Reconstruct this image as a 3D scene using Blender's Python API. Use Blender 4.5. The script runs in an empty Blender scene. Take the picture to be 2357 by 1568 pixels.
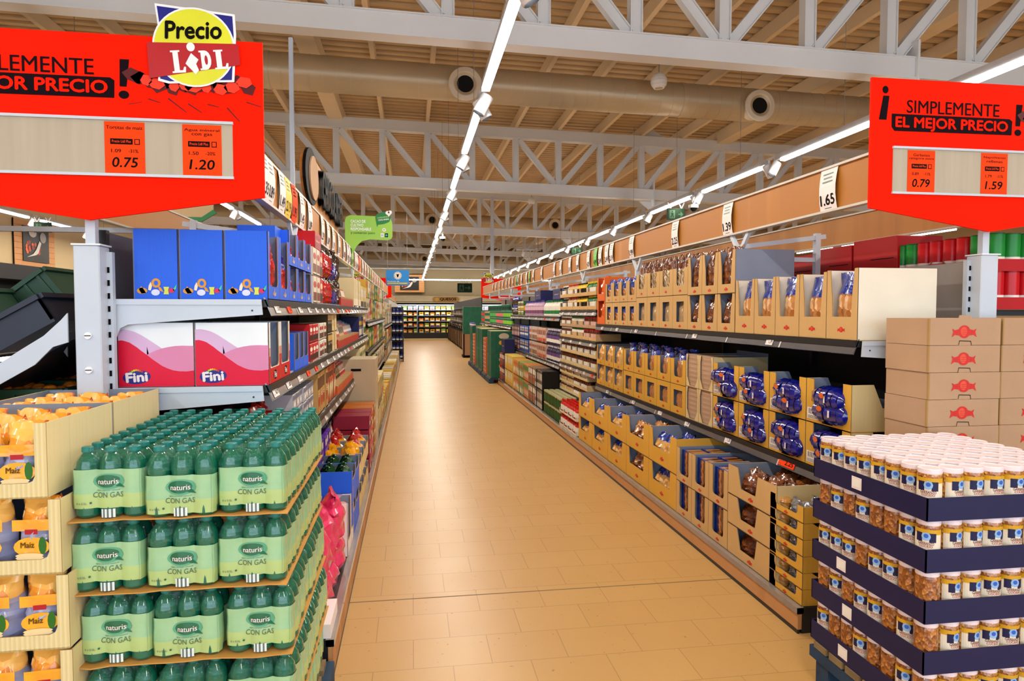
import bpy, math, random
from mathutils import Matrix, Vector
R = math.radians
rnd = random.Random(7)
SC = bpy.context.scene
COL = SC.collection

# ---------------------------------------------------------------- camera, world, exposure
cam_data = bpy.data.cameras.new('camera')
cam_data.sensor_width = 36.0
cam_data.lens = 1545.0 / 2357.0 * 36.0
cam_data.clip_start = 0.05
cam_data.clip_end = 200
cam = bpy.data.objects.new('camera', cam_data)
COL.objects.link(cam)
cam.location = (0, 0, 1.55)
cam.rotation_euler = (R(90 - 2.45), 0, R(-8.53))
SC.camera = cam

world = bpy.data.worlds.new('world')
SC.world = world
world.use_nodes = True
world.node_tree.nodes['Background'].inputs[0].default_value = (0.75, 0.87, 1.0, 1)
world.node_tree.nodes['Background'].inputs[1].default_value = 0.6
SC.view_settings.view_transform = 'Standard'
SC.view_settings.look = 'None'
SC.view_settings.gamma = 1
SC.view_settings.use_curve_mapping = False
SC.view_settings.exposure = 0.12
try:
    SC.cycles.use_denoising = True
    SC.cycles.use_adaptive_sampling = True
    SC.cycles.adaptive_threshold = 0.025
    SC.cycles.max_bounces = 6
    SC.cycles.diffuse_bounces = 3
    SC.cycles.glossy_bounces = 3
    SC.cycles.transmission_bounces = 6
    SC.cycles.transparent_max_bounces = 6
    SC.cycles.caustics_reflective = False
    SC.cycles.caustics_refractive = False
    SC.cycles.sample_clamp_indirect = 4
    SC.cycles.use_light_tree = True
except Exception:
    pass


def area(name, loc, rot, sx, sy, power, color):
    l = bpy.data.lights.new(name, 'AREA')
    l.shape = 'RECTANGLE'
    l.size = sx
    l.size_y = sy
    l.energy = power
    l.color = color
    o = bpy.data.objects.new(name, l)
    COL.objects.link(o)
    o.location = loc
    o.rotation_euler = rot
    return o


# daylight through the shop front behind the camera
area('daylight_window', (1.5, -5.6, 2.0), (R(90), 0, 0), 17, 3.2, 560, (0.66, 0.82, 1.0))


# ---------------------------------------------------------------- materials
def lin(c):
    if isinstance(c, str):
        c = c.lstrip('#')
        c = tuple(int(c[i:i + 2], 16) / 255 for i in (0, 2, 4))
    return tuple(((x / 12.92) if x <= 0.04045 else ((x + 0.055) / 1.055) ** 2.4) for x in c) + (1.0,)


MATS = {}


def mat(name, col, rough=0.5, metal=0.0, var=0.06, vscale=6.0, bump=0.0, bscale=40.0, coat=0.0, trans=0.0,
        ior=1.45, emit=0.0, alpha=1.0, kind='noise', col2=None, stretch=None, spec=0.5, ramp=None, ecol=None):
    if name in MATS:
        return MATS[name]
    m = bpy.data.materials.new(name)
    m.use_nodes = True
    nt = m.node_tree
    N, L = nt.nodes, nt.links
    b = N['Principled BSDF']
    c1 = lin(col)
    c2 = lin(col2) if col2 else tuple(max(0, min(1, x * (1 - var * 2))) for x in c1[:3]) + (1,)
    b.inputs['Roughness'].default_value = rough
    b.inputs['Metallic'].default_value = metal
    b.inputs['IOR'].default_value = ior
    b.inputs['Specular IOR Level'].default_value = spec
    b.inputs['Coat Weight'].default_value = coat
    b.inputs['Coat Roughness'].default_value = 0.08
    b.inputs['Transmission Weight'].default_value = trans
    b.inputs['Alpha'].default_value = alpha
    tc = N.new('ShaderNodeTexCoord')
    mp = N.new('ShaderNodeMapping')
    L.new(tc.outputs['Object'], mp.inputs['Vector'])
    if stretch:
        mp.inputs['Scale'].default_value = stretch
    if kind == 'voronoi':
        t = N.new('ShaderNodeTexVoronoi')
        t.inputs['Scale'].default_value = vscale
        fac = t.outputs['Color']
        sep = N.new('ShaderNodeSeparateColor')
        L.new(fac, sep.inputs[0])
        fac = sep.outputs[0]
        hgt = t.outputs['Distance']
    elif kind == 'wave':
        t = N.new('ShaderNodeTexWave')
        t.inputs['Scale'].default_value = vscale
        t.inputs['Distortion'].default_value = 3.0
        t.inputs['Detail'].default_value = 3.0
        fac = t.outputs['Fac']
        hgt = fac
    else:
        t = N.new('ShaderNodeTexNoise')
        t.inputs['Scale'].default_value = vscale
        t.inputs['Detail'].default_value = 4.0
        fac = t.outputs['Fac']
        hgt = fac
    L.new(mp.outputs[0], t.inputs['Vector'])
    rp = N.new('ShaderNodeValToRGB')
    if ramp:
        el = rp.color_ramp.elements
        while len(el) < len(ramp):
            el.new(0.5)
        for e, (p, c) in zip(el, ramp):
            e.position = p
            e.color = lin(c)
    else:
        rp.color_ramp.elements[0].position = 0.3
        rp.color_ramp.elements[0].color = c2
        rp.color_ramp.elements[1].position = 0.7
        rp.color_ramp.elements[1].color = c1
    L.new(fac, rp.inputs[0])
    L.new(rp.outputs[0], b.inputs['Base Color'])
    if bump:
        bn = N.new('ShaderNodeBump')
        bn.inputs['Strength'].default_value = bump
        bn.inputs['Distance'].default_value = 0.01
        if bscale != vscale or kind != 'noise':
            t2 = N.new('ShaderNodeTexNoise')
            t2.inputs['Scale'].default_value = bscale
            L.new(mp.outputs[0], t2.inputs['Vector'])
            hgt = t2.outputs['Fac'] if kind == 'noise' else hgt
        L.new(hgt, bn.inputs['Height'])
        L.new(bn.outputs[0], b.inputs['Normal'])
    if emit:
        b.inputs['Emission Color'].default_value = lin(ecol or col)
        b.inputs['Emission Strength'].default_value = emit
    MATS[name] = m
    return m


# plain colours, made when first asked for
def C(hexs, rough=0.5, **k):
    return mat('paint_' + hexs.strip('#') + ('_%d' % int(rough * 100)), hexs, rough, var=k.pop('var', 0.04), spec=k.pop('spec', 0.3), **k)


def corr(name, col, inner=None):        # corrugated board: faint vertical flutes
    return mat(name, col, 0.75, var=0.035, vscale=9.0, bump=0.15, bscale=60, stretch=(1, 1, 0.12), spec=0.25)


mat('white_steel', '#c3ccd8', 0.35, var=0.02)
mat('truss_paint', '#e2e3e2', 0.45, var=0.03, vscale=1.5)
mat('roof_deck', '#d2b68c', 0.55, var=0.06, vscale=0.7)
mat('purlin_paint', '#ecd4ac', 0.5, var=0.05, vscale=1.0)
mat('duct_metal', '#c9b898', 0.32, metal=0.25, var=0.05, vscale=1.2)
mat('black_hole', '#050505', 0.9)
mat('header_wood', '#be7e32', 0.5, kind='wave', col2='#ad6e26', vscale=2.2, stretch=(1.5, 1.5, 0.15), var=0.1)
mat('kick_wood', '#c08a58', 0.5, kind='wave', col2='#ad7645', vscale=3.0, stretch=(1.5, 1.5, 0.2))
mat('pale_wood', '#b9ad98', 0.6, col2='#aa9d88', vscale=9.0, stretch=(2, 1, 0.1))
mat('header_trim', '#cfc8c0', 0.4)
mat('rail_dark', '#4c484c', 0.25, var=0.1, coat=0.6)
mat('rail_grey', '#8f8783', 0.22, var=0.1, coat=0.6)
mat('shelf_dark', '#1c1c20', 0.4)
mat('panel_dark', '#17161a', 0.6)
mat('panel_grey', '#b5b2ac', 0.5)
mat('panel_slate', '#5c6680', 0.5)
mat('sign_red', '#ff1c00', 0.8, var=0.03, vscale=2, spec=0.1)
mat('ink_black', '#0c0607', 0.6, spec=0.1)
mat('ink_dark', '#150a12', 0.7, spec=0.08)
mat('paper_white', '#efe2e0', 0.55, var=0.02)
mat('paper_orange', '#ff4200', 0.7, var=0.02, spec=0.2)
mat('paper_yellow', '#f6c400', 0.5, var=0.02)
mat('paper_green', '#5ec83a', 0.5, var=0.02)
mat('logo_blue', '#10127e', 0.4)
mat('logo_yellow', '#dfe02a', 0.4)
mat('logo_red', '#b70d16', 0.4)
mat('white_paint', '#eef0f2', 0.35, var=0.02)
mat('lamp_on', '#ffffff', 0.4, emit=17.0, var=0.0)
mat('lamp_housing', '#cfcfcf', 0.35)
mat('kraft', '#cda56c', 0.75, var=0.05, vscale=5, bump=0.12, bscale=70, stretch=(1, 1, 0.15), spec=0.25)
mat('kraft_yellow', '#d9a43e', 0.7, var=0.05, vscale=5, bump=0.12, bscale=70, stretch=(1, 1, 0.15), spec=0.25)
mat('kraft_cream', '#dcc38e', 0.75, var=0.04, vscale=5, bump=0.1, bscale=70, stretch=(1, 1, 0.15), spec=0.25)
mat('kraft_pink', '#b79475', 0.75, var=0.05, vscale=5, bump=0.12, bscale=70, spec=0.25)
mat('carton_white', '#e9dfca', 0.7, var=0.03, spec=0.25)
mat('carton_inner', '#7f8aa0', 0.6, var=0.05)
mat('cut_edge', '#a9844f', 0.8)
mat('emblem_red', '#cf2418', 0.5, var=0.1, vscale=60)
mat('film_blue', '#1a3fae', 0.18, coat=0.8, kind='noise', col2='#0d2270', vscale=30, bump=0.6, bscale=45)
mat('film_navy', '#16209a', 0.15, coat=1.0, col2='#0b1060', vscale=14, bump=0.5, bscale=20)
mat('bread_film', '#c08048', 0.16, coat=1.0, kind='voronoi', vscale=22, bump=0.7, bscale=25,
    ramp=[(0.0, '#7a4118'), (0.35, '#a9652c'), (0.7, '#d49a5e'), (1.0, '#ecc79c')])
mat('brown_film', '#5a2c14', 0.12, coat=1.0, kind='noise', vscale=24, bump=1.0, bscale=30,
    ramp=[(0.25, '#2a1008'), (0.5, '#6b3516'), (0.7, '#a0632f'), (0.9, '#e0c8a8')])
mat('toast_film', '#b86428', 0.15, coat=1.0, kind='wave', vscale=7, bump=0.4,
    ramp=[(0.0, '#7c3c14'), (0.5, '#b4632a'), (1.0, '#dba066')], stretch=(3, 1, 0.6))
mat('stick_film', '#a4764a', 0.15, coat=1.0, kind='wave', vscale=11, bump=0.6,
    ramp=[(0.0, '#4a2a12'), (0.3, '#a87844'), (1.0, '#ead0a4')], stretch=(3, 1, 0.1))
mat('cracker_film', '#a8622c', 0.2, coat=1.0, kind='wave', vscale=9, bump=0.8,
    ramp=[(0.0, '#4a200c'), (0.4, '#93501f'), (1.0, '#cf8f55')], stretch=(0.5, 0.5, 3))
mat('roll_film', '#d49a4e', 0.2, coat=1.0, kind='voronoi', vscale=13, bump=0.5,
    ramp=[(0.0, '#b06a26'), (0.5, '#dca457'), (1.0, '#f2d9a4')])
mat('silver_film', '#b9bcc4', 0.12, coat=1.0, metal=0.5, vscale=25, bump=1.0, bscale=30, col2='#62666e')
mat('pet_green', '#1f9c78', 0.05, trans=0.6, ior=1.33, coat=1.0, var=0.05, spec=0.6)
mat('cap_green', '#1c7c74', 0.35)
mat('wrap_film', '#1f7a5c', 0.06, trans=0.0, alpha=0.15, coat=1.0, spec=1.0, bump=0.9, bscale=55)
mat('wrap_print', '#a3cc9c', 0.18, coat=0.9, col2='#86b88c', vscale=10)
mat('wrap_print_lime', '#b2cd84', 0.22, coat=0.7)
mat('print_green', '#0d6b4a', 0.25, coat=0.7, var=0.1)
mat('print_grey', '#4a6a5c', 0.3)
mat('barcode_pale', '#c5d3d0', 0.4, kind='wave', vscale=30, ramp=[(0.4, '#5d6d6c'), (0.5, '#dbe6e4')], stretch=(1, 0.0, 0.0))
mat('barcode', '#e6e6e2', 0.5, kind='wave', vscale=22, ramp=[(0.42, '#141414'), (0.5, '#eeeae2')], stretch=(1, 1, 0.0))
mat('sheet_board', '#c89145', 0.8)
mat('jar_glass', '#e7dcc4', 0.05, alpha=0.22, coat=1.0, spec=0.8)
mat('chickpeas', '#c98a3a', 0.35, kind='voronoi', vscale=85, bump=1.0,
    ramp=[(0.0, '#9a5a1c'), (0.5, '#cb8d3c'), (1.0, '#e8bd74')])
mat('lid_white', '#ecdde4', 0.25, coat=0.4, var=0.02)
mat('label_cream', '#e9dcc6', 0.5, var=0.03)
mat('label_yellow', '#d6a21c', 0.5)
mat('tray_navy', '#080c42', 0.55, var=0.06)
mat('pallet_blue', '#1d3f5e', 0.7, var=0.2, vscale=12)
mat('pallet_wood', '#8a7350', 0.85, var=0.15, vscale=12)
mat('crate_green', '#1c4630', 0.5)
mat('crate_dark', '#222838', 0.45)
mat('pink_film', '#f0457c', 0.15, coat=1.0, col2='#d61a58', vscale=18, bump=0.8, bscale=25)
mat('orange_film', '#ee6a1c', 0.2, coat=0.9, col2='#c8400a', vscale=18, bump=0.7, bscale=25)
mat('yellow_film', '#f4bb12', 0.15, coat=1.0, col2='#e08a08', vscale=12, bump=0.8, bscale=20)
mat('red_film', '#d31820', 0.15, coat=1.0, col2='#8a0c10', vscale=14, bump=0.8, bscale=20)
mat('lilac_film', '#aeb0cc', 0.2, coat=0.8, col2='#8e90b4', vscale=8, bump=0.5, bscale=15)
mat('black_film', '#1a1412', 0.1, coat=1.0, vscale=20, bump=1.0, bscale=25, ramp=[(0.3, '#070505'), (0.62, '#3a221a'), (0.85, '#a58a76')])
mat('orange_chips', '#f08a1c', 0.3, coat=0.8, kind='voronoi', vscale=16, bump=0.8, ramp=[(0, '#d8600a'), (0.5, '#f59a2c'), (1, '#ffc766')])


# ---------------------------------------------------------------- mesh builder
TEXTS = {}


def glyphs(s, bold):
    k = (s, bold)
    if k not in TEXTS:
        cu = bpy.data.curves.new('t', 'FONT')
        cu.body = s
        cu.size = 1.0
        cu.offset = bold
        cu.resolution_u = 3
        o = bpy.data.objects.new('t', cu)
        me = bpy.data.meshes.new_from_object(o)
        vs = [tuple(v.co) for v in me.vertices]
        fs = [tuple(p.vertices) for p in me.polygons]
        bpy.data.objects.remove(o)
        bpy.data.meshes.remove(me)
        bpy.data.curves.remove(cu)
        TEXTS[k] = (vs, fs)
    return TEXTS[k]


class MB:
    def __init__(s):
        s.v, s.f, s.m, s.s, s.names = [], [], [], [], []
        s.T = Matrix()
        s.warp = None

    def mi(s, name):
        if not isinstance(name, str):
            name = name.name
        if name not in s.names:
            s.names.append(name)
        return s.names.index(name)

    def add(s, verts, faces, m, smooth=False):
        o = len(s.v)
        for p in verts:
            p = Vector(p)
            if s.warp:
                p = Vector(s.warp(p))
            s.v.append(tuple(s.T @ p))
        i = s.mi(m)
        for f in faces:
            s.f.append([o + k for k in f])
            s.m.append(i)
            s.s.append(smooth)
        return s

    def box(s, x0, x1, y0, y1, z0, z1, m):
        return s.add([(x0, y0, z0), (x1, y0, z0), (x1, y1, z0), (x0, y1, z0), (x0, y0, z1), (x1, y0, z1), (x1, y1, z1), (x0, y1, z1)],
                     [(0, 3, 2, 1), (4, 5, 6, 7), (0, 1, 5, 4), (1, 2, 6, 5), (2, 3, 7, 6), (3, 0, 4, 7)], m)

    def bevbox(s, x0, x1, y0, y1, z0, z1, m, b=0.003):
        # octagonal-section box: rounded vertical edges, chamfered top
        pts = [(x0 + b, y0), (x1 - b, y0), (x1, y0 + b), (x1, y1 - b), (x1 - b, y1), (x0 + b, y1), (x0, y1 - b), (x0, y0 + b)]
        cx, cy = (x0 + x1) / 2, (y0 + y1) / 2
        sh = lambda p: (p[0] + (b if p[0] < cx else -b), p[1] + (b if p[1] < cy else -b))
        vs = [(p[0], p[1], z0) for p in pts] + [(p[0], p[1], z1 - b) for p in pts] + [(*sh(p), z1) for p in pts]
        fs = [tuple(range(7, -1, -1)), tuple(range(16, 24))]
        for k in range(8):
            j = (k + 1) % 8
            fs += [(k, j, 8 + j, 8 + k), (8 + k, 8 + j, 16 + j, 16 + k)]
        return s.add(vs, fs, m)

    def prism(s, pts, y0, y1, m, edge=None):       # outline in x,z; runs from y0 (front) to y1
        n = len(pts)
        a = sum(pts[i][0] * pts[(i + 1) % n][1] - pts[(i + 1) % n][0] * pts[i][1] for i in range(n))
        if a < 0:
            pts = pts[::-1]
        vs = [(p[0], y0, p[1]) for p in pts] + [(p[0], y1, p[1]) for p in pts]
        s.add(vs, [tuple(range(n)), tuple(range(2 * n - 1, n - 1, -1))], m)
        s.add(vs, [(i, n + i, n + (i + 1) % n, (i + 1) % n) for i in range(n)], edge or m)
        return s

    def rect(s, x0, x1, z0, z1, y, m, nx=1):       # printed patch facing -y
        vs = []
        for i in range(nx + 1):
            x = x0 + (x1 - x0) * i / nx
            vs += [(x, y, z0), (x, y, z1)]
        return s.add(vs, [(2 * i, 2 * i + 2, 2 * i + 3, 2 * i + 1) for i in range(nx)], m)

    def poly(s, pts, y, m):
        n = len(pts)
        a = sum(pts[i][0] * pts[(i + 1) % n][1] - pts[(i + 1) % n][0] * pts[i][1] for i in range(n))
        if a < 0:
            pts = pts[::-1]
        return s.add([(p[0], y, p[1]) for p in pts], [tuple(range(n))], m)

    def disc(s, cx, cz, rx, rz, y, m, n=20):
        if s.warp:
            vs = []
            for i in range(n + 1):
                t = -1 + 2 * i / n
                h = rz * math.sqrt(max(0, 1 - t * t))
                vs += [(cx + rx * t, y, cz - h), (cx + rx * t, y, cz + h)]
            return s.add(vs, [(2 * i, 2 * i + 2, 2 * i + 3, 2 * i + 1) for i in range(n)], m)
        return s.poly([(cx + rx * math.cos(k * 2 * math.pi / n), cz + rz * math.sin(k * 2 * math.pi / n)) for k in range(n)], y, m)

    def text(s, t, cx, cz, w, h, y, m, bold=0.02, rot=0.0, shear=0.0):
        vs, fs = glyphs(t, 0.0)
        if not vs:
            return s
        xs = [p[0] for p in vs]
        ys = [p[1] for p in vs]
        x0, x1, y0, y1 = min(xs), max(xs), min(ys), max(ys)
        kx, ky = w / (x1 - x0), h / (y1 - y0)
        c, sn = math.cos(rot), math.sin(rot)
        out = []
        for p in vs:
            a = (p[0] - (x0 + x1) / 2) * kx
            b = (p[1] - (y0 + y1) / 2) * ky
            a += b * shear
            out.append((cx + a * c - b * sn, y, cz + a * sn + b * c))
        sh = [(0, 0)]
        if bold > 0.004:        # thicker strokes: the same outline laid again a hair to each side
            bx_, bz = bold * 0.8 * kx, bold * 0.8 * ky
            sh = [(0, 0), (bx_, 0), (-bx_, 0)] + ([(0, bz), (0, -bz)] if bold > 0.015 else [])
        for q, (ax, az) in enumerate(sh):
            s.add([(p[0] + ax, p[1] - 0.00004 * q, p[2] + az) for p in out], fs, m)
        return s

    def cyl(s, p0, p1, r0, m, r1=None, n=12, caps=True, smooth=True):
        p0, p1 = Vector(p0), Vector(p1)
        r1 = r0 if r1 is None else r1
        d = (p1 - p0).normalized()
        a = d.cross(Vector((0, 0, 1)))
        if a.length < 1e-4:
            a = Vector((1, 0, 0))
        a.normalize()
        b = d.cross(a)
        vs = []
        for q, r in ((p0, r0), (p1, r1)):
            for k in range(n):
                t = 2 * math.pi * k / n
                vs.append(q + a * (r * math.cos(t)) + b * (r * math.sin(t)))
        s.add(vs, [(k, (k + 1) % n, n + (k + 1) % n, n + k) for k in range(n)], m, smooth)
        if caps:
            s.add(vs, [tuple(range(n - 1, -1, -1)), tuple(range(n, 2 * n))], m)
        return s

    def bar(s, p0, p1, w, h, m):                    # square bar between two points
        p0, p1 = Vector(p0), Vector(p1)
        d = (p1 - p0).normalized()
        a = d.cross(Vector((0, 0, 1)))
        if a.length < 1e-4:
            a = Vector((1, 0, 0))
        a.normalize()
        b = a.cross(d)
        vs = []
        for q in (p0, p1):
            for i, j in ((-1, -1), (1, -1), (1, 1), (-1, 1)):
                vs.append(q + a * (w / 2 * i) + b * (h / 2 * j))
        return s.add(vs, [(3, 2, 1, 0), (4, 5, 6, 7), (0, 1, 5, 4), (1, 2, 6, 5), (2, 3, 7, 6), (3, 0, 4, 7)], m)

    def lathe(s, prof, m, n=14, cx=0, cy=0, smooth=True):     # prof [(r,z,(mat))]
        vs = []
        for p in prof:
            for k in range(n):
                t = 2 * math.pi * (k + 0.5) / n
                vs.append((cx + p[0] * math.cos(t), cy + p[0] * math.sin(t), p[1]))
        for i in range(len(prof) - 1):
            mm = prof[i + 1][2] if len(prof[i + 1]) > 2 else m
            s.add([vs[i * n + k] for k in range(n)] + [vs[(i + 1) * n + k] for k in range(n)],
                  [(k, (k + 1) % n, n + (k + 1) % n, n + k) for k in range(n)], mm, smooth)
        for i, rev in ((0, True), (len(prof) - 1, False)):
            if prof[i][0] > 1e-4:
                idx = list(range(n))
                s.add([vs[i * n + k] for k in range(n)], [tuple(idx[::-1] if rev else idx)], prof[i][2] if len(prof[i]) > 2 else m)
        return s

    def pouch(s, w, d, h, z0, cx, cy, m, mtop=None, top=0.75, wr=0.004, seed=1, nu=8, nv=9, crimp=1.0, lean=0.0):
        # a filled film bag: fat below, flat crimped seal above
        rg = random.Random(seed)
        mtop = mtop or m
        rows = []
        for j in range(nv + 1):
            v = j / nv
            fat = (1 - max(0, (v - 0.55) / 0.45) ** 1.6) * min(1, 0.55 + v * 3)
            wid = w / 2 * (0.93 + 0.07 * math.sin(math.pi * min(1, v * 1.4))) * (1 - 0.12 * crimp * math.sin(math.pi * min(1, max(0, (v - 0.6) / 0.5))))
            front, back = [], []
            for i in range(nu + 1):
                u = -1 + 2 * i / nu
                t = d / 2 * fat * (1 - abs(u) ** 2.6) * 0.98 + 0.002
                nz = rg.uniform(-wr, wr)
                ny = rg.uniform(-wr, wr)
                x = cx + u * wid + rg.uniform(-wr, wr) * 0.5
                z = z0 + h * v + (rg.uniform(-wr, wr) if 0 < j else 0)
                yy = cy + lean * v
                front.append((x, yy - t + ny, z))
                back.append((x, yy + t + nz, z))
            rows.append((front, back))
        n = nu + 1
        ring = lambda r: r[0] + r[1][::-1]
        vs = []
        for r in rows:
            vs += ring(r)
        k = 2 * n
        for j in range(nv):
            mm = mtop if (j + 0.5) / nv > top else m
            s.add(vs[j * k:(j + 2) * k], [(i, (i + 1) % k, k + (i + 1) % k, k + i) for i in range(k)], mm, True)
        s.add(vs[:k], [tuple(range(k - 1, -1, -1))], m)
        s.add(vs[nv * k:], [tuple(range(k))], mtop)
        return s

    def mesh(s, name):
        me = bpy.data.meshes.new(name)
        me.from_pydata(s.v, [], s.f)
        me.polygons.foreach_set('material_index', s.m)
        me.polygons.foreach_set('use_smooth', s.s)
        for nm in s.names:
            me.materials.append(MATS[nm])
        me.update()
        return me


# ---------------------------------------------------------------- things, parts, labels
LABELS = {}
ORD = ['', 'first', 'second', 'third', 'fourth', 'fifth', 'sixth', 'seventh', 'eighth', 'ninth', 'tenth', 'eleventh', 'twelfth',
       'thirteenth', 'fourteenth', 'fifteenth', 'sixteenth', 'seventeenth', 'eighteenth', 'nineteenth', 'twentieth']


def nth(n):
    return ORD[n] if n < len(ORD) else '%dth' % n


def tag(o, label, cat, group=None, kind=None):
    n = len(label.split())
    if n > 16 or n < 4:
        print('LABEL LENGTH', n, label)
    if label in LABELS and not (group and LABELS[label] == group):
        print('LABEL TWICE', label)
    LABELS[label] = group
    o['label'] = label
    o['category'] = cat
    if group:
        o['group'] = group
    if kind:
        o['kind'] = kind
    return o


def obj(name, me, parent=None, loc=(0, 0, 0), rotz=0.0, rot=None):
    if isinstance(me, MB):
        me = me.mesh(name)
    o = bpy.data.objects.new(name, me)
    COL.objects.link(o)
    if parent:
        o.parent = parent
    o.location = loc
    o.rotation_euler = rot if rot else (0, 0, rotz)
    return o


def struct(name, mb, parent=None, loc=(0, 0, 0), label=None):
    o = obj(name, mb, parent, loc)
    if parent is None:
        o['kind'] = 'structure'
        if label:
            o['label'] = label
    return o


# a kind of thing: P(name, category, root mesh or None, [(part, mesh, loc, [(sub-part, mesh, loc)])])
class P:
    def __init__(s, name, cat, root=None, parts=()):
        fix = lambda nm, m: m.mesh(nm) if isinstance(m, MB) else m
        s.name, s.cat = name, cat
        s.root = fix(name, root)
        s.parts = [(a[0], fix(a[0], a[1]), a[2] if len(a) > 2 else (0, 0, 0),
                    [(b[0], fix(b[0], b[1]), b[2] if len(b) > 2 else (0, 0, 0)) for b in (a[3] if len(a) > 3 else ())]) for a in parts]
        s.src = None

    def put(s, loc, rotz, label, group=None, rot=None, scale=None):
        if s.src is None:
            r = bpy.data.objects.new(s.name, s.root)
            COL.objects.link(r)
            kids = []
            for nm, me, l, subs in s.parts:
                p = obj(nm, me, r, l)
                ks = [obj(a, b, p, c) for a, b, c in subs]
                kids.append((p, ks))
            s.src = (r, kids)
        else:
            r = s.src[0].copy()
            COL.objects.link(r)
            for k in ('group', 'kind'):
                if k in r:
                    del r[k]
            for p, ks in s.src[1]:
                c = p.copy()
                c.parent = r
                COL.objects.link(c)
                for q in ks:
                    d = q.copy()
                    d.parent = c
                    COL.objects.link(d)
        r.location = loc
        r.rotation_euler = rot if rot else (0, 0, rotz)
        if scale:
            r.scale = scale if isinstance(scale, tuple) else (scale,) * 3
        tag(r, label, s.cat, group)
        return r
# ================================================================ the building
def zr(x):                       # the roof falls gently away from its ridge
    return -0.023 * x


XL, XR, YB, YF = -8.7, 17.5, 41.0, -6.0

# floor with staggered tiles
mf = bpy.data.materials.new('floor_tiles')
mf.use_nodes = True
N, L = mf.node_tree.nodes, mf.node_tree.links
b = N['Principled BSDF']
tc = N.new('ShaderNodeTexCoord')
mp = N.new('ShaderNodeMapping')
L.new(tc.outputs['Object'], mp.inputs['Vector'])
br = N.new('ShaderNodeTexBrick')
br.inputs['Scale'].default_value = 1.0
br.inputs['Mortar Size'].default_value = 0.0022
br.inputs['Mortar Smooth'].default_value = 0.3
br.inputs['Brick Width'].default_value = 0.345
br.inputs['Row Height'].default_value = 0.262
br.inputs['Color1'].default_value = lin('#c49a5e')
br.inputs['Color2'].default_value = lin('#c1965a')
br.inputs['Mortar'].default_value = lin('#a07c4a')
L.new(mp.outputs[0], br.inputs['Vector'])
nz = N.new('ShaderNodeTexNoise')
nz.inputs['Scale'].default_value = 34
nz.inputs['Detail'].default_value = 2
L.new(mp.outputs[0], nz.inputs['Vector'])
rp = N.new('ShaderNodeValToRGB')
rp.color_ramp.elements[0].position = 0.245
rp.color_ramp.elements[0].color = (0.62, 0.5, 0.34, 1)
rp.color_ramp.elements[1].position = 0.30
rp.color_ramp.elements[1].color = (1, 1, 1, 1)
L.new(nz.outputs['Fac'], rp.inputs[0])
mx = N.new('ShaderNodeMixRGB')
mx.blend_type = 'MULTIPLY'
mx.inputs[0].default_value = 1.0
L.new(br.outputs['Color'], mx.inputs[1])
L.new(rp.outputs[0], mx.inputs[2])
L.new(mx.outputs[0], b.inputs['Base Color'])
nz2 = N.new('ShaderNodeTexNoise')
nz2.inputs['Scale'].default_value = 3
L.new(mp.outputs[0], nz2.inputs['Vector'])
mr = N.new('ShaderNodeMapRange')
mr.inputs[3].default_value = 0.30
mr.inputs[4].default_value = 0.42
L.new(nz2.outputs['Fac'], mr.inputs[0])
L.new(mr.outputs[0], b.inputs['Roughness'])
MATS['floor_tiles'] = mf
mat('floor_joint', '#7d6748', 0.7)
m = MB()
m.box(XL, XR, YF, YB, -0.05, 0.0, 'floor_tiles')
struct('floor', m)
m = MB()
m.box(-0.4, 1.9, 3.60, 3.609, 0.0, 0.0006, 'floor_joint')
struct('trim_1', m, label='dark expansion joint across the aisle floor')

# corrugated roof deck
m = MB()
prof = []
y = YF
while y < YB:
    prof += [(y, 5.575), (y + 0.10, 5.575), (y + 0.12, 5.635), (y + 0.19, 5.635)]
    y += 0.21
for k in range(len(prof) - 1):
    (ya, za), (yb, zb) = prof[k], prof[k + 1]
    for xa, xb in ((XL, XR),):
        m.add([(xa, ya, za + zr(xa)), (xb, ya, za + zr(xb)), (xb, yb, zb + zr(xb)), (xa, yb, zb + zr(xa))], [(0, 3, 2, 1)], 'roof_deck')
struct('ceiling', m)

# purlins and wide rafters under the deck
me_p = MB().box(-0.035, 0.035, YF, YB, 5.375, 5.57, 'purlin_paint').mesh('purlin')
me_w = MB().box(-0.14, 0.14, YF, YB, 5.31, 5.57, 'purlin_paint').mesh('rafter')
for k in range(-18, 17):
    x = 3.05 + 0.9 * k
    if XL < x < XR:
        wide = (k - 4) % 9 == 0
        o = obj('roof_rafter' if wide else 'roof_purlin', me_w if wide else me_p, None, (x, 0, zr(x)))
        o['kind'] = 'structure'

# walls
mat('wall_taupe', '#8d7a5c', 0.85, var=0.04, vscale=0.8)
mat('wall_beige', '#c7ac82', 0.85, var=0.04, vscale=0.8)
struct('wall_back', MB().box(XL, XR, YB, YB + 0.2, 0, 5.7, 'wall_taupe'))
struct('wall_left', MB().box(XL - 0.2, XL, YF, YB, 0, 5.8, 'wall_beige'))
struct('wall_right', MB().box(XR, XR + 0.2, YF, YB, 0, 5.8, 'wall_beige'))
struct('trim_2', MB().box(XL, XR, YB - 0.35, YB, 4.12, 4.52, 'truss_paint').box(XL, XR, YB - 0.6, YB - 0.35, 4.12, 4.16, 'truss_paint'),
       label='pale steel edge beam along the top of the back wall')
struct('trim_3', MB().box(XL, XR, YB - 0.7, YB - 0.66, 3.42, 3.48, 'lamp_on'), label='thin lit light line along the back wall')
for x in (-5, 0, 5, 10):
    area('back_wall_lamp', (x, YB - 0.75, 3.45), (R(0), 0, 0), 4.8, 0.05, 22, (1.0, 0.93, 0.8))
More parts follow.
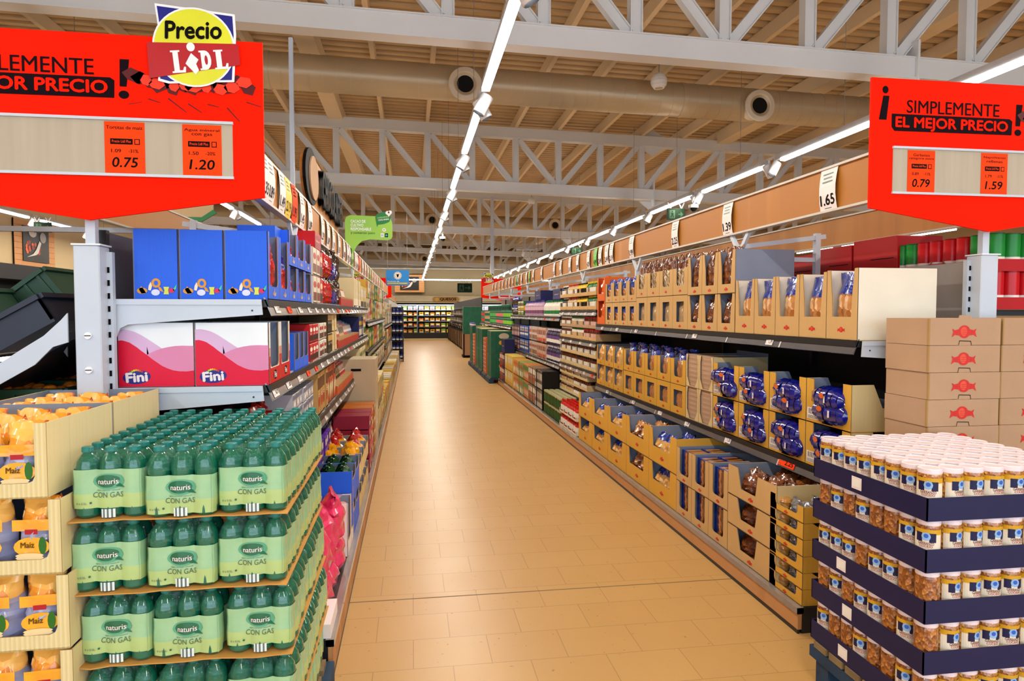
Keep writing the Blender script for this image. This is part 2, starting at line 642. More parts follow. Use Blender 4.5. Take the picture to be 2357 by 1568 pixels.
# shop front behind the camera: glass wall in a frame
m = MB()
for k in range(9):
    x = XL + (XR - XL) * k / 8
    m.box(x - 0.06, x + 0.06, YF, YF + 0.12, 0, 4.2, 'white_steel')
m.box(XL, XR, YF, YF + 0.12, 4.1, 5.8, 'wall_beige')
m.box(XL, XR, YF, YF + 0.12, 0, 0.15, 'white_steel')
struct('window_1', m)

# trusses
T_Y = [6.25, 13.75, 21.25, 28.75, 36.25]
T_Y0 = [-1.25]


def chord(z0, z1, w=0.19):
    m = MB()
    for xa, xb in ((XL, XR),):
        za, zb = zr(xa), zr(xb)

        def bx(y0, y1, a, c):
            m.add([(xa, y0, a + za), (xb, y0, a + zb), (xb, y1, a + zb), (xa, y1, a + za), (xa, y0, c + za), (xb, y0, c + zb), (xb, y1, c + zb), (xa, y1, c + za)],
                  [(0, 3, 2, 1), (4, 5, 6, 7), (0, 1, 5, 4), (1, 2, 6, 5), (2, 3, 7, 6), (3, 0, 4, 7)], 'truss_paint')
        bx(0, w, z0, z0 + 0.015)
        bx(0, w, z1 - 0.015, z1)
        bx(w / 2 - 0.004, w / 2 + 0.004, z0 + 0.015, z1 - 0.015)
        bx(0.012, 0.02, z0 + 0.015, z1 - 0.015)
    return m


me_bc = chord(4.045, 4.26).mesh('bottom_chord')
me_tc = chord(5.16, 5.37).mesh('top_chord')


def hsec(m, p0, p1, w, d):
    p0, p1 = Vector(p0), Vector(p1)
    dd = (p1 - p0).normalized()
    side = Vector((dd.z, 0, -dd.x))
    for sgn in (-1, 1):
        o = side * (w / 2 * sgn)
        m.bar(p0 + o, p1 + o, 0.012, d, 'truss_paint') if False else None
    a, bq = p0, p1
    m.add([a - side * (w / 2) + Vector((0, 0.02, 0)), a + side * (w / 2) + Vector((0, 0.02, 0)), bq + side * (w / 2) + Vector((0, 0.02, 0)), bq - side * (w / 2) + Vector((0, 0.02, 0)),
           a - side * (w / 2) + Vector((0, 0.035, 0)), a + side * (w / 2) + Vector((0, 0.035, 0)), bq + side * (w / 2) + Vector((0, 0.035, 0)), bq - side * (w / 2) + Vector((0, 0.035, 0))],
          [(0, 1, 2, 3), (7, 6, 5, 4), (0, 3, 7, 4), (1, 5, 6, 2)], 'truss_paint')
    for sgn in (-1, 1):
        o = side * ((w / 2) * sgn)
        t = side * (0.006)
        q = [a + o - t, a + o + t, bq + o + t, bq + o - t]
        f = Vector((0, -0.0, 0))
        e = Vector((0, d, 0))
        m.add([v + f for v in q] + [v + e for v in q], [(0, 1, 2, 3), (7, 6, 5, 4), (0, 4, 5, 1), (2, 6, 7, 3), (1, 5, 6, 2), (0, 3, 7, 4)], 'truss_paint')


mv = MB()
hsec(mv, (0, 0.04, 4.26), (0, 0.04, 5.16), 0.11, 0.11)
me_v = mv.mesh('truss_post')
md = MB()
hsec(md, (-0.83, 0.05, 5.16), (-0.07, 0.05, 4.26), 0.10, 0.09)      # falls to the right
me_dl = md.mesh('truss_diagonal')
md = MB()
hsec(md, (0.83, 0.05, 5.16), (0.07, 0.05, 4.26), 0.10, 0.09)
me_dr = md.mesh('truss_diagonal')
mg = MB()
mg.box(-0.012, 0.012, -0.03, 0.2, 3.9, 4.42, 'truss_paint')
mg.add([(-0.3, 0.09, 4.02), (0.3, 0.09, 4.02), (0, 0.09, 3.78), (-0.3, 0.1, 4.02), (0.3, 0.1, 4.02), (0, 0.1, 3.78)], [(0, 2, 1), (3, 4, 5)], 'truss_paint')
mg.add([(-0.3, 0.09, 5.37), (0.3, 0.09, 5.37), (0, 0.09, 5.53), (-0.3, 0.09, 5.16), (0.3, 0.09, 5.16), (0, 0.09, 4.97)], [(0, 1, 2), (3, 5, 4)], 'truss_paint')
me_g = mg.mesh('gusset')
for ti, ty in enumerate(T_Y):
    r = bpy.data.objects.new('roof_truss', None)
    COL.objects.link(r)
    r.location = (0, ty, 0)
    r['kind'] = 'structure'
    r['label'] = 'white steel roof truss, %s from the shop front' % nth(ti + 1)
    obj('bottom_chord', me_bc, r)
    obj('top_chord', me_tc, r)
    for k in range(-14, 15):
        x = 3.05 + 0.9 * k
        if not (XL < x < XR) or (ti == 0 and not -6 < x < 8):
            continue
        obj('truss_post', me_v, r, (x, 0, zr(x)))
        if k <= 0:
            obj('truss_diagonal', me_dl, r, (x, 0, zr(x)))
        if k >= 0 and x < XR - 1:
            obj('truss_diagonal', me_dr, r, (x, 0, zr(x)))
    obj('gusset', me_g, r, (5.1, 0, zr(5.1)))

# ventilation ducts with round nozzles
def duct(y, z, rad, xs, which, nr=0.237):
    r = bpy.data.objects.new('ventilation_duct', None)
    COL.objects.link(r)
    tag(r, 'long round beige ventilation duct %s' % which, 'duct', 'ventilation ducts under the roof')
    m = MB()
    for xa, xb in ((XL, 3.05), (3.05, XR)):
        m.cyl((xa, y, z + zr(xa)), (xb, y, z + zr(xb)), rad, 'duct_metal', n=48, caps=False)
    obj('duct_pipe', m, r)
    ms = MB().cyl((-0.006, 0, 0), (0.006, 0, 0), rad + 0.004, 'duct_metal', n=40).mesh('duct_seam')
    ms2 = MB().cyl((-0.03, 0, 0), (0.03, 0, 0), rad + 0.008, 'duct_metal', n=40).mesh('duct_collar')
    k = 0
    x = -5.0
    while x < 12 and rad > 0.2 and y < 12:
        big = k % 16 == 0
        obj('duct_collar' if big else 'duct_seam', ms2 if big else ms, r, (x, y, z + zr(x)))
        x += 0.19
        k += 1
    mn = MB()
    T = Matrix.Rotation(R(90), 4, 'X')
    mn.T = T
    mn.lathe([(nr * 0.62, -0.05), (nr * 0.66, 0.2), (nr * 0.98, 0.22), (nr, 0.24), (nr * 0.97, 0.255), (nr * 0.72, 0.262), (nr * 0.66, 0.25), (nr * 0.5, 0.235, 'duct_metal'), (nr * 0.47, 0.245, 'black_hole'), (0.0005, 0.24, 'black_hole')], mat('nozzle_cream', '#eadfca', 0.4).name, n=36)
    men = mn.mesh('air_nozzle')
    for x in xs:
        obj('air_nozzle', men, r, (x, y - rad + 0.1, z + zr(x) - (0.12 if y < 12 else 0.03)))


duct(10.0, 4.905, 0.25, (-3.83, 0.775, 5.23, 9.7), 'before the second truss')
duct(25.3, 4.96, 0.27, (-3.83, 0.78, 5.38), 'beyond the third truss')
duct(39.6, 4.66, 0.27, (-3.8, 0.78, 5.4), 'in front of the back wall')

# light lines: strip lights, each with its lamp, and pairs of spotlights between them
m1 = MB().box(-0.028, 0.028, -1.02, 1.02, 0.035, 0.10, 'lamp_housing')
m2 = MB().box(-0.032, 0.032, -0.88, 0.88, 0.0, 0.036, 'lamp_on')
m3 = MB().cyl((0, 0, 0.1), (0, 0, 1.92), 0.003, 'rail_grey', n=5)
STRIP = P('strip_light', 'light', None, [('light_housing', m1), ('light_diffuser', m2), ('suspension_wire', m3, (0, -0.3, 0))])
m4 = MB().cyl((0, 0, 0.05), (0, 0, -0.06), 0.014, 'white_paint').box(-0.02, 0.02, -0.05, 0.05, 0.035, 0.06, 'white_paint')
m5 = MB()
m5.T = Matrix.Translation((0, 0, -0.09)) @ Matrix.Rotation(R(28), 4, 'Y')
m5.lathe([(0.045, 0.08), (0.055, 0.075), (0.056, -0.09), (0.05, -0.095), (0.045, -0.06, 'shelf_dark'), (0.001, -0.06, 'lamp_on')], 'white_paint', n=18)
SPOT = P('track_spotlight', 'light', None, [('mount', m4), ('lamp_head', m5)])
m6 = MB().cyl((0, 0, 0.12), (0, 0, 0), 0.02, 'white_paint')
m7 = MB().cyl((0, 0, 0), (0, 0, -0.05), 0.075, 'white_paint', n=18)
m8 = MB().lathe([(0.055, -0.05), (0.05, -0.075), (0.03, -0.1), (0.001, -0.108)], 'black_hole', n=16)
DOME = P('security_camera', 'camera', None, [('stem', m6), ('housing', m7), ('dome', m8)])

LZ = 3.40
LINES = [(0.63, 'over the aisle', 2.55, 38, 3.40, 1), (4.52, 'beyond the wood header', 4.6, 38, 3.40, 1),
         (-3.2, 'over the produce side', 5.2, 20, 3.40, 1), (-7.5, 'by the produce wall', 7.0, 30, 3.40, 1), (12.2, 'far over the next aisles', 10, 24, 3.40, 0)]
for x, where, ya, yb, z, sp in LINES:
    y = ya
    k = 1
    while y < yb:
        STRIP.put((x, y, z), 0, 'thin lit strip light %s, %s from the shop front' % (where, nth(k)), 'strip lights ' + where)
        if y < 40:
            area('strip_lamp', (x, y, z - 0.012), (0, 0, 0), 0.06, 1.75, 31, (1.0, 0.90, 0.74))
        if sp and y + 1.1 < yb:
            for q, (dy, s) in enumerate(((1.06, 1), (1.2, -1))):
                SPOT.put((x + 0.0, y + dy, z + 0.04), R(180) * (s < 0), 'white cylinder spotlight %s, %s of pair %s' % (where, ('first', 'second')[q], nth(k).replace('th', 'th')), 'spotlights ' + where)
        y += 2.26
        k += 1
# unseen rows behind the camera keep the light even
for x in (0.63, 4.52, -3.2):
    for y in (-2.5, -0.2) if x == 0.63 else (-2.5, 0.2, 2.6):
        area('strip_lamp', (x, y, LZ - 0.012), (0, 0, 0), 0.06, 1.75, 34, (1.0, 0.90, 0.74))
        STRIP.put((x, y, LZ), 0, 'thin lit strip light behind the viewer, row %.1f place %.1f' % (x, y), 'strip lights behind')
DOME.put((-5.4, 6.45, 3.28), 0, 'white dome security camera below the produce light line')
DOME.put((0.75, 16.0, 3.32), 0, 'white dome security camera beside the aisle light line')
DOME.put((4.45, 10.2, 3.25), 0, 'white dome security camera beside the header light line')

# white hanging globes
mg1 = MB().cyl((0, 0, 0.1), (0, 0, 0.75), 0.008, 'rail_grey', n=6)
mg2 = MB()
mg2.lathe([(0.001, 0.12), (0.05, 0.11), (0.09, 0.078), (0.113, 0.035), (0.12, -0.01), (0.108, -0.06), (0.075, -0.1), (0.06, -0.1), (0.05, -0.08, 'duct_metal'), (0.001, -0.07, 'duct_metal')], 'white_paint', n=24)
GLOBE = P('hanging_speaker', 'speaker', None, [('rod', mg1), ('globe', mg2)])
GLOBE.put((3.55, 9.4, 4.87), 0, 'white globe speaker hanging in front of the first duct')
GLOBE.put((3.7, 20.6, 4.98), 0, 'white globe speaker hanging before the third truss')
GLOBE.put((3.52, 30, 4.8), 0, 'small white globe speaker hanging towards the back wall')
GLOBE.put((4.6, 38.5, 4.0), 0, 'tiny white globe speaker hanging before the taupe wall', scale=1.4)

# emergency exit signs
def exit_sign(loc, label, s=1.0, flip=False):
    m = MB()
    m.box(-0.16, 0.16, -0.01, 0.01, -0.3, -0.1, C('#062010', 0.8))
    p = C('#34503a', 0.8)
    k = -1 if flip else 1
    m.rect(-0.12, -0.02, -0.27, -0.13, -0.012, p)
    m.disc(-0.07 * 1, -0.155, 0.014, 0.014, -0.014, C('#062010', 0.8), 8)
    m.poly([(-0.095, -0.175), (-0.05, -0.175), (-0.045, -0.26), (-0.06, -0.26), (-0.07, -0.215), (-0.09, -0.26), (-0.105, -0.255), (-0.085, -0.21)], -0.014, C('#062010', 0.8))
    m.poly([(0.02 * k + 0.02, -0.19), (0.08, -0.19), (0.08, -0.15), (0.13, -0.2), (0.08, -0.25), (0.08, -0.21), (0.02 * k + 0.02, -0.21)], -0.012, p)
    r = bpy.data.objects.new('exit_sign', None)
    COL.objects.link(r)
    r.location = loc
    r.scale = (s, s, s)
    tag(r, label, 'sign')
    obj('sign_plate', m, r)
    h = MB()
    for x in (-0.1, 0.1):
        h.bar((x, 0, -0.1), (x - 0.05, 0, 0.0), 0.012, 0.012, 'white_paint').bar((x, 0, -0.1), (x + 0.05, 0, 0.0), 0.012, 0.012, 'white_paint')
    obj('hanger', h, r)


exit_sign((4.5, 11.05, 3.42), 'dark green exit sign with running figure on the header light line')
exit_sign((4.5, 18.06, 3.42), 'dark green exit sign, second along the header light line')
exit_sign((-7.2, 14.6, 3.42), 'green exit sign hanging over the produce side')
exit_sign((3.0, 38.0, 3.42), 'green exit sign hanging before the back wall', 2.6, True)

# hanging poles and small bars
struct_pole = lambda x, y, z0, z1, label, r=0.018: tag(obj('hanging_pole', MB().box(-r, r, -r, r, z0, z1, 'white_steel'), None, (x, y, 0)), label, 'pole')
struct_pole(-1.06, 6.4, 2.1, 4.02, 'white square pole hanging from the truss behind the red sign')
struct_pole(2.52, 21.0, 2.2, 5.14, 'white pole rising above the far red sign', 0.05)
for x, y, lab in ((-1.5, 24.0, 'left'), (4.2, 24.0, 'right')):
    m = MB().box(-0.45, 0.45, -0.02, 0.02, 3.76, 3.8, 'white_steel').cyl((0.35, 0, 3.8), (0.35, 0, 5.2), 0.012, 'rail_grey', n=6)
    o = tag(obj('hanging_bar', m, None, (x, y, 0)), 'short white bar hanging crosswise, %s of the aisle light line' % lab, 'bar')
    SPOT.put((x - 0.2, y, 3.72), 0, 'white spotlight on the crosswise bar, %s of the aisle lights' % lab)
# ================================================================ gondola shelving
RX, LX = 2.09, -0.56            # front edges of the shelves, right and left of the aisle
RC, LC = 2.78, -1.23            # spines
HX = {'R': 2.19, 'L': -0.70}


def shelf_run(side, y0, y1, levels, base, label, rail='rail_grey', kick=True, bx=None, end=False, depth=0.62, back=1.80):
    """one run of shelving: dark spine panel, shelves with price rail, wooden kick board"""
    s = 1 if side == 'R' else -1
    fx = RX if side == 'R' else LX
    cx = RC if side == 'R' else LC
    bx = bx if bx is not None else (1.83 if side == 'R' else -0.335)
    r = bpy.data.objects.new('shelf_run', None)
    COL.objects.link(r)
    r.location = (cx, y0, 0)
    tag(r, label, 'shelving')

    def X(a, b):
        return (min(a, b) - cx, max(a, b) - cx)
    ln = y1 - y0
    m = MB()
    a, b = X(cx - 0.02 * s, cx + 0.0)
    m.box(a, b, 0, ln, 0.1, min(back, 1.5), 'panel_dark')
    m.box(a, b, 0, ln, min(back, 1.5), back, 'panel_slate' if side == 'L' else 'panel_grey')
    k = 0.0
    while k < ln - 0.1:
        a, b = X(cx - 0.05 * s, cx)
        m.box(a, b, k, k + 0.03, 0.1, back, 'shelf_dark')
        k += 1.33
    obj('back_panel', m, r)
    for z, fxx in levels:
        f = fx if fxx is None else fxx
        m = MB()
        a, b = X(f + 0.01 * s, cx)
        m.box(a, b, 0, ln, z - 0.03, z, 'shelf_dark')
        sh = obj('shelf', m, r)
        m = MB()
        # slanted price rail with a little upstand
        xf, xb = f - cx, f + 0.028 * s - cx
        zt, zb = z + 0.008, z - 0.064
        q = 0.0
        while q < ln - 0.01:
            e = min(q + 0.66, ln)
            vs = [(xb, q, zt), (xf, q, zb), (xf + 0.004 * s, q, zb - 0.003), (xb + 0.006 * s, q, zt), (xb, e - 0.006, zt), (xf, e - 0.006, zb), (xf + 0.004 * s, e - 0.006, zb - 0.003), (xb + 0.006 * s, e - 0.006, zt)]
            m.add(vs, [(0, 1, 5, 4), (1, 2, 6, 5), (3, 7, 6, 2), (0, 4, 7, 3), (0, 3, 2, 1), (4, 5, 6, 7)], rail)
            if e < ln - 0.02:
                m.add([(xb - 0.001 * s, e - 0.012, zt), (xf - 0.002 * s, e - 0.012, zb), (xf - 0.002 * s, e + 0.002, zb), (xb - 0.001 * s, e + 0.002, zt)], [(0, 1, 2, 3)], 'header_trim')
            q = e
        obj('price_rail', m, sh)
        if end:
            m = MB()
            # bracket plate at the end of the shelf, deeper at the spine
            pts = [(xb + 0.01 * s, z - 0.002), (xb + 0.005 * s, z - 0.062), (-0.13 * s, z - 0.10), (-0.10 * s, z - 0.115), (-0.085 * s, z - 0.15), (-0.065 * s, z - 0.16), (-0.045 * s, z - 0.15), (-0.045 * s, z - 0.002)]
            if s > 0:
                pts = [(xb + 0.01 * s, z - 0.002), (xb + 0.005 * s, z - 0.075), (-0.05 * s, z - 0.115), (-0.05 * s, z - 0.002)]
            m.prism(pts, -0.02, -0.012, 'white_steel')
            m.cyl((xb + 0.045 * s, -0.0205, z - 0.045), (xb + 0.045 * s, -0.022, z - 0.045), 0.004, 'shelf_dark', n=8)
            a, b = sorted((xb + 0.01 * s, -0.05 * s))
            m.box(a, b, -0.025, -0.012, z - 0.022, z - 0.0, 'white_steel')
            obj('bracket', m, sh)
    if kick:
        m = MB()
        a, b = X(bx, bx + 0.02 * s)
        m.box(a, b, 0, ln, 0.02, base - 0.025, 'kick_wood')
        a, b = X(bx - 0.001 * s, bx + 0.01 * s)
        m.box(a, b, 0, ln, 0.0, 0.02, 'shelf_dark')
        a, b = X(bx + 0.02 * s, cx)
        m.box(a, b, 0.0, 0.02, 0.0, base - 0.03, 'shelf_dark')
        obj('kick_board', m, r)
        m = MB()
        a, b = X(bx - 0.004 * s, cx)
        m.box(a, b, 0, ln, base - 0.03, base, 'shelf_dark')
        a, b = X(bx - 0.006 * s, bx + 0.03 * s)
        m.box(a, b, 0, ln, base - 0.028, base + 0.002, 'rail_grey')
        obj('base_shelf', m, r)
    return r


shelf_run('R', 2.93, 7.5, [(1.41, None), (0.727, None)], 0.125, 'dark shelf run of pasta and toast cartons over a wood kick board', rail='rail_dark', end=True, back=1.80)
shelf_run('R', 7.5, 9.43, [(1.57, None), (1.20, None), (0.84, None), (0.45, None)], 0.125, 'dark shelf run with four shelves of small jars', back=1.9)
shelf_run('R', 9.43, 14.2, [(1.48, None), (0.785, None)], 0.125, 'dark shelf run of milk cartons over boxed goods', back=1.9)
shelf_run('R', 14.2, 20.6, [(1.24, None)], 0.14, 'shelf run of green cans above tall green pallets', kick=False, back=1.9)
shelf_run('L', 2.85, 9.1, [(1.60, None), (1.25, None), (0.885, None), (0.45, None)], 0.17, 'sweets shelf run with blue and pink display cartons', end=True, back=1.87)
shelf_run('L', 9.1, 15.0, [(1.42, None), (1.02, None), (0.62, None)], 0.17, 'narrow view of the middle left shelf run', back=1.9)
shelf_run('L', 15.0, 20.6, [(1.25, None), (0.80, None), (0.45, None)], 0.17, 'far left shelf run before the blue rack', back=1.9)

# second faces of the two gondolas (backs of the shelves seen over the top)
for side, x0, x1, lab in (('R', 2.8, 3.45, 'shelving behind the pasta cartons facing the next aisle'), ('L', -1.9, -1.25, 'dark stepped shelving on the produce side')):
    m = MB()
    for z in ((1.56,) if side == 'R' else (0.25,)):
        m.box(x0, x1, 3.0, 20.4, z - 0.03, z, 'shelf_dark')
    m.box(x0, x1, 3.0, 20.4, 0, 0.12, 'shelf_dark')
    tag(obj('rear_shelving', m), lab, 'shelving')


def end_post(x, y, w0, ztop, label, slots):
    m = MB()
    m.bevbox(x - 0.052, x + 0.04, y - 0.09, y, 0.0, ztop, 'white_steel', 0.004)
    r = tag(obj('end_post', m), label, 'post')
    # slotted edge strip
    m = MB()
    sx = x + 0.04 if slots > 0 else x - 0.052
    m.box(min(sx, sx + 0.02 * slots), max(sx, sx + 0.02 * slots), y - 0.03, y - 0.005, 0.0, ztop - 0.02, 'white_steel')
    z = 0.6
    while z < ztop - 0.06:
        m.box(sx + 0.006 * slots - 0.004, sx + 0.006 * slots + 0.004, y - 0.0325, y - 0.03, z, z + 0.022, 'ink_black')
        z += 0.05
    obj('slotted_strip', m, r)
    m = MB()
    m.box(x - 0.056, x + 0.046, y - 0.095, y + 0.004, ztop, ztop + 0.006, 'white_paint')
    m.box(x - 0.02, x + 0.015, y - 0.06, y - 0.03, ztop, 2.1, 'white_steel')
    obj('sign_pole', m, r)
    for z in (1.33, 1.46):
        m = MB()
        m.cyl((x - 0.005, y - 0.09, z), (x - 0.005, y - 0.098, z), 0.013, 'white_paint', n=14)
        m.box(x - 0.016, x + 0.006, y - 0.0995, y - 0.098, z - 0.0015, z + 0.0015, 'ink_black')
        obj('cover_cap', m, r)
    return r


end_post(-1.20, 2.83, 0.1, 1.80, 'white steel end post carrying the sign by the mineral water', 1)
end_post(2.728, 2.92, 0.1, 1.82, 'white steel end post rising behind the brown candy boxes', -1)


# ---------------------------------------------------------------- wooden header boards, their arms and price cards
def header(x, y0, y1, z0, z1, s, label, arms):
    m = MB()
    m.box(x - 0.012, x + 0.012, y0, y1, z0, z1, 'header_wood')
    r = tag(obj('header_board', m), label, 'header')
    m = MB()
    for z in (z0 - 0.012, z1):
        m.box(x - 0.024, x + 0.018, y0, y1, z, z + 0.012, 'header_trim')
    obj('edge_trim', m, r)
    y = y0 + 1.4
    k = 0
    while y < y1 and arms:
        m = MB()
        m.box(x - 0.018, x + 0.018, y - 0.018, y + 0.018, 1.9, z0 - 0.13, 'white_steel')
        m.bar((x, y, z0 - 0.14), (x, y - 0.12, z0 - 0.012), 0.02, 0.03, 'white_steel')
        m.bar((x, y, z0 - 0.14), (x, y + 0.12, z0 - 0.012), 0.02, 0.03, 'white_steel')
        m.bar((x, y, z0 - 0.1), (x + 0.62 * s, y, z0 - 0.02), 0.025, 0.03, 'white_steel')
        m.bar((x, y, 1.905), (x + 0.58 * s, y, 1.905), 0.025, 0.03, 'white_steel')
        m.box(x + 0.56 * s - 0.018, x + 0.56 * s + 0.018, y - 0.018, y + 0.018, 1.75, z0 - 0.0, 'white_steel')
        obj('support_arm', m, r)
        y += 2.08
        k += 1
    return r


header(HX['R'], 2.86, 20.5, 2.085, 2.30, 1, 'light wood header board hanging along the pasta side of the aisle', True)
header(3.37, 2.86, 20.5, 2.085, 2.29, 1, 'wood header board of the next aisle behind the first header', False)
header(HX['L'], 2.80, 20.5, 2.085, 2.285, -1, 'light wood header board over the sweets shelves', True)
header(-1.76, 3.0, 20.5, 2.085, 2.285, -1, 'wood header board on the produce side behind the sweets header', False)
header(HX['L'] - 0.15, 21.5, 37.5, 2.085, 2.285, -1, 'far wood header board beyond the blue rack', False)


def card(txt, paper, w=0.145, lines=3, h=0.225, curl=True):
    m = MB()
    n = 5
    vs = []
    for j in range(n + 1):
        v = j / n
        b = -0.004 - (0.012 * math.sin(math.pi * v) if curl else 0)
        vs += [(-w / 2, b, -h / 2 + h * v), (w / 2, b * 1.3, -h / 2 + h * v)]
    m.add(vs, [(2 * j, 2 * j + 1, 2 * j + 3, 2 * j + 2) for j in range(n)], paper)
    m.warp = lambda p: (p[0], -0.0055 - (0.0145 * math.sin(math.pi * min(1, max(0, (p[2] + h / 2) / h))) if curl else 0), p[2])
    m.text(txt, 0, -h * 0.22, w * 0.82, h * 0.24, 0, 'ink_black', bold=0.03)
    for k in range(lines):
        m.rect(-w * (0.30 - 0.05 * (k % 2)), w * (0.30 - 0.05 * (k % 2)), h * (0.36 - 0.09 * k), h * (0.36 - 0.09 * k) + h * 0.03, 0, 'print_grey' if paper != 'paper_orange' else 'ink_dark')
    m.rect(-w * 0.2, w * 0.2, -h * 0.42, -h * 0.405, 0, 'print_grey')
    m.warp = None
    return m.mesh('price_card')


def y_at(px, X):
    t = math.tan(math.atan((px - 1178.5) / 1545.0) + R(8.53))
    return X / t


CARD = {}


def put_card(side, px, txt, paper, label):
    k = (txt, paper)
    if k not in CARD:
        CARD[k] = P('price_card', 'price card', card(txt, paper))
    X = HX[side] - 0.012 if side == 'R' else HX[side] + 0.012
    y = y_at(px, X)
    CARD[k].put((X - 0.001 if side == 'R' else X + 0.001, y, 2.187 if side == 'R' else 2.185), R(-90) if side == 'R' else R(90), label, 'price cards on the header')
    return y


cards_r = [(1905, '1.65'), (1675, '1.39'), (1555, '2.25'), (1455, '1.99'), (1409, '2.19'), (1398, '2.49'), (1383, '2.49'), (1372, '4.99'), (1356, '4.29'),
           (1331, '1.89'), (1313, '2.45'), (1292, '1.35'), (1277, '1.25'), (1248, '1.09'), (1229, '0.99'), (1220, '1.79'), (1213, '1.15'), (1202, '2.29'),
           (1194, '1.05'), (1190, '0.85'), (1182, '0.69'), (1174, '1.69'), (1167, '1.55'), (1159, '0.95'), (1151, '1.29'), (1143, '1.45'), (1136, '0.79')]
for i, (px, t) in enumerate(cards_r):
    green = i in (7, 15, 19)
    put_card('R', px, t, 'paper_green' if green else 'paper_white',
             '%s price card reading %s on the pasta side header, %s from the red sign' % ('green' if green else 'white', t, nth(i + 1)))
cards_l = [(609, '2.35', 'w'), (622, '0.89', 'w'), (648, '1.49', 'w'), (662, '2.19', 'y'), (676, '1.95', 'o'), (694, '1.45', 'w'), (712, '1.09', 'w'), (741, '1.29', 'w'),
           (754, '1.09', 'w'), (766, '1.19', 'w'), (779, '1.59', 'w'), (791, '0.85', 'w'), (799, '1.99', 'w'), (804, '2.09', 'w'), (810, '0.99', 'g'), (817, '1.15', 'w'),
           (821, '1.69', 'w'), (826, '2.45', 'o'), (834, '0.75', 'w'), (840, '1.25', 'w'), (846, '1.35', 'w'), (851, '1.05', 'g'), (857, '0.65', 'w'), (862, '1.79', 'w'),
           (867, '2.15', 'w'), (872, '1.85', 'w'), (876, '0.55', 'g'), (881, '1.65', 'w')]
PAP = {'w': ('white', 'paper_white'), 'y': ('yellow', 'paper_yellow'), 'o': ('orange', 'paper_orange'), 'g': ('green', 'paper_green')}
for i, (px, t, c) in enumerate(cards_l):
    put_card('L', px, t, PAP[c][1], '%s price card reading %s on the sweets header, %s from the red sign' % (PAP[c][0], t, nth(i + 1)))

# ---------------------------------------------------------------- shelf price tags
TAGM = {}


def tag_mesh(txt, paper, w=0.075, h=0.06):
    m = MB()
    T = Matrix.Rotation(math.atan2(0.028, 0.072) * -1, 4, 'X')
    m.T = T
    m.box(-w / 2, w / 2, -0.003, -0.001, -h / 2, h / 2, paper)
    m.text(txt, w * 0.17, -h * 0.12, w * 0.5, h * 0.42, -0.0038, 'ink_black', bold=0.02)
    m.rect(-w * 0.44, -w * 0.12, h * 0.1, h * 0.16, -0.0038, 'print_grey')
    m.rect(-w * 0.44, -w * 0.18, -h * 0.05, h * 0.0, -0.0038, 'print_grey')
    m.rect(-w * 0.44, -w * 0.3, -h * 0.35, -h * 0.3, -0.0038, 'print_grey')
    return m.mesh('price_tag')


def put_tag(side, y, z, txt, paper, label, w=0.075, fx=None):
    k = (txt, paper, w)
    if k not in TAGM:
        TAGM[k] = P('price_tag', 'price tag', tag_mesh(txt, paper, w))
    fx = fx if fx is not None else (RX if side == 'R' else LX)
    s = 1 if side == 'R' else -1
    TAGM[k].put((fx + 0.0125 * s, y, z - 0.028), R(-90) * s, label, 'price tags on the shelf rails')


X = RX + 0.01
for i, (px, t, pp) in enumerate([(1773, '1.39', 0), (1600, '4.99', 0), (1465, '1.85', 0), (1421, '1.25', 0), (1387, '1.65', 0)]):
    put_tag('R', y_at(px, X), 1.41, t, 'paper_white', 'white price tag %s under the top pasta shelf, %s from the pallet end' % (t, nth(i + 1)))
for i, (px, t, pp) in enumerate([(1817, '2.25', 1), (1680, '1.35', 0), (1585, '1.09', 0), (1522, '1.79', 0), (1460, '1.45', 0), (1400, '0.85', 0)]):
    put_tag('R', y_at(px, X), 0.727, t, 'paper_orange' if pp else 'paper_white', '%s price tag %s under the toast shelf, %s from the pallet end' % ('orange' if pp else 'white', t, nth(i + 1)), w=0.16 if pp else 0.085)
rp_ = random.Random(3)
for zz, lab, yy in ((1.57, 'bottle shelf', (7.6, 7.95, 8.4, 8.8, 9.2)), (1.20, 'upper jar shelf', (7.7, 8.2, 8.7, 9.15)), (0.84, 'lower jar shelf', (7.65, 8.0, 8.35, 8.7, 9.0, 9.3)), (0.45, 'lowest jar shelf', (7.8, 8.4, 9.1)),
                    (1.48, 'milk shelf', (9.8, 10.5, 11.2, 11.9, 12.5, 13.2, 13.8)), (0.785, 'cereal shelf', (9.8, 10.4, 11.0, 11.6, 12.1, 12.8, 13.4, 13.9)), (1.24, 'green can shelf', (14.8, 15.6, 16.4, 17.2, 18.0, 18.9, 19.8))):
    for i, y in enumerate(yy):
        t = '%d.%d%d' % (rp_.randint(0, 3), rp_.randint(0, 9), rp_.choice((5, 9)))
        red = rp_.random() < 0.08
        put_tag('R', y, zz, t, 'paper_orange' if red else 'paper_white', '%s price tag %s on the %s, %s from the pasta' % ('orange' if red else 'white', t, lab, nth(i + 1)), w=0.09)
for zz, lab, ya, yb, st in ((1.60, 'top sweets shelf', 2.95, 9.0, 0.31), (1.25, 'second sweets shelf', 2.95, 9.0, 0.30), (0.885, 'third sweets shelf', 3.9, 9.0, 0.33), (0.45, 'lowest sweets shelf', 3.9, 9.0, 0.36)):
    y, i = ya, 0
    while y < yb:
        t = '%d.%d%d' % (rp_.randint(0, 3), rp_.randint(0, 9), rp_.choice((5, 9)))
        red = (rp_.random() < 0.1)
        put_tag('L', y + rp_.uniform(-0.05, 0.05), zz, t, 'paper_orange' if red else 'paper_white', '%s price tag %s on the %s, %s from the water' % ('orange' if red else 'pinkish white', t, lab, nth(i + 1)), w=0.10)
        y += st
        i += 1
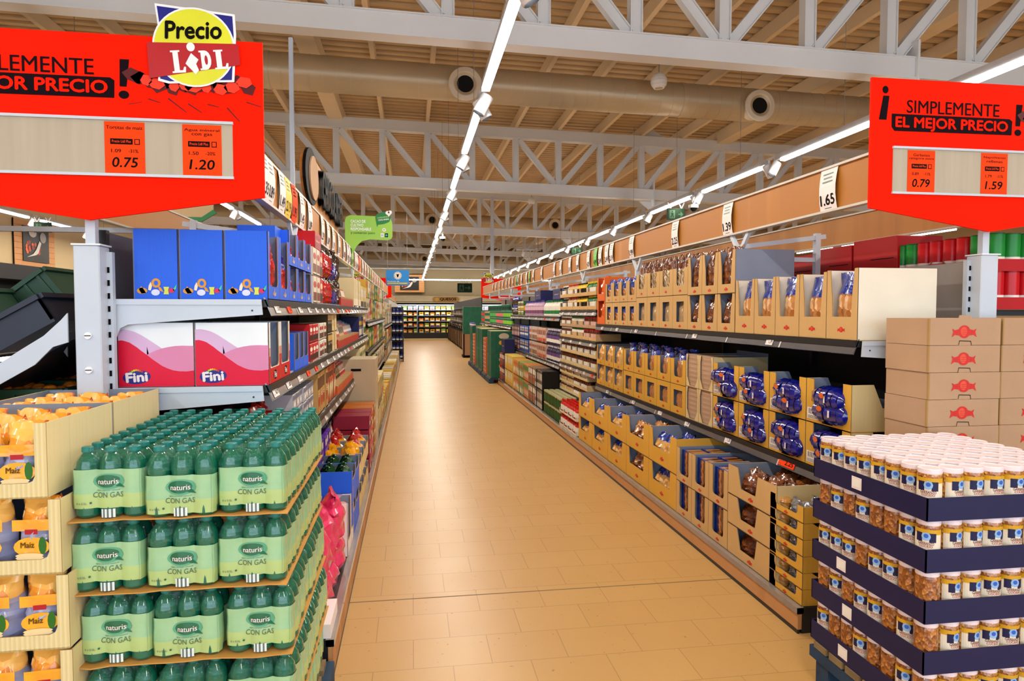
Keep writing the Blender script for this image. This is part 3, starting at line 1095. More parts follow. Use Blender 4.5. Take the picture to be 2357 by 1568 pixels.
# ================================================================ signs
def rosette(m, cx, cz, r, y):
    a = R(-4)
    sq = lambda k, yy, mm: m.poly([(cx + k * r * (x * math.cos(a) - z * math.sin(a)), cz + k * r * (x * math.sin(a) + z * math.cos(a))) for x, z in
                                   ((-0.98, 0.96), (0.92, 0.94), (0.98, 0.45), (1.0, -0.74), (0.55, -0.8), (-0.55, -0.96), (-0.80, -0.92), (-0.85, 0.3))], yy, mm)
    sq(1.0, y, 'white_paint')
    sq(0.94, y - 0.0008, 'logo_blue')
    m.disc(cx, cz, r * 0.98, r * 0.98, y - 0.0016, 'white_paint', 40)
    m.disc(cx, cz, r * 0.935, r * 0.935, y - 0.0024, 'logo_yellow', 40)
    m.poly([(cx - 1.06 * r, cz - 0.82 * r), (cx - 1.1 * r, cz + 0.06 * r), (cx + 1.06 * r, cz + 0.14 * r), (cx + 1.1 * r, cz - 0.38 * r)], y - 0.0032, 'logo_red')
    m.text('Precio', cx - 0.0 * r, cz + 0.42 * r, 1.32 * r, 0.42 * r, y - 0.004, 'ink_black', bold=0.035, rot=R(3), shear=0.08)
    # the four letters: slab L, leaning i with a dot, D, L
    T = m.T.copy()
    m.T = T @ Matrix.Translation((cx + 0.06 * r, 0, cz - 0.33 * r)) @ Matrix.Rotation(R(-6), 4, 'Y')
    h = 0.24 * r
    w = 0.085 * r
    yy = y - 0.004
    W = 'white_paint'

    def slabL(x, k):
        m.poly([(x, h * k), (x + 2.6 * w, h * k), (x + 2.6 * w, h * k - 0.5 * w), (x + 2.1 * w, h * k - 0.5 * w), (x + 2.1 * w, -h * k + 0.7 * w), (x + 3.0 * w, -h * k + 0.7 * w), (x + 3.4 * w, -h * k + 1.7 * w),
                (x + 3.9 * w, -h * k + 1.6 * w), (x + 3.7 * w, -h * k - 0.0 * w), (x, -h * k), (x, -h * k + 0.5 * w), (x + 0.6 * w, -h * k + 0.5 * w), (x + 0.6 * w, h * k - 0.5 * w), (x, h * k - 0.5 * w)], yy, W)
    slabL(-0.60 * r, 1.15)
    slabL(0.42 * r, 1.0)
    m.poly([(-0.11 * r, 0.19 * r), (0.05 * r, 0.02 * r), (-0.02 * r, -0.08 * r), (0.03 * r, -0.24 * r), (-0.06 * r, -0.34 * r), (-0.13 * r, -0.24 * r), (-0.27 * r, -0.06 * r)], yy - 0.0004, W)
    m.disc(-0.10 * r, 0.34 * r, 0.10 * r, 0.11 * r, yy - 0.0004, W, 16)
    x = 0.07 * r
    pts = [(x, h), (x + 1.6 * w, h)] + [(x + 1.6 * w + 1.7 * w * math.sin(t * math.pi / 8), h * math.cos(t * math.pi / 8)) for t in range(1, 8)] + [(x + 1.6 * w, -h), (x, -h), (x, -h + 0.5 * w), (x + 0.5 * w, -h + 0.5 * w), (x + 0.5 * w, h - 0.5 * w), (x, h - 0.5 * w)]
    m.poly(pts, yy - 0.0002, W)
    m.disc(x + 1.9 * w, 0, 0.45 * w, h * 0.5, yy - 0.0008, 'logo_red', 12)
    m.T = T


def red_sign(cards, far, label, loc, blank=False):
    r = bpy.data.objects.new('price_sign', None)
    COL.objects.link(r)
    r.location = loc
    tag(r, label, 'sign')
    m = MB()
    z0 = 0.0
    m.prism([(-0.628, 2.578), (0.628, 2.578), (0.628, 1.99), (0.0, 1.892), (-0.628, 1.99)], -0.006, 0.006, 'sign_red')
    obj('sign_board', m, r)
    m = MB()
    y = -0.0075
    if not far:
        m.text('SIMPLEMENTE', -0.21, 2.455, 0.48, 0.058, y, 'ink_dark', bold=0.008)
        m.prism([(-0.525, 2.419), (0.085, 2.419), (0.1, 2.409), (0.098, 2.345), (-0.51, 2.342), (-0.525, 2.36)], y, y + 0.001, 'ink_dark')
        m.text('EL MEJOR PRECIO', -0.215, 2.376, 0.58, 0.060, y - 0.0012, 'sign_red', bold=0.04)
        m.disc(-0.56, 2.525, 0.015, 0.017, y, 'ink_dark')
        m.poly([(-0.57, 2.498), (-0.54, 2.498), (-0.552, 2.39), (-0.59, 2.39)], y, 'ink_dark')
        m.poly([(0.12, 2.488), (0.153, 2.488), (0.142, 2.388), (0.118, 2.388)], y, 'ink_dark')
        m.disc(0.132, 2.358, 0.018, 0.015, y, 'ink_dark')
        rc, rz, rr = 0.385, 2.542, 0.150
        # broken wall: dark gaps and red lumps below the logo
        rg = random.Random(5)
        for k in range(13):
            a = -0.22 + 0.034 * k
            x = rc + a
            zc = 2.385 + 0.03 * abs(a) / 0.2 + rg.uniform(-0.012, 0.02)
            w = rg.uniform(0.022, 0.045)
            m.poly([(x - w, zc + rg.uniform(-0.01, 0.02)), (x - w * 0.2, zc + rg.uniform(0.01, 0.035)), (x + w, zc + rg.uniform(-0.005, 0.02)), (x + w * 0.6, zc - rg.uniform(0.005, 0.03)), (x - w * 0.5, zc - rg.uniform(0.01, 0.03))], y - 0.0004, C('#5a0d10'))
        for k in range(9):
            a = -0.17 + 0.042 * k
            x = rc + a + rg.uniform(-0.01, 0.01)
            zc = 2.378 + 0.03 * abs(a) / 0.2 + rg.uniform(-0.0, 0.03)
            w = rg.uniform(0.018, 0.034)
            m.poly([(x - w, zc), (x - w * 0.4, zc + 0.022), (x + w * 0.7, zc + 0.018), (x + w, zc - 0.004), (x + w * 0.3, zc - 0.02), (x - w * 0.6, zc - 0.014)], y - 0.003, C('#f03a1c'))
        for k in range(7):
            x0 = rc - 0.24 + 0.07 * k
            z1 = 2.335 + rg.uniform(-0.015, 0.015)
            x1, z2 = x0 + rg.uniform(0.03, 0.07), z1 - rg.uniform(-0.02, 0.05)
            m.poly([(x0, z1), (x0 + 0.004, z1 + 0.003), (x1 + 0.002, z2 + 0.002), (x1, z2)], y, C('#5a0d10'))
    else:
        rc, rz, rr = -0.40, 2.60, 0.16
    obj('sign_lettering', m, r)
    m = MB()
    rosette(m, rc, rz, rr, -0.016)
    m.prism([(rc - rr * 0.5, rz - rr * 0.5), (rc + rr * 0.5, rz - rr * 0.5), (rc + rr * 0.5, rz + rr * 0.6), (rc - rr * 0.5, rz + rr * 0.6)], -0.0155, -0.006, 'white_paint')
    obj('logo_rosette', m, r)
    m = MB()
    m.box(-0.515, 0.515, -0.009, -0.006, 2.066, 2.262, 'pale_wood')
    fr = obj('card_holder', m, r)
    m = MB()
    m.box(-0.518, 0.518, -0.016, -0.006, 2.056, 2.066, 'white_steel')
    m.box(-0.518, 0.518, -0.016, -0.006, 2.262, 2.272, 'white_steel')
    obj('holder_rail', m, fr)
    for cx, lines, was, price, lab in cards:
        m = MB()
        w, h = 0.140, 0.190
        x0, y = cx, -0.0112
        zc = 2.162
        m.box(x0 - w / 2, x0 + w / 2, -0.0108, -0.0095, zc - h / 2, zc + h / 2, 'paper_orange')
        for k, t in enumerate(lines):
            m.text(t, x0, zc + 0.074 - 0.017 * k, min(w * 0.9, 0.0105 * len(t)), 0.0125 if k == 0 or len(t) > 4 else 0.011, y, 'ink_dark', bold=0.012)
        m.rect(x0 - 0.05, x0 + 0.028, zc + 0.012, zc + 0.033, y, 'ink_black')
        m.text('Precio Lidl Plus', x0 - 0.011, zc + 0.023, 0.066, 0.010, y - 0.0005, 'paper_orange', bold=0.012)
        m.rect(x0 + 0.034, x0 + 0.053, zc + 0.012, zc + 0.033, y, 'ink_dark')
        m.rect(x0 + 0.037, x0 + 0.05, zc + 0.015, zc + 0.03, y - 0.0005, 'paper_orange')
        for a, b in zip(was, (x0 - 0.03, x0 + 0.03)):
            m.text(a, b, zc - 0.012, 0.034, 0.013, y, 'ink_black', bold=0.015)
        m.text(price, x0, zc - 0.054, 0.088, 0.036, y, 'ink_black', bold=0.02, shear=0.15)
        o = obj('offer_card', m, None, loc)
        tag(o, lab, 'price card', 'offer cards in the red signs')


red_sign([(0.132, ('Tortitas de maiz',), ('1.09', '-31%'), '0.75', 'orange offer card 0.75 for corn cakes in the red sign'),
          (0.405, ('Agua mineral', 'con gas'), ('1.50', '-20%'), '1.20', 'orange offer card 1.20 for fizzy water in the red sign')], False,
         'big red price sign with round yellow logo over the mineral water', (-1.185, 2.73, 0))
red_sign([(-0.372, ('Garbanzo', 'categoria extra'), ('0.89', '-11%'), '0.79', 'orange offer card 0.79 in the red sign above chickpeas'),
          (0.009, ('Napolitanas', 'rellenas'), ('1.79', '-11%'), '1.59', 'orange offer card 1.59 in the red sign above chickpeas')], False,
         'big red price sign over the candy boxes and chickpea jars', (2.70, 2.82, 0.035))
red_sign([], True, 'small far red sign at the end of the sweets shelving', (-1.22, 20.8, 0))
red_sign([], True, 'small far red sign at the end of the pasta side header', (2.78, 20.8, 0))

# black lettering board on the sweets header, seen almost edge on
m = MB()
pts = [(0.32 + 0.32 * math.cos(R(a)), 0.18 + 0.18 * math.sin(R(a))) for a in range(90, 271, 15)] + [(2.15, 0.0), (2.15, 0.34), (0.6, 0.36)]
m.prism(pts, 0.0, 0.02, 'header_wood')
r = tag(obj('department_sign', m, None, (-0.69, 4.55, 2.30), R(90)), 'wooden board with black relief letters on the sweets header', 'sign')
m = MB()
m.prism([(0.28 + 0.3 * math.cos(R(a)), 0.18 + 0.19 * math.sin(R(a))) for a in range(0, 360, 15)], -0.02, -0.0, 'ink_black')
m.prism([(0.33 + 0.2 * math.cos(R(a)), 0.18 + 0.15 * math.sin(R(a))) for a in range(0, 360, 15)], -0.03, -0.02, 'kraft_pink')
obj('round_emblem', m, r)
for i, ch in enumerate('CHOCOLATES'):
    vs, fs = glyphs(ch, 0.04)
    xs = [p[0] for p in vs]
    m = MB()
    for k in range(6):
        m.text(ch, 0.72 + i * 0.148, 0.185, 0.125, 0.25, -0.008 * k - 0.006, 'ink_black', bold=0.04)
    obj('relief_letter', m, r)

# green "cacao" flag sign
m = MB()
g = [(-0.02, 2.33), (-0.03, 2.40), (-0.03, 2.62), (-0.015, 2.66), (0.03, 2.68), (0.44, 2.67), (0.5, 2.64), (0.515, 2.6), (0.515, 2.44), (0.5, 2.41), (0.46, 2.395), (0.25, 2.40), (0.16, 2.38), (0.1, 2.32), (0.06, 2.24), (0.0, 2.2), (-0.01, 2.28)]
mat('cacao_green', '#9cc83c', 0.45, col2='#86bf52', vscale=2)
mat('leaf_green', '#177a3a', 0.45)
m.prism(g, 0, 0.02, 'cacao_green', 'header_trim')
r = tag(obj('flag_sign', m, None, (-0.73, 8.1, 0.0)), 'lime green flag sign about responsibly grown cocoa over the header', 'sign')
m = MB()
for k, t in enumerate(('CACAO DE', 'CULTIVO', 'RESPONSABLE')):
    w = (0.17, 0.145, 0.235)[k]
    m.text(t, 0.035 + w / 2, 2.610 - 0.045 * k, w, 0.032, -0.002, 'white_paint', bold=0.03)
m.text('y comercio justo', 0.175, 2.472, 0.28, 0.034, -0.002, C('#14532a'), bold=0.01)
m.poly([(0.32, 2.66), (0.34, 2.70), (0.42, 2.73), (0.49, 2.72), (0.50, 2.66), (0.48, 2.61), (0.42, 2.585), (0.35, 2.575), (0.34, 2.545), (0.33, 2.60)], -0.003, 'leaf_green')
m.text('COMPROMETIDOS', 0.41, 2.662, 0.14, 0.018, -0.004, C('#bfe08a'), bold=0.01, rot=R(8))
m.text('CON EL MANANA', 0.415, 2.635, 0.125, 0.018, -0.004, 'white_paint', bold=0.02, rot=R(8))
m.disc(0.46, 2.715, 0.024, 0.022, -0.004, 'paper_white', 12)
m.disc(0.49, 2.722, 0.024, 0.022, -0.004, 'paper_white', 12)
m.poly([(0.437, 2.708), (0.513, 2.716), (0.478, 2.672)], -0.0042, 'paper_white')
m.disc(0.42, 2.515, 0.021, 0.021, -0.002, 'paper_white', 14)
m.text('v', 0.42, 2.515, 0.018, 0.018, -0.003, C('#2b6fb0'), bold=0.03)
m.rect(0.38, 0.415, 2.43, 2.475, -0.002, 'paper_white')
m.disc(0.397, 2.452, 0.012, 0.012, -0.003, C('#8fb4d8'), 10)
m.rect(0.43, 0.465, 2.43, 2.475, -0.002, 'ink_black')
m.disc(0.447, 2.452, 0.012, 0.014, -0.003, C('#3fa7c8'), 10)
obj('sign_lettering', m, r)

# blue producers sign
m = MB()
mat('sign_blue', '#1f84d6', 0.45, var=0.02)
m.box(0, 0.415, 0, 0.012, 2.03, 2.31, 'sign_blue')
r = tag(obj('hanging_sign', m, None, (-0.45, 12.45, 0)), 'sky blue square sign with round white emblem above the aisle', 'sign')
m = MB()
m.disc(0.21, 2.21, 0.07, 0.07, -0.002, 'paper_white', 24)
m.disc(0.21, 2.21, 0.044, 0.044, -0.003, 'logo_yellow', 20)
m.disc(0.21, 2.21, 0.04, 0.04, -0.0035, 'paper_white', 20)
m.poly([(0.185, 2.235), (0.235, 2.235), (0.22, 2.18), (0.2, 2.18)], -0.0042, 'ink_black')
for k in range(12):
    a = k * math.pi / 6
    m.disc(0.21 + 0.058 * math.cos(a), 2.21 + 0.058 * math.sin(a), 0.007, 0.007, -0.003, C('#1f3f6a'), 6)
m.text('Productos de', 0.13, 2.105, 0.21, 0.022, -0.002, 'white_paint', bold=0.02)
m.rect(0.02, 0.39, 2.052, 2.085, -0.002, C('#a8a832'))
m.text('proveedores Canarios', 0.2, 2.068, 0.34, 0.020, -0.003, 'white_paint', bold=0.02)
obj('sign_lettering', m, r)
m = MB()
for x in (0.03, 0.38):
    m.cyl((x, 0.006, 2.31), (x, 0.006, 3.36), 0.003, 'rail_grey', n=5)
obj('hanging_wire', m, r)

# slim blue posters seen past the header of the next aisle
for x, y, z, w, h, lab in ((3.33, 9.6, 1.83, 1.5, 0.16, 'blue shelf poster under the second wood header'), ):
    m = MB()
    m.box(-0.01, 0.01, 0, w, 0, h, 'sign_blue')
    m.box(-0.011, 0.011, 0.05, w - 0.05, h * 0.1, h * 0.25, 'cacao_green')
    tag(obj('shelf_poster', m, None, (x, y, z)), lab, 'poster')

# green curved banner and rail high on the produce side
m = MB()
m.prism([(0, 0), (0.9, 0.0), (1.0, 0.06), (1.0, 0.3), (0.1, 0.3), (0.0, 0.2)], 0, 0.02, 'wall_beige', 'leaf_green')
m.prism([(0.1, -0.03), (0.9, -0.03), (1.03, 0.05), (1.0, 0.08), (0.9, 0.01), (0.1, 0.01)], -0.004, 0.02, 'leaf_green')
tag(obj('curved_banner', m, None, (-2.78, 6.5, 2.40)), 'beige rounded banner with green lower rim behind the red sign', 'banner')
m = MB()
m.box(-2.6, -0.86, 4.32, 4.35, 2.02, 2.05, 'rail_grey')
m.box(-2.62, -2.58, 4.32, 4.35, 2.0, 2.25, 'rail_grey')
tag(obj('cross_rail', m), 'thin grey rail crossing above the blue candy cartons', 'rail')
# ================================================================ goods: shapes used many times (front faces -y, origin front bottom centre)
def emblem(m, cx, cz, s, y, col='emblem_red'):
    m.disc(cx, cz, s * 0.52, s * 0.5, y, col, 16)
    for k in (-1, 1):
        m.poly([(cx + k * s * 0.35, cz + s * 0.22), (cx + k * s * 0.8, cz + s * 0.12), (cx + k * s * 1.05, cz + s * 0.24), (cx + k * s * 0.95, cz - s * 0.02), (cx + k * s * 1.08, cz - s * 0.42), (cx + k * s * 0.8, cz - s * 0.24), (cx + k * s * 0.35, cz - s * 0.3)], y + 0.0002, col)
    m.disc(cx - s * 0.04, cz + s * 0.02, s * 0.28, s * 0.36, y - 0.0004, C('#e0563a'), 12)
    for k in range(3):
        m.rect(cx - s * 0.2, cx + s * 0.2, cz - s * 0.2 + k * s * 0.15, cz - s * 0.16 + k * s * 0.15, y - 0.0008, col)


def carton(w, h, d, body, style='u', hb=0.32, e=0.16, inner='carton_inner', emb=0.0, embz=None, side=None, slots=False, label=False, back=1.0, sidecut=None, lean=0.0):
    """open-fronted display carton: floor, back, two sides, cut-out front"""
    m = MB()
    t = 0.004
    W = w / 2 - 0.0015
    side = side or body
    m.box(-W, W, 0, d, 0, t, body)
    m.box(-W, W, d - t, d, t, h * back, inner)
    for s in (-1, 1):
        x0, x1 = sorted((s * W, s * (W - t)))
        xi0, xi1 = sorted((s * (W - t), s * (W - t - 0.0008)))
        if sidecut:          # side drops behind the front corner
            hc, yc = sidecut
            for a, b, mm in ((x0, x1, side), (xi0, xi1, inner)):
                pts = [(0.001, t), (0.001, h), (yc, h), (yc + 0.05, h * hc), (d - t, h * hc), (d - t, t)]
                vs = [(a, p[0], p[1]) for p in pts] + [(b, p[0], p[1]) for p in pts]
                n = len(pts)
                m.add(vs, [tuple(range(n)), tuple(range(2 * n - 1, n - 1, -1))] + [(i, n + i, n + (i + 1) % n, (i + 1) % n) for i in range(n)], mm)
        else:
            m.box(x0, x1, 0.001, d - t, t, h, side)
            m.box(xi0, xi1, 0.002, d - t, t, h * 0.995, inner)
    E = e * w
    B = hb * h
    if style == 'u':
        r = min(0.02, E)
        p = [(-W, 0), (W, 0), (W, h), (W - E, h), (W - E, B + r), (W - E - r * 0.3, B + r * 0.3), (W - E - r, B), (-W + E + r, B), (-W + E + r * 0.3, B + r * 0.3), (-W + E, B + r), (-W + E, h), (-W, h)]
    elif style == 'taper':      # narrow posts that widen downwards, straight lip in front
        p = [(-W, 0), (W, 0), (W, h), (W - E * 0.8, h), (W - E * 1.3, h * 0.62), (W - E * 1.5, B), (-W + E * 1.5, B), (-W + E * 1.3, h * 0.62), (-W + E * 0.8, h), (-W, h)]
    elif style == 'skew':       # wide tray: opening towards one side, slanting lip
        p = [(-W, 0), (W, 0), (W, h), (W - E * 1.2, h), (W - E * 1.35, B), (-W + E * 0.95, B), (-W + E * 0.7, h), (-W, h)]
    elif style == 'waist':
        p = [(-W, 0), (W, 0), (W, h), (W - E, h), (W - E * 0.55, h * 0.8), (W - E * 0.6, h * 0.3), (W - E * 2, B), (-W + E * 2, B), (-W + E * 0.6, h * 0.3), (-W + E * 0.55, h * 0.8), (-W + E, h), (-W, h)]
    elif style == 'window':
        tp = h * 0.82
        for q in ([(-W, 0), (W, 0), (W, B), (-W, B)], [(-W, tp), (W, tp), (W, h), (-W, h)], [(-W, B), (-W + E, B), (-W + E, tp), (-W, tp)], [(W - E, B), (W, B), (W, tp), (W - E, tp)]):
            m.prism(q, 0, t, body)
        p = None
    if p:
        m.prism(p, 0, t, body, 'cut_edge')
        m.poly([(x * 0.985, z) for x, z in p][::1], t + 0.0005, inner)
    if emb:
        emblem(m, 0, embz if embz else B * 0.45, emb, -0.0012)
        m.poly([(-W, 0.002), (W, 0.002), (W, 0.003), (-W, 0.003)], -0.001, 'cut_edge')
    if slots:
        for z in (B * 0.62, B * 0.1):
            m.poly([(-w * 0.12, z), (w * 0.12, z), (w * 0.10, z + h * 0.075), (-w * 0.10, z + h * 0.075)], -0.001, 'ink_black')
    if label:
        m.rect(-W + 0.01, -W + w * 0.30, h * 0.08, h * 0.34, -0.001, 'paper_white')
        m.rect(-W + 0.016, -W + w * 0.24, h * 0.20, h * 0.32, -0.0018, 'barcode')
        for k in range(3):
            m.rect(-W + 0.016, -W + w * 0.27, h * (0.1 + 0.025 * k), h * (0.11 + 0.025 * k), -0.0018, 'print_grey')
    return m


def pouch(w, h, d, body, top, split=0.75, seed=1, wr=0.005, tw=False, lean=0.0, crimp=1.0):
    m = MB()
    m.pouch(w, d, h, 0, 0, d / 2, body, top, split, wr, seed, lean=lean, crimp=crimp)
    if tw:      # twisted neck with a flared top
        rg = random.Random(seed)
        vs, k = [], 10
        for j, (r, z) in enumerate(((0.018, 0.97), (0.03, 1.03), (0.045, 1.09), (0.05, 1.15))):
            for i in range(k):
                a = 2 * math.pi * i / k
                q = r * rg.uniform(0.7, 1.25)
                vs.append((q * math.cos(a) * 1.2, d / 2 + q * math.sin(a) * 0.7, h * z + rg.uniform(-0.006, 0.006)))
        m.add(vs, [(j * k + i, j * k + (i + 1) % k, (j + 1) * k + (i + 1) % k, (j + 1) * k + i) for j in range(3) for i in range(k)], top, True)
    return m


def bottle(r, h, body, cap, label=None, lab2=None, neck=0.35, z0=0.0, n=12, sq=False):
    m = MB()
    hs = h * (0.72 if neck < 0.6 else 0.85)
    prof = [(r * 0.85, 0.0, body), (r, 0.006, body)]
    if label:
        prof += [(r, h * 0.14, body), (r * 1.015, h * 0.14, label), (r * 1.015, h * 0.36, label), (r * 1.015, h * 0.58, lab2 or label), (r, h * 0.581, body)]
    prof += [(r, hs - h * 0.08, body), (r * 0.8, hs, body), (r * neck, hs + h * 0.1, body), (r * neck, h * 0.88, body), (r * neck * 1.15, h * 0.885, cap), (r * neck * 1.15, h, cap), (0.001, h, cap)]
    return m.lathe(prof, body, n=4 if sq else n, smooth=not sq)


def can(r, h, body, top, label=None, n=14, lo=0.2, hi=0.7):
    m = MB()
    return m.lathe([(r * 0.96, 0, top), (r, 0.004, body), (r, h * lo, body), (r * 1.003, h * (lo + 0.01), label or body), (r * 1.003, h * hi, label or body), (r, h * (hi + 0.01), body), (r, h - 0.006, body), (r * 1.02, h - 0.005, top), (r * 1.02, h, top), (0.001, h - 0.001, top)], body, n=n)


def jar(r, h, food, lid, label, n=14):
    m = MB()
    return m.lathe([(r * 0.92, 0, food), (r, 0.005, food), (r, h * 0.15, food), (r * 1.01, h * 0.15, label), (r * 1.01, h * 0.6, label), (r, h * 0.61, food), (r, h * 0.78, food), (r * 0.9, h * 0.85, food), (r * 0.96, h * 0.855, lid), (r * 0.96, h, lid), (0.001, h, lid)], food, n=n)


def pack(w, h, d, c, c2=None, c3=None, motif=0):
    """a printed carton box"""
    m = MB()
    m.bevbox(-w / 2 + 0.001, w / 2 - 0.001, 0, d, 0, h, c, min(0.002, w * 0.05))
    if c2 and motif < 4:      # darker printed border and foot
        for a, b_ in ((-w / 2 + 0.0015, -w * 0.455), (w * 0.455, w / 2 - 0.0015)):
            m.rect(a, b_, 0.002, h - 0.003, -0.0004, 'ink_dark')
        m.rect(-w * 0.455, w * 0.455, 0.002, h * 0.05, -0.0004, 'ink_dark')
    y = -0.0008
    W = w / 2 * 0.94
    if motif == 0 and c2:
        m.rect(-W, W, h * 0.62, h * 0.9, y, c2)
        m.disc(0, h * 0.34, w * 0.28, h * 0.15, y, c3 or c2, 12)
    elif motif == 1 and c2:
        m.disc(0, h * 0.7, w * 0.36, h * 0.12, y, c2, 14)
        m.rect(-W * 0.8, W * 0.8, h * 0.12, h * 0.42, y, c3 or c2)
    elif motif == 2 and c2:
        m.rect(-W, W, h * 0.05, h * 0.3, y, c2)
        m.rect(-W * 0.6, W * 0.6, h * 0.5, h * 0.85, y, c3 or c2)
    elif motif == 3 and c2:
        m.poly([(-W, h * 0.1), (W, h * 0.35), (W, h * 0.6), (-W, h * 0.45)], y, c2)
        m.rect(-W * 0.7, W * 0.7, h * 0.7, h * 0.85, y, c3 or c2)
    if c2:
        for k in range(2):
            m.rect(-W * 0.6, W * (0.6 - 0.3 * k), h * (0.5 - 0.05 * k), h * (0.515 - 0.05 * k), y - 0.0004, 'paper_white')
    return m


def tray(w, h, d, body, lip=0.4, inner='carton_inner', post=0.1):
    return carton(w, h, d, body, style='u', hb=lip, e=post, inner=inner)


RO, LO = R(-90), R(90)


def Rp(y, z, x=RX + 0.02):
    return (x, y, z)


def Lp(y, z, x=LX - 0.02):
    return (x, y, z)


# ================================================================ right, first run: pasta, bread and toast cartons
nm = 'paper_carton'
# -- top shelf
g1 = P('display_carton', 'carton', carton(0.243, 0.345, 0.42, 'kraft', 'taper', hb=0.33, e=0.13, emb=0.028, side='kraft', inner='carton_white'))
g1e = P('display_carton', 'carton', carton(0.243, 0.35, 0.42, 'kraft', 'taper', hb=0.33, e=0.13, emb=0.028, side='carton_white', inner='carton_white'))
bagA = [P('pastry_bag', 'bag', pouch(0.15, 0.315, 0.085, 'bread_film', 'film_blue', 0.64, seed=s, wr=0.006, crimp=0.2)) for s in (1, 2, 3)]
for i in range(5):
    yc = 2.93 + 0.245 * (i + 0.5)
    (g1e if i == 0 else g1).put(Rp(yc, 1.41), RO, 'kraft carton holding blue-topped pastry bags, top shelf, %s from the pallet end' % nth(i + 1), 'cartons of blue-topped pastry bags')
    for j in range(4):
        q = j % 2
        bagA[(i + j) % 3].put((RX + 0.027 + 0.10 * (j // 2) + 0.016 * q, yc + (0.032 if q else -0.032), 1.418 + rnd.uniform(0, 0.02)), RO + rnd.uniform(-0.08, 0.08),
                              'pastry bag with blue header, %s row, %s side, in top shelf carton %s' % (('front', 'second')[j // 2], ('near', 'far')[q], nth(i + 1)), 'blue-topped pastry bags')
# -- three columns, two high, brown bags
g2 = P('display_carton', 'carton', carton(0.253, 0.262, 0.42, 'kraft', 'taper', hb=0.24, e=0.16, emb=0.026))
g2b = P('display_carton', 'carton', carton(0.253, 0.29, 0.42, 'kraft', 'taper', hb=0.22, e=0.16, emb=0.026, side='carton_inner'))
bagB = [P('bun_bag', 'bag', pouch(0.125, 0.29, 0.10, 'brown_film', 'brown_film', 0.8, seed=s, wr=0.010, crimp=0.3)) for s in (4, 5)]
bagB2 = [P('bun_bag', 'bag', pouch(0.125, 0.225, 0.10, 'brown_film', 'brown_film', 0.8, seed=s, wr=0.010, crimp=0.3)) for s in (14, 15)]
for i in range(3):
    yc = 4.165 + 0.255 * (i + 0.5)
    for lv in (0, 1):
        (g2b if lv else g2).put(Rp(yc, 1.41 + 0.264 * lv), RO, 'kraft carton holding dark bun bags, top shelf, %s row, %s from the pallet end' % (('lower', 'upper')[lv], nth(i + 1)), 'cartons of dark bun bags')
        for q in (0, 1):
            (bagB if lv else bagB2)[q].put((RX + 0.035, yc + (0.05 if q else -0.05), 1.417 + 0.264 * lv + (0.02 if lv else 0)), RO + rnd.uniform(-0.1, 0.1),
                                'brown glossy bun bag, %s side, in %s row carton %s' % (('near', 'far')[q], ('lower', 'upper')[lv], nth(i + 1)), 'dark bun bags')
# -- four columns of bread stick cartons
g3 = P('display_carton', 'carton', carton(0.298, 0.215, 0.42, 'kraft', 'u', hb=0.36, e=0.24, emb=0.024))
g3w = P('display_carton', 'carton', carton(0.298, 0.27, 0.42, 'kraft', 'window', hb=0.22, e=0.24, emb=0.024))
bagC = [P('breadstick_bag', 'bag', pouch(0.085, 0.315, 0.07, 'stick_film', 'brown_film', 0.68, seed=s, wr=0.008, tw=False)) for s in (6, 7, 8)]
bagC2 = P('breadstick_bag', 'bag', pouch(0.26, 0.24, 0.07, 'stick_film', 'brown_film', 0.93, seed=9, wr=0.004, crimp=0.0))
for i in range(4):
    yc = 4.93 + 0.30 * (i + 0.5)
    g3w.put(Rp(yc, 1.41), RO, 'kraft carton with breadsticks behind a window, lower row, %s from the pallet end' % nth(i + 1), 'windowed breadstick cartons')
    g3.put(Rp(yc, 1.682), RO, 'open kraft carton of tall breadstick bags, upper row, %s from the pallet end' % nth(i + 1), 'open breadstick cartons')
    bagC2.put((RX + 0.035, yc, 1.417), RO, 'breadstick bag seen through the window of lower carton %s' % nth(i + 1), 'windowed breadstick bags')
    for q in range(6):
        bagC[(i + q) % 3].put((RX + 0.035 + 0.075 * (q // 3), yc + 0.082 * ((q % 3) - 1), 1.69), RO + rnd.uniform(-0.1, 0.1),
                              'tall breadstick bag with brown top, %s row place %s, upper carton %s' % (('front', 'rear')[q // 3], nth(q % 3 + 1), nth(i + 1)), 'tall breadstick bags',
                              rot=(rnd.uniform(-0.05, 0.05), rnd.uniform(-0.06, 0.06), RO))
# -- four narrower columns with blue headers
g4 = P('display_carton', 'carton', carton(0.253, 0.205, 0.42, 'kraft', 'u', hb=0.32, e=0.2, emb=0.022))
g4w = P('display_carton', 'carton', carton(0.253, 0.235, 0.42, 'kraft', 'window', hb=0.22, e=0.24, emb=0.022))
bagD = [P('cookie_bag', 'bag', pouch(0.115, 0.235, 0.07, 'bread_film', 'film_blue', 0.6, seed=s, wr=0.008, crimp=0.2)) for s in (10, 11)]
for i in range(4):
    yc = 6.13 + 0.255 * (i + 0.5)
    g4w.put(Rp(yc, 1.41), RO, 'windowed kraft cookie carton, lower row, %s beyond the breadsticks' % nth(i + 1), 'windowed cookie cartons')
    g4.put(Rp(yc, 1.647), RO, 'open kraft cookie carton, upper row, %s beyond the breadsticks' % nth(i + 1), 'open cookie cartons')
    for lv in (0, 1):
        for q in (0, 1):
            bagD[q].put((RX + 0.035, yc + (0.048 if q else -0.048), 1.417 + 0.237 * lv), RO, 'cookie bag with blue header, %s side, %s carton %s beyond breadsticks' % (('near', 'far')[q], ('lower', 'upper')[lv], nth(i + 1)), 'blue-topped cookie bags', scale=1.0 if lv else (1, 1, 0.93))
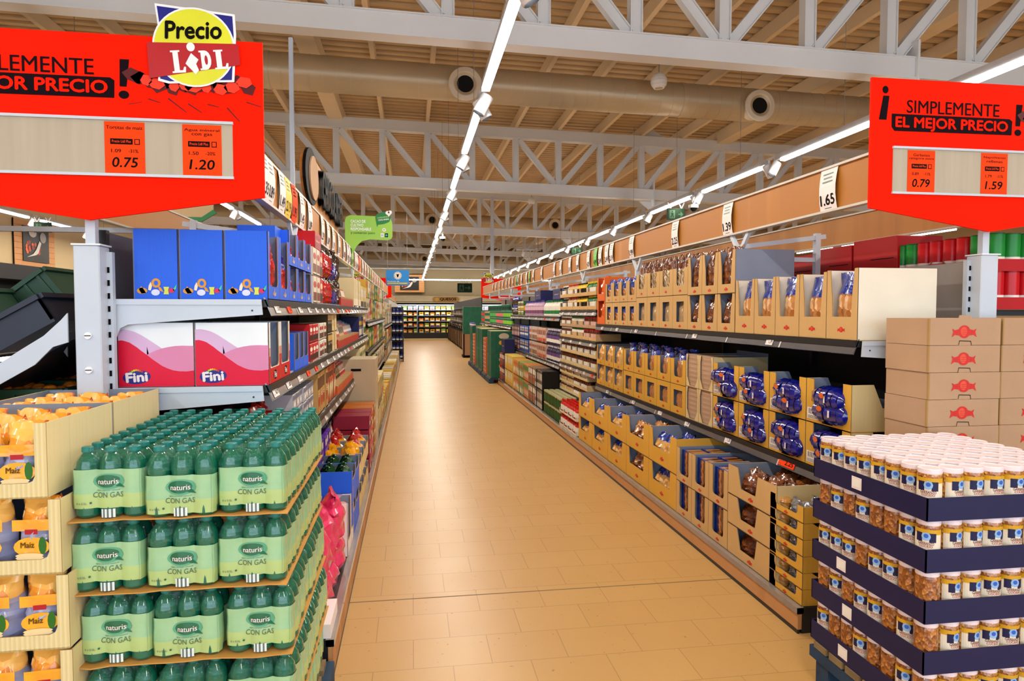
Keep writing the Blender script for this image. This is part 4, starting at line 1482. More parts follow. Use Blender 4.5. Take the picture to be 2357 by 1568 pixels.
# -- orange sacks beside them
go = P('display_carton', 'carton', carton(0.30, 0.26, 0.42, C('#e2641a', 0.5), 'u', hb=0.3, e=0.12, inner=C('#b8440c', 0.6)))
bo = P('orange_sack', 'bag', pouch(0.24, 0.27, 0.12, 'orange_film', 'orange_film', 0.9, seed=12, wr=0.012))
for lv in (0, 1):
    go.put(Rp(7.32, 1.41 + 0.262 * lv), RO, 'orange display carton, %s of two at the end of the cookies' % ('lower', 'upper')[lv], 'orange cartons')
    bo.put((RX + 0.03, 7.32, 1.418 + 0.262 * lv), RO, 'crinkled orange sack in the %s orange carton' % ('lower', 'upper')[lv], 'orange sacks')

# -- middle shelf: toy-like blue cake bags in yellow cartons
g5 = P('display_carton', 'carton', carton(0.373, 0.232, 0.42, 'kraft_yellow', 'u', hb=0.40, e=0.17, slots=True, label=True, sidecut=(0.5, 0.12), side='kraft_cream', inner='carton_inner', back=0.5))
def sidemark(mb, w, z):
    return mb
bagE = []
for s in (20, 21, 22):
    m = MB()
    T0 = Matrix.Translation((0, 0.078, 0.055)) @ Matrix.Rotation(R(90), 4, 'Y') @ Matrix.Scale(1.12, 4)
    m.T = T0
    m.lathe([(0.012, -0.13), (0.03, -0.122), (0.047, -0.10), (0.057, -0.05), (0.06, 0.0), (0.058, 0.05), (0.05, 0.09), (0.034, 0.118), (0.012, 0.13)], 'film_navy', n=14)
    m.T = Matrix()
    rg = random.Random(s)
    m.v = [(x + rg.uniform(-.004, .004), y + rg.uniform(-.004, .004), z + rg.uniform(-.003, .003)) for x, y, z in m.v]
    m.disc(rg.uniform(-0.03, 0.04), 0.075, 0.026, 0.014, 0.008, C('#d8652a', 0.3), 12)
    m.rect(0.05, 0.066, 0.04, 0.075, 0.012, 'paper_white')
    bagE.append(P('cake_bag', 'bag', m))
for i in range(4):
    yc = 2.96 + 0.378 * (i + 0.5)
    for lv in (0, 1):
        g5.put(Rp(yc, 0.727 + 0.234 * lv), RO, 'yellow open carton with handle slots, %s row, %s from the chickpea jars' % (('lower', 'upper')[lv], nth(i + 1)), 'yellow cartons of cake bags')
        for q in range(4):
            bagE[(i + q + lv) % 3].put((RX - 0.035 + 0.14 * (q // 2), yc - 0.015 + 0.03 * (q % 2), 0.745 + 0.234 * lv + 0.07 * (q % 2)), RO + rnd.uniform(-0.16, 0.16),
                                  'shiny blue cake bag, %s row %s, in %s yellow carton %s' % (('front', 'rear')[q // 2], ('below', 'above')[q % 2], ('lower', 'upper')[lv], nth(i + 1)), 'blue cake bags in yellow cartons')
# red emblem on the side of the nearest yellow carton
m = MB()
m.T = Matrix.Identity(4)
emblem(m, 0, 0, 0.055, 0)
tag(obj('printed_emblem', m, None, (2.36, 2.9585, 1.02)), 'red ribbon emblem on the cream side of the nearest yellow carton', 'emblem')
# -- slim box stacks in waisted cartons
g6 = P('display_carton', 'carton', carton(0.233, 0.248, 0.42, 'kraft_cream', 'waist', hb=0.03, e=0.14, inner='carton_inner', back=1.1))
slim = P('slim_box', 'box', pack(0.2, 0.033, 0.22, 'kraft_pink', C('#a17c60', 0.7), C('#a17c60', 0.7), 9))
for i in range(2):
    yc = 4.475 + 0.235 * (i + 0.5)
    for lv in (0, 1):
        g6.put(Rp(yc, 0.727 + 0.25 * lv), RO, 'cream waisted carton full of slim boxes, %s row, %s from the yellow cartons' % (('lower', 'upper')[lv], nth(i + 1)), 'waisted cartons')
        for k in range(7):
            slim.put((RX + 0.03, yc, 0.733 + 0.25 * lv + 0.0345 * k), RO, 'slim pinkish box, %s from the bottom, in %s waisted carton %s' % (nth(k + 1), ('lower', 'upper')[lv], nth(i + 1)), 'slim boxes in waisted cartons')
# -- toast loaves
g7 = P('display_carton', 'carton', carton(0.305, 0.205, 0.42, 'kraft_yellow', 'u', hb=0.3, e=0.22, emb=0.022))
g7w = P('display_carton', 'carton', carton(0.305, 0.238, 0.42, 'kraft_yellow', 'window', hb=0.26, e=0.2, emb=0.022))
bagF = [P('toast_bag', 'bag', pouch(0.22, 0.235, 0.08, 'toast_film', 'film_blue', 0.8, seed=s, wr=0.007, tw=True, crimp=0.6)) for s in (30, 31)]
bagF2 = P('toast_bag', 'bag', pouch(0.25, 0.215, 0.08, 'toast_film', 'film_blue', 0.78, seed=32, wr=0.005, crimp=0.1))
for i in range(5):
    yc = 4.95 + 0.31 * (i + 0.5)
    g7w.put(Rp(yc, 0.727), RO, 'windowed kraft toast carton, lower row, %s from the slim boxes' % nth(i + 1), 'windowed toast cartons')
    bagF2.put((RX + 0.03, yc, 0.742), RO, 'toast bag behind the window of lower toast carton %s' % nth(i + 1), 'windowed toast bags')
    g7.put(Rp(yc, 0.967), RO, 'open kraft toast carton, upper row, %s from the slim boxes' % nth(i + 1), 'open toast cartons')
    for q in (0, 1):
        bagF[q].put((RX + 0.03 + 0.09 * q, yc + 0.01 * q, 0.975), RO + rnd.uniform(-0.06, 0.06), 'toast bag with twisted blue top, %s in upper toast carton %s' % (('front', 'rear')[q], nth(i + 1)), 'upper toast bags')
g8 = P('display_carton', 'carton', carton(0.318, 0.225, 0.42, 'kraft_yellow', 'u', hb=0.26, e=0.08, emb=0.02))
bagG = [P('bread_bag', 'bag', pouch(0.13, 0.215, 0.09, 'roll_film', 'bread_film', 0.85, seed=s, wr=0.008)) for s in (33, 34)]
for i in range(3):
    yc = 6.51 + 0.325 * (i + 0.5)
    for lv in (0, 1):
        g8.put(Rp(yc, 0.727 + 0.228 * lv), RO, 'kraft carton of clear bread bags, %s row, %s beyond the toast' % (('lower', 'upper')[lv], nth(i + 1)), 'cartons of clear bread bags')
        for q in (0, 1):
            if i == 0 and q == 0:
                continue
            bagG[q].put((RX + 0.03, yc + (0.068 if q else -0.068), 0.735 + 0.228 * lv), RO, 'clear bread bag, %s side, %s bread carton %s beyond the toast' % (('near', 'far')[q], ('lower', 'upper')[lv], nth(i + 1)), 'clear bread bags')

# -- base shelf
BX = 1.855
g9 = P('display_carton', 'carton', carton(0.30, 0.079, 0.42, 'kraft_yellow', 'u', hb=0.4, e=0.16, emb=0.017, inner='carton_inner', sidecut=(0.6, 0.05)))
bagH = [P('muffin_bag', 'bag', pouch(0.2, 0.062, 0.10, 'silver_film', 'silver_film', 0.9, seed=s, wr=0.012, ) ) for s in (40, 41)]
muf = P('muffin', 'muffin', MB().lathe([(0.02, 0), (0.032, 0.03), (0.036, 0.036), (0.03, 0.05), (0.015, 0.058), (0.001, 0.06)], 'roll_film', n=12))
for k in range(6):
    z = 0.127 + 0.081 * k
    g9.put((BX, 3.09, z), RO, 'flat yellow muffin carton, %s from the bottom of its stack' % nth(k + 1), 'flat muffin cartons')
    for q in (0, 1):
        bagH[q].put((BX + 0.03 + 0.1 * q, 3.06, z + 0.006), RO, 'silver muffin bag, %s in flat carton %s from the bottom' % (('front', 'rear')[q], nth(k + 1)), 'silver muffin bags')
    muf.put((BX + 0.05, 3.18, z + 0.006), 0, 'small golden muffin beside silver bags in flat carton %s' % nth(k + 1), 'muffins in flat cartons')
g10 = P('display_carton', 'carton', carton(0.535, 0.172, 0.42, 'kraft', 'skew', hb=0.34, e=0.3, emb=0.026, inner='carton_inner', side='kraft_cream', sidecut=(1.0, 0.2)))
bagI = [P('pastry_sack', 'bag', pouch(0.22, 0.155, 0.17, 'brown_film', 'brown_film', 0.9, seed=s, wr=0.014)) for s in (42, 43)]
for k in range(3):
    z = 0.127 + 0.176 * k
    g10.put((BX, 3.445, z), RO, 'wide brown pastry carton, %s from the bottom, beside the muffin stack' % nth(k + 1), 'wide pastry cartons')
    for q in range(4):
        bagI[q % 2].put((BX + 0.025 + 0.19 * (q // 2), 3.35 + 0.2 * (q % 2), z + 0.006), RO, 'glossy brown pastry sack, %s, %s side of wide carton %s from below' % (('front', 'rear')[q // 2], ('near', 'far')[q % 2], nth(k + 1)), 'brown pastry sacks')
g11 = P('display_carton', 'carton', carton(0.258, 0.233, 0.42, 'kraft', 'u', hb=0.24, e=0.2, emb=0.022, sidecut=(0.97, 0.3)))
bagJ = [P('cracker_bag', 'bag', pouch(0.20, 0.235, 0.12, 'cracker_film', 'cracker_film', 0.97, seed=s, wr=0.004)) for s in (44, 45)]
bagJ = []
for s_ in (44, 45):
    m = MB()
    m.bevbox(-0.098, 0.098, 0, 0.12, 0, 0.205, 'cracker_film', 0.008)
    rg = random.Random(s_)
    m.v = [(x + rg.uniform(-.002, .002), y + rg.uniform(-.002, .002), z) for x, y, z in m.v]
    m.box(-0.1, -0.068, -0.002, 0.121, 0.0, 0.212, 'film_blue')
    m.box(-0.1, 0.098, -0.001, 0.12, 0.206, 0.211, 'film_blue')
    m.box(-0.06, 0.09, 0.01, 0.11, 0.2105, 0.2125, 'cracker_film')
    bagJ.append(P('cracker_bag', 'bag', m))
for i in range(3):
    yc = 3.715 + 0.26 * (i + 0.5)
    for lv in (0, 1):
        g11.put((BX, yc, 0.127 + 0.236 * lv), RO, 'tall kraft cracker carton, %s row, %s beyond the pastry cartons' % (('lower', 'upper')[lv], nth(i + 1)), 'cracker cartons')
        for q in (0, 1):
            bagJ[q].put((BX + 0.03 + 0.14 * q, yc, 0.135 + 0.236 * lv), RO, 'stacked crackers in film, %s in %s cracker carton %s' % (('front', 'rear')[q], ('lower', 'upper')[lv], nth(i + 1)), 'cracker bags')
g12 = P('display_carton', 'carton', carton(0.558, 0.258, 0.42, 'kraft_yellow', 'skew', hb=0.48, e=0.17, emb=0.034, sidecut=(0.98, 0.25), inner='carton_inner'))
bagK = [P('roll_bag', 'bag', pouch(0.19, 0.2, 0.15, 'roll_film', 'film_blue', 0.74, seed=s, wr=0.014)) for s in (46, 47)]
bagK2 = P('roll_bag', 'bag', pouch(0.19, 0.2, 0.15, 'brown_film', 'bread_film', 0.7, seed=48, wr=0.016))
for i in range(5):
    yc = 4.495 + 0.562 * (i + 0.5)
    for lv in (0, 1):
        g12.put((BX, yc, 0.127 + 0.262 * lv), RO, 'wide yellow-brown roll carton with red emblem, %s row, %s beyond the crackers' % (('lower', 'upper')[lv], nth(i + 1)), 'wide roll cartons')
        for q in range(5):
            (bagK2 if i == 1 else bagK[q % 2]).put((BX + 0.025 + 0.16 * (q // 3), yc + (0.165, 0.0, -0.165, 0.1, -0.1)[q], 0.140 + 0.262 * lv), RO + rnd.uniform(-0.15, 0.15),
                                 '%s roll bag, place %s, %s wide carton %s beyond crackers' % ('brown' if i == 1 else 'blue-tied', nth(q + 1), ('lower', 'upper')[lv], nth(i + 1)), 'roll bags in wide cartons')


# ================================================================ rows of smaller goods
def row(side, y0, y1, z, protos, pitch, label, group, fx=None, deep=1, dd=0.08, seed=1, rev=0.0):
    """goods side by side along a shelf; protos [(P, word)] used in runs"""
    rg = random.Random(seed)
    s = 1 if side == 'R' else -1
    fx = fx if fx is not None else (RX + 0.025 if side == 'R' else LX - 0.025)
    y, n = y0 + pitch / 2, 0
    cnt = int((y1 - y0) / pitch + 1e-6)
    run = max(2, cnt // len(protos) + (1 if cnt % len(protos) else 0))
    for i in range(cnt):
        p, word = protos[min(i // run, len(protos) - 1)]
        for k in range(deep):
            r_ = '' if deep == 1 else (', front row' if k == 0 else ', row %s' % nth(k + 1))
            p.put((fx + s * (dd * k + rg.uniform(0, 0.010)), y + rg.uniform(-0.002, 0.002), z), RO * s + rg.uniform(-rev, rev), '%s %s, %s along%s' % (word, label, nth(i + 1), r_), group)
        y += pitch


def PB(*a, **k):
    return P('bottle', 'bottle', bottle(*a, **k))


def PC(*a, **k):
    return P('can', 'can', can(*a, **k))


def PJ(*a, **k):
    return P('jar', 'jar', jar(*a, **k))


def PX(*a, **k):
    return P('product_box', 'box', pack(*a, **k))


gy = C('#e5b91f', 0.3)
gg = C('#2f6b2a', 0.3)
blk = C('#17120f', 0.3)
wht = C('#e8e2d8', 0.4)
brn = C('#5a2a16', 0.3)
red = C('#b81d1d', 0.35)
nvy = C('#1c1f56', 0.4)
pnk = C('#d9a79c', 0.45)
prp = C('#4a3458', 0.4)
grn = C('#1f7a3f', 0.4)
tan = C('#cda878', 0.5)
org = C('#e07418', 0.4)
teal = C('#126a52', 0.45)
lime = C('#8cc63a', 0.4)

TR = {}


def trays(side, y0, y1, z, w, h, col, label, group, fx=None, d=0.3):
    k = (w, h, col, d)
    if k not in TR:
        TR[k] = P('cardboard_tray', 'tray', tray(w - 0.004, h, d, col, lip=0.45, post=0.07))
    s = 1 if side == 'R' else -1
    fx = fx if fx is not None else (RX + 0.02 if side == 'R' else LX - 0.02)
    n = int((y1 - y0) / w + 1e-6)
    for i in range(n):
        TR[k].put((fx, y0 + w * (i + 0.5), z), RO * s, '%s, %s along' % (label, nth(i + 1)), group)


# run 2: small bottles and jars, 7.5 to 9.4 m
for lv in (0, 1):
    z = 1.575 + 0.17 * lv
    L_ = ('lower', 'upper')[lv]
    trays('R', 7.52, 9.42, z, 0.38, 0.10, 'kraft', 'kraft tray of small bottles, %s tier over the jars' % L_, 'trays of small bottles', d=0.3)
    row('R', 7.52, 9.42, z + 0.006, [(PB(0.03, 0.16, gg, gy, wht), 'green yellow-capped'), (PB(0.03, 0.16, gy, blk, blk), 'yellow'), (PB(0.03, 0.16, tan, red, wht), 'tan red-capped'), (PB(0.03, 0.16, blk, wht, wht), 'dark')],
        0.0635, 'small bottle, %s tier of the bottle shelf' % L_, 'small bottles on the top jar shelf', fx=RX + 0.06, seed=lv, deep=2, dd=0.065)
for lv in (0, 1):
    z = 1.205 + 0.145 * lv
    L_ = ('lower', 'upper')[lv]
    trays('R', 7.52, 9.42, z, 0.315, 0.085, 'kraft_pink' if lv else 'kraft', 'brown tray of spread jars, %s tier, upper jar shelf' % L_, 'trays on the upper jar shelf')
    row('R', 7.52, 9.42, z + 0.006, [(PJ(0.037, 0.13, brn, red, pnk), 'red-lidded'), (PJ(0.037, 0.13, wht, gg, tan), 'white'), (PJ(0.037, 0.13, brn, wht, wht), 'white-lidded brown')],
        0.079, 'jar, %s tier of the upper jar shelf' % L_, 'jars on the upper jar shelf', fx=RX + 0.065, seed=lv + 3)
for lv in (0, 1):
    z = 0.845 + 0.155 * lv
    L_ = ('lower', 'upper')[lv]
    trays('R', 7.52, 9.42, z, 0.315, 0.095, 'kraft_cream', 'cream tray of honey jars, %s tier, lower jar shelf' % L_, 'trays on the lower jar shelf')
    row('R', 7.52, 9.42, z + 0.006, [(PJ(0.037, 0.14, brn, blk, wht), 'dark-lidded brown'), (PJ(0.037, 0.14, brn, brn, wht), 'brown-lidded brown')],
        0.079, 'jar, %s tier of the lower jar shelf' % L_, 'jars on the lower jar shelf', fx=RX + 0.065, seed=lv + 5, deep=2 if lv else 1)
for lv in (0, 1, 2):
    z = 0.455 + 0.12 * lv
    L_ = ('bottom', 'middle', 'top')[lv]
    trays('R', 7.9, 9.42, z, 0.38, 0.075, 'kraft_cream', 'cream tray of cocoa jars, %s tier, lowest jar shelf' % L_, 'trays on the lowest jar shelf')
    row('R', 7.9, 9.42, z + 0.006, [(PJ(0.042, 0.105, brn, brn, wht), 'cocoa'), (PJ(0.042, 0.105, brn, wht, tan), 'pale-lidded')],
        0.095, 'jar, %s tier of the lowest jar shelf' % L_, 'jars on the lowest jar shelf', fx=RX + 0.065, seed=lv + 7, deep=2 if lv == 2 else 1, dd=0.095)
# ketchup and preserves on the base
for lv in (0, 1):
    z = 0.127 + 0.165 * lv
    L_ = ('lower', 'upper')[lv]
    trays('R', 7.42, 8.3, z, 0.22, 0.05, 'carton_white', 'white tray of red bottles, %s tier on the base' % L_, 'trays of red bottles', fx=BX)
    row('R', 7.42, 8.3, z + 0.006, [(PB(0.026, 0.155, C('#c11a12', 0.25), C('#d8201a', 0.4), wht), 'red')], 0.055, 'sauce bottle, %s tier on the base' % L_, 'red sauce bottles', fx=BX + 0.035, deep=3, dd=0.06)
    row('R', 8.32, 9.42, z + 0.0, [(PJ(0.036, 0.15, C('#3d4a1e', 0.3), C('#b9b48a', 0.4), C('#2f5a30', 0.4)), 'olive')], 0.078, 'preserve jar, %s tier on the base' % L_, 'olive preserve jars', fx=BX + 0.04, deep=3, dd=0.08)

# run 3: milk, cereals, 9.4 to 14.2 m
row('R', 9.45, 10.75, 1.485, [(PB(0.04, 0.24, wht, grn, grn, wht), 'white and green')], 0.09, 'drink bottle, upper milk shelf', 'drink bottles on the milk shelf', fx=RX + 0.07, deep=2, dd=0.09)
row('R', 10.8, 12.6, 1.485, [(PB(0.042, 0.26, C('#b58fae', 0.3), C('#3a3c9a', 0.4), C('#7a4a6e', 0.4), C('#d9b6c4', 0.4)), 'lilac')], 0.092, 'milk bottle, milk shelf', 'lilac milk bottles', fx=RX + 0.07, deep=2, dd=0.09)
pb_ = P('stacked_carton', 'carton', carton(0.6, 0.34, 0.4, nvy, 'u', hb=0.2, e=0.06, inner=nvy))
for i, y in enumerate((9.8, 11.3)):
    P('navy_carton', 'carton', pack(0.55, 0.16, 0.35, nvy, C('#2a2f7a', 0.4), nvy, 2)).put(Rp(y + (0.0), 1.75 if i else 1.73, RX + 0.05), RO, 'navy cardboard carton on top of the drink bottles, %s along' % nth(i + 1))
row('R', 12.62, 13.35, 1.485, [(PX(0.11, 0.09, 0.2, gg, wht, gy, 0), 'green and white')], 0.12, 'small box, milk shelf', 'small green boxes on the milk shelf')
row('R', 12.62, 13.35, 1.577, [(PX(0.11, 0.09, 0.2, gy, wht, gg, 0), 'yellow and white')], 0.12, 'small box, second tier, milk shelf', 'small yellow boxes on the milk shelf')
row('R', 12.62, 13.35, 1.669, [(PX(0.11, 0.09, 0.2, gg, wht, red, 0), 'green')], 0.12, 'small box, third tier, milk shelf', 'small green boxes, third tier')
row('R', 13.4, 14.15, 1.485, [(P('coffee_bag', 'bag', pouch(0.14, 0.22, 0.1, 'black_film', 'film_blue', 0.7, seed=60, wr=0.01)), 'dark')], 0.15, 'coffee bag, milk shelf', 'dark coffee bags')
row('R', 13.4, 14.15, 1.70, [(P('coffee_bag', 'bag', pouch(0.14, 0.16, 0.1, 'black_film', 'film_blue', 0.6, seed=61, wr=0.01)), 'dark')], 0.15, 'coffee bag, second tier, milk shelf', 'dark coffee bags, second tier')
for lv in (0, 1):
    z = 0.79 + 0.26 * lv
    L_ = ('lower', 'upper')[lv]
    P_ = lambda *a: PX(*a)
    row('R', 9.45, 10.5, z, [(PB(0.035, 0.24, C('#332545', 0.3), C('#d8cfe0', 0.4), wht, C('#6a4a80', 0.4)), 'violet')], 0.085, 'drink bottle, %s tier, cereal shelf' % L_, 'violet drink bottles', fx=RX + 0.06, deep=2)
    row('R', 10.5, 12.1, z, [(PX(0.084, 0.235, 0.2, C('#e2b7a2', 0.4), C('#c4523a', 0.4), C('#7a2f26', 0.4), 2), 'peach'), (PX(0.084, 0.24, 0.2, C('#d8c4b8', 0.4), C('#b04a2c', 0.4), C('#8a5a3a', 0.4), 1), 'cream')], 0.095, 'box, %s tier, cereal shelf' % L_, 'peach boxes on the cereal shelf')
    row('R', 12.12, 13.1, z, [(PX(0.124, 0.112, 0.2, C('#3560b4', 0.4), wht, nvy, 0), 'blue')], 0.14, 'box, %s tier, cereal shelf' % L_, 'blue boxes on the cereal shelf')
    row('R', 12.12, 13.1, z + 0.12, [(PX(0.124, 0.112, 0.2, C('#3560b4', 0.4), wht, tan, 1), 'pale blue')], 0.14, 'box, %s tier top, cereal shelf' % L_, 'blue boxes, top layer')
    row('R', 13.12, 14.15, z, [(PX(0.08, 0.24, 0.2, prp, tan, pnk, 1), 'brown and violet')], 0.092, 'box, %s tier, cereal shelf' % L_, 'brown boxes on the cereal shelf')
for lv in (0, 1):
    z = 0.127 + 0.285 * lv
    L_ = ('lower', 'upper')[lv]
    row('R', 9.45, 10.6, z, [(PX(0.10, 0.275, 0.25, blk, C('#bdb8b0', 0.5), wht, 2), 'black'), (PX(0.10, 0.275, 0.25, C('#8a6a4c', 0.5), wht, red, 0), 'brown')], 0.115, 'tall box, %s tier on the base' % L_, 'black tall boxes on the base', fx=BX, deep=2, dd=0.27)
    row('R', 10.6, 12.3, z, [(PX(0.115, 0.275, 0.25, C('#c8803a', 0.5), grn, wht, 0), 'orange brown'), (PX(0.115, 0.275, 0.25, C('#8c9a4c', 0.5), red, wht, 1), 'olive green'), (PX(0.115, 0.275, 0.25, C('#d9923a', 0.5), wht, red, 3), 'amber')], 0.135, 'box, %s tier on the base' % L_, 'amber boxes on the base', fx=BX, deep=2, dd=0.27)
    row('R', 12.3, 13.4, z, [(PX(0.2, 0.3, 0.25, C('#e0c25a', 0.5), C('#d9a03a', 0.5), wht, 2), 'yellow')], 0.22, 'carton, %s tier on the base' % L_, 'yellow cartons on the base', fx=BX)
    row('R', 13.4, 14.2, z, [(PX(0.16, 0.28, 0.25, nvy, C('#d8b49a', 0.5), red, 0), 'navy'), (PX(0.16, 0.28, 0.25, C('#c2402a', 0.5), wht, grn, 0), 'red and white')], 0.18, 'box, %s tier on the base' % L_, 'navy boxes on the base', fx=BX)
P('navy_carton', 'carton', pack(0.5, 0.28, 0.2, nvy, C('#2a2f7a', 0.4), nvy, 2)).put((BX, 13.6, 0.715), RO, 'large navy blue carton standing on the base boxes')

# run 4: green cans on the shelf, tall green cartons on pallets below
for lv in (0, 1):
    row('R', 14.25, 20.5, 1.245 + 0.165 * lv, [(PC(0.045, 0.155, teal, C('#cfd2d0', 0.3), lime), 'lime labelled'), (PC(0.045, 0.155, teal, C('#cfd2d0', 0.3), C('#e2707a', 0.4)), 'pink labelled'),
         (PC(0.045, 0.155, grn, C('#cfd2d0', 0.3), C('#5ab05a', 0.4)), 'green labelled'), (PC(0.045, 0.155, tan, C('#cfd2d0', 0.3), teal), 'tan'), (PC(0.045, 0.155, grn, C('#cfd2d0', 0.3), C('#d23a4a', 0.4)), 'red labelled')],
        0.1, 'can, %s tier of the far green shelf' % ('lower', 'upper')[lv], 'cans on the far green shelf', fx=RX + 0.06, deep=1)
row('R', 15.0, 19.0, 1.575, [(PC(0.045, 0.14, teal, C('#cfd2d0', 0.3), C('#123f30', 0.4)), 'dark green')], 0.1, 'can, top tier of the far green shelf', 'dark green cans, top tier', fx=RX + 0.1)
PALM = MB()
for x in (-0.28, 0.0, 0.28):
    PALM.box(x - 0.05, x + 0.05, 0, 0.8, 0.0, 0.10, 'pallet_blue')
for k in range(6):
    PALM.box(-0.3, 0.3, 0.03 + k * 0.13, 0.12 + k * 0.13, 0.10, 0.125, 'pallet_wood')
PALM.box(-0.3, 0.3, 0, 0.03, 0.10, 0.125, 'pallet_blue')
PAL = P('half_pallet', 'pallet', PALM)


def tall_green(w, h, d, lidc=None, emb=False):
    m = MB()
    m.bevbox(-w / 2, w / 2, 0, d, 0, h, 'carton_teal', 0.006)
    m.box(-w / 2 + 0.01, w / 2 - 0.01, 0.01, d - 0.01, h, h + 0.004, 'kraft_cream')
    for k in range(3):
        m.rect(-w * 0.3 + k * w * 0.28, -w * 0.3 + k * w * 0.28 + 0.004, 0.02, h - 0.02, -0.001, C('#0a3f30', 0.5))
    if emb:
        m.disc(0, h * 0.78, w * 0.2, w * 0.12, -0.002, C('#cfc3a8', 0.5), 14)
        m.disc(-w * 0.1, h * 0.5, w * 0.1, h * 0.1, -0.002, C('#d9b23a', 0.5), 10)
        m.disc(w * 0.12, h * 0.45, w * 0.1, h * 0.12, -0.002, C('#e07a2a', 0.5), 10)
    return m


mat('carton_teal', '#15684c', 0.55, col2='#105540', vscale=8)
tg = P('tall_carton', 'carton', tall_green(0.56, 0.5, 0.36, emb=True))
tg2 = P('tall_carton', 'carton', tall_green(0.36, 0.5, 0.56))
can_o = PX(0.11, 0.09, 0.2, C('#dd6a3a', 0.45), wht, C('#c8c4bc', 0.4), 0)
for i, y in enumerate((14.35, 15.25, 16.2, 17.1, 18.0, 18.9)):
    PAL.put((1.98, y, 0), 0, 'low half pallet under green cartons, %s beyond the wood kick board' % nth(i + 1), 'pallets under the green shelf')
    x = 1.98
    if i in (0, 2, 3, 5):
        for lv in (0, 1):
            tg.put((x, y + 0.02, 0.126 + 0.505 * lv), 0, 'dark green tall carton facing the viewer, %s, pallet %s of the green row' % (('lower', 'upper')[lv], nth(i + 1)), 'green cartons on pallets')
            tg2.put((1.70, y + 0.6, 0.126 + 0.505 * lv), RO, 'dark green tall carton facing the aisle, %s, pallet %s of the green row' % (('lower', 'upper')[lv], nth(i + 1)), 'green cartons facing the aisle')
    else:
        for k in range(9):
            for q in range(3):
                can_o.put((1.69, y + 0.16 + 0.2 * q, 0.126 + 0.092 * k), RO, 'orange and white pack, tier %s, column %s, pallet %s of the green row' % (nth(k + 1), nth(q + 1), nth(i + 1)), 'orange packs on pallets')
row('R', 18.9, 19.9, 1.14, [(PC(0.06, 0.1, C('#3a44b8', 0.35), C('#8a90e0', 0.3), wht), 'blue')], 0.13, 'tub on the last green carton', 'blue tubs', fx=1.75)
# ================================================================ mineral water pallet
PR, PH = 0.0315, 0.199


def pet():
    m = MB()
    r = PR
    m.lathe([(r * 0.8, 0.0), (r, 0.008), (r, 0.035), (r * 0.93, 0.05), (r, 0.065), (r * 0.95, 0.085), (r * 0.93, 0.1), (r * 0.99, 0.125), (r, 0.14), (r * 0.86, 0.16), (r * 0.5, 0.177), (r * 0.38, 0.181), (r * 0.38, 0.186)], 'pet_green', n=14)
    return m


capm = MB().lathe([(r_, z) for r_, z in ((0.0145, 0.184), (0.0155, 0.186), (0.0155, 0.197), (0.0135, 0.199), (0.001, 0.199))], 'cap_green', n=14)
me_pet, me_cap = pet().mesh('bottle'), capm.mesh('cap')


def outline(px, py, amp, shr=0.0, n=10):
    """scalloped outline round 3 x 2 bottles; front at y=0, back at y=0.126"""
    pts = []
    W, D = 0.0945 - shr, 0.126
    for i in range(3 * n):
        t = i / (3 * n)
        pts.append((-W + 2 * W * t, shr - amp * abs(math.sin(math.pi * 3 * t)) + amp))
    for i in range(2 * n):
        t = i / (2 * n)
        pts.append((W - amp + amp * abs(math.sin(math.pi * 2 * t)), shr + (D - 2 * shr) * t))
    for i in range(3 * n):
        t = i / (3 * n)
        pts.append((W - 2 * W * t, D - shr + amp * abs(math.sin(math.pi * 3 * t)) - amp))
    for i in range(2 * n):
        t = i / (2 * n)
        pts.append((-W + amp - amp * abs(math.sin(math.pi * 2 * t)), D - shr - (D - 2 * shr) * t))
    return pts


def loft(m, rings, mats):
    n = len(rings[0][0])
    for k in range(len(rings) - 1):
        (a, za), (b_, zb) = rings[k], rings[k + 1]
        m.add([(p[0], p[1], za) for p in a] + [(p[0], p[1], zb) for p in b_], [(i, (i + 1) % n, n + (i + 1) % n, n + i) for i in range(n)], mats[k], True)


AMP = 0.009


def front_y(p):
    x, z = p[0], p[2]
    t = (x + 0.0945) / 0.189
    waist = 0.0010 * math.cos((z - 0.055) / 0.09 * 2 * math.pi)
    return (x, AMP - AMP * abs(math.sin(math.pi * 3 * t)) - waist - 0.0022 + p[1] * 1.0, z)


def make_band(up):
    m = MB()
    z0, z1 = 0.022 + up, 0.132 + up
    rings = []
    N_ = 9
    for k in range(N_):
        z = z0 + (z1 - z0) * k / (N_ - 1)
        wv = 0.0010 * math.cos((z - 0.055) / 0.09 * 2 * math.pi)
        o = []
        for x, y in outline(0, 0, AMP):
            cx, cy = x, y - 0.063
            L_ = math.hypot(cx, cy)
            o.append((x + cx / L_ * wv, y + cy / L_ * wv))
        rings.append((o, z))
    loft(m, rings, ['wrap_print_lime' if k < 3 else 'wrap_print' for k in range(N_ - 1)])
    m.warp = front_y
    zc = z1 - 0.034
    m.disc(0.002, zc, 0.041, 0.022, 0, C('#5fa885', 0.25), 26)
    m.disc(0, zc + 0.001, 0.033, 0.018, -0.0004, 'print_green', 22)
    m.poly([(0.02, zc - 0.014), (0.045, zc - 0.018), (0.03, zc - 0.006)], -0.0003, 'print_green')
    m.text('naturis', 0.002, zc, 0.052, 0.014, -0.003, 'paper_white', bold=0.015)
    m.text('agua mineral natural', 0.0, z0 + 0.051, 0.06, 0.004, 0, 'print_grey', bold=0.01)
    m.text('CON GAS', 0.0, z0 + 0.038, 0.078, 0.015, 0, 'print_grey', bold=0.0)
    m.text('6 x 0.5L', -0.068, z0 + 0.015, 0.028, 0.006, 0, 'print_grey', bold=0.0)
    m.disc(-0.045, z0 + 0.016, 0.003, 0.003, 0, 'print_green', 8)
    m.warp = None
    return m


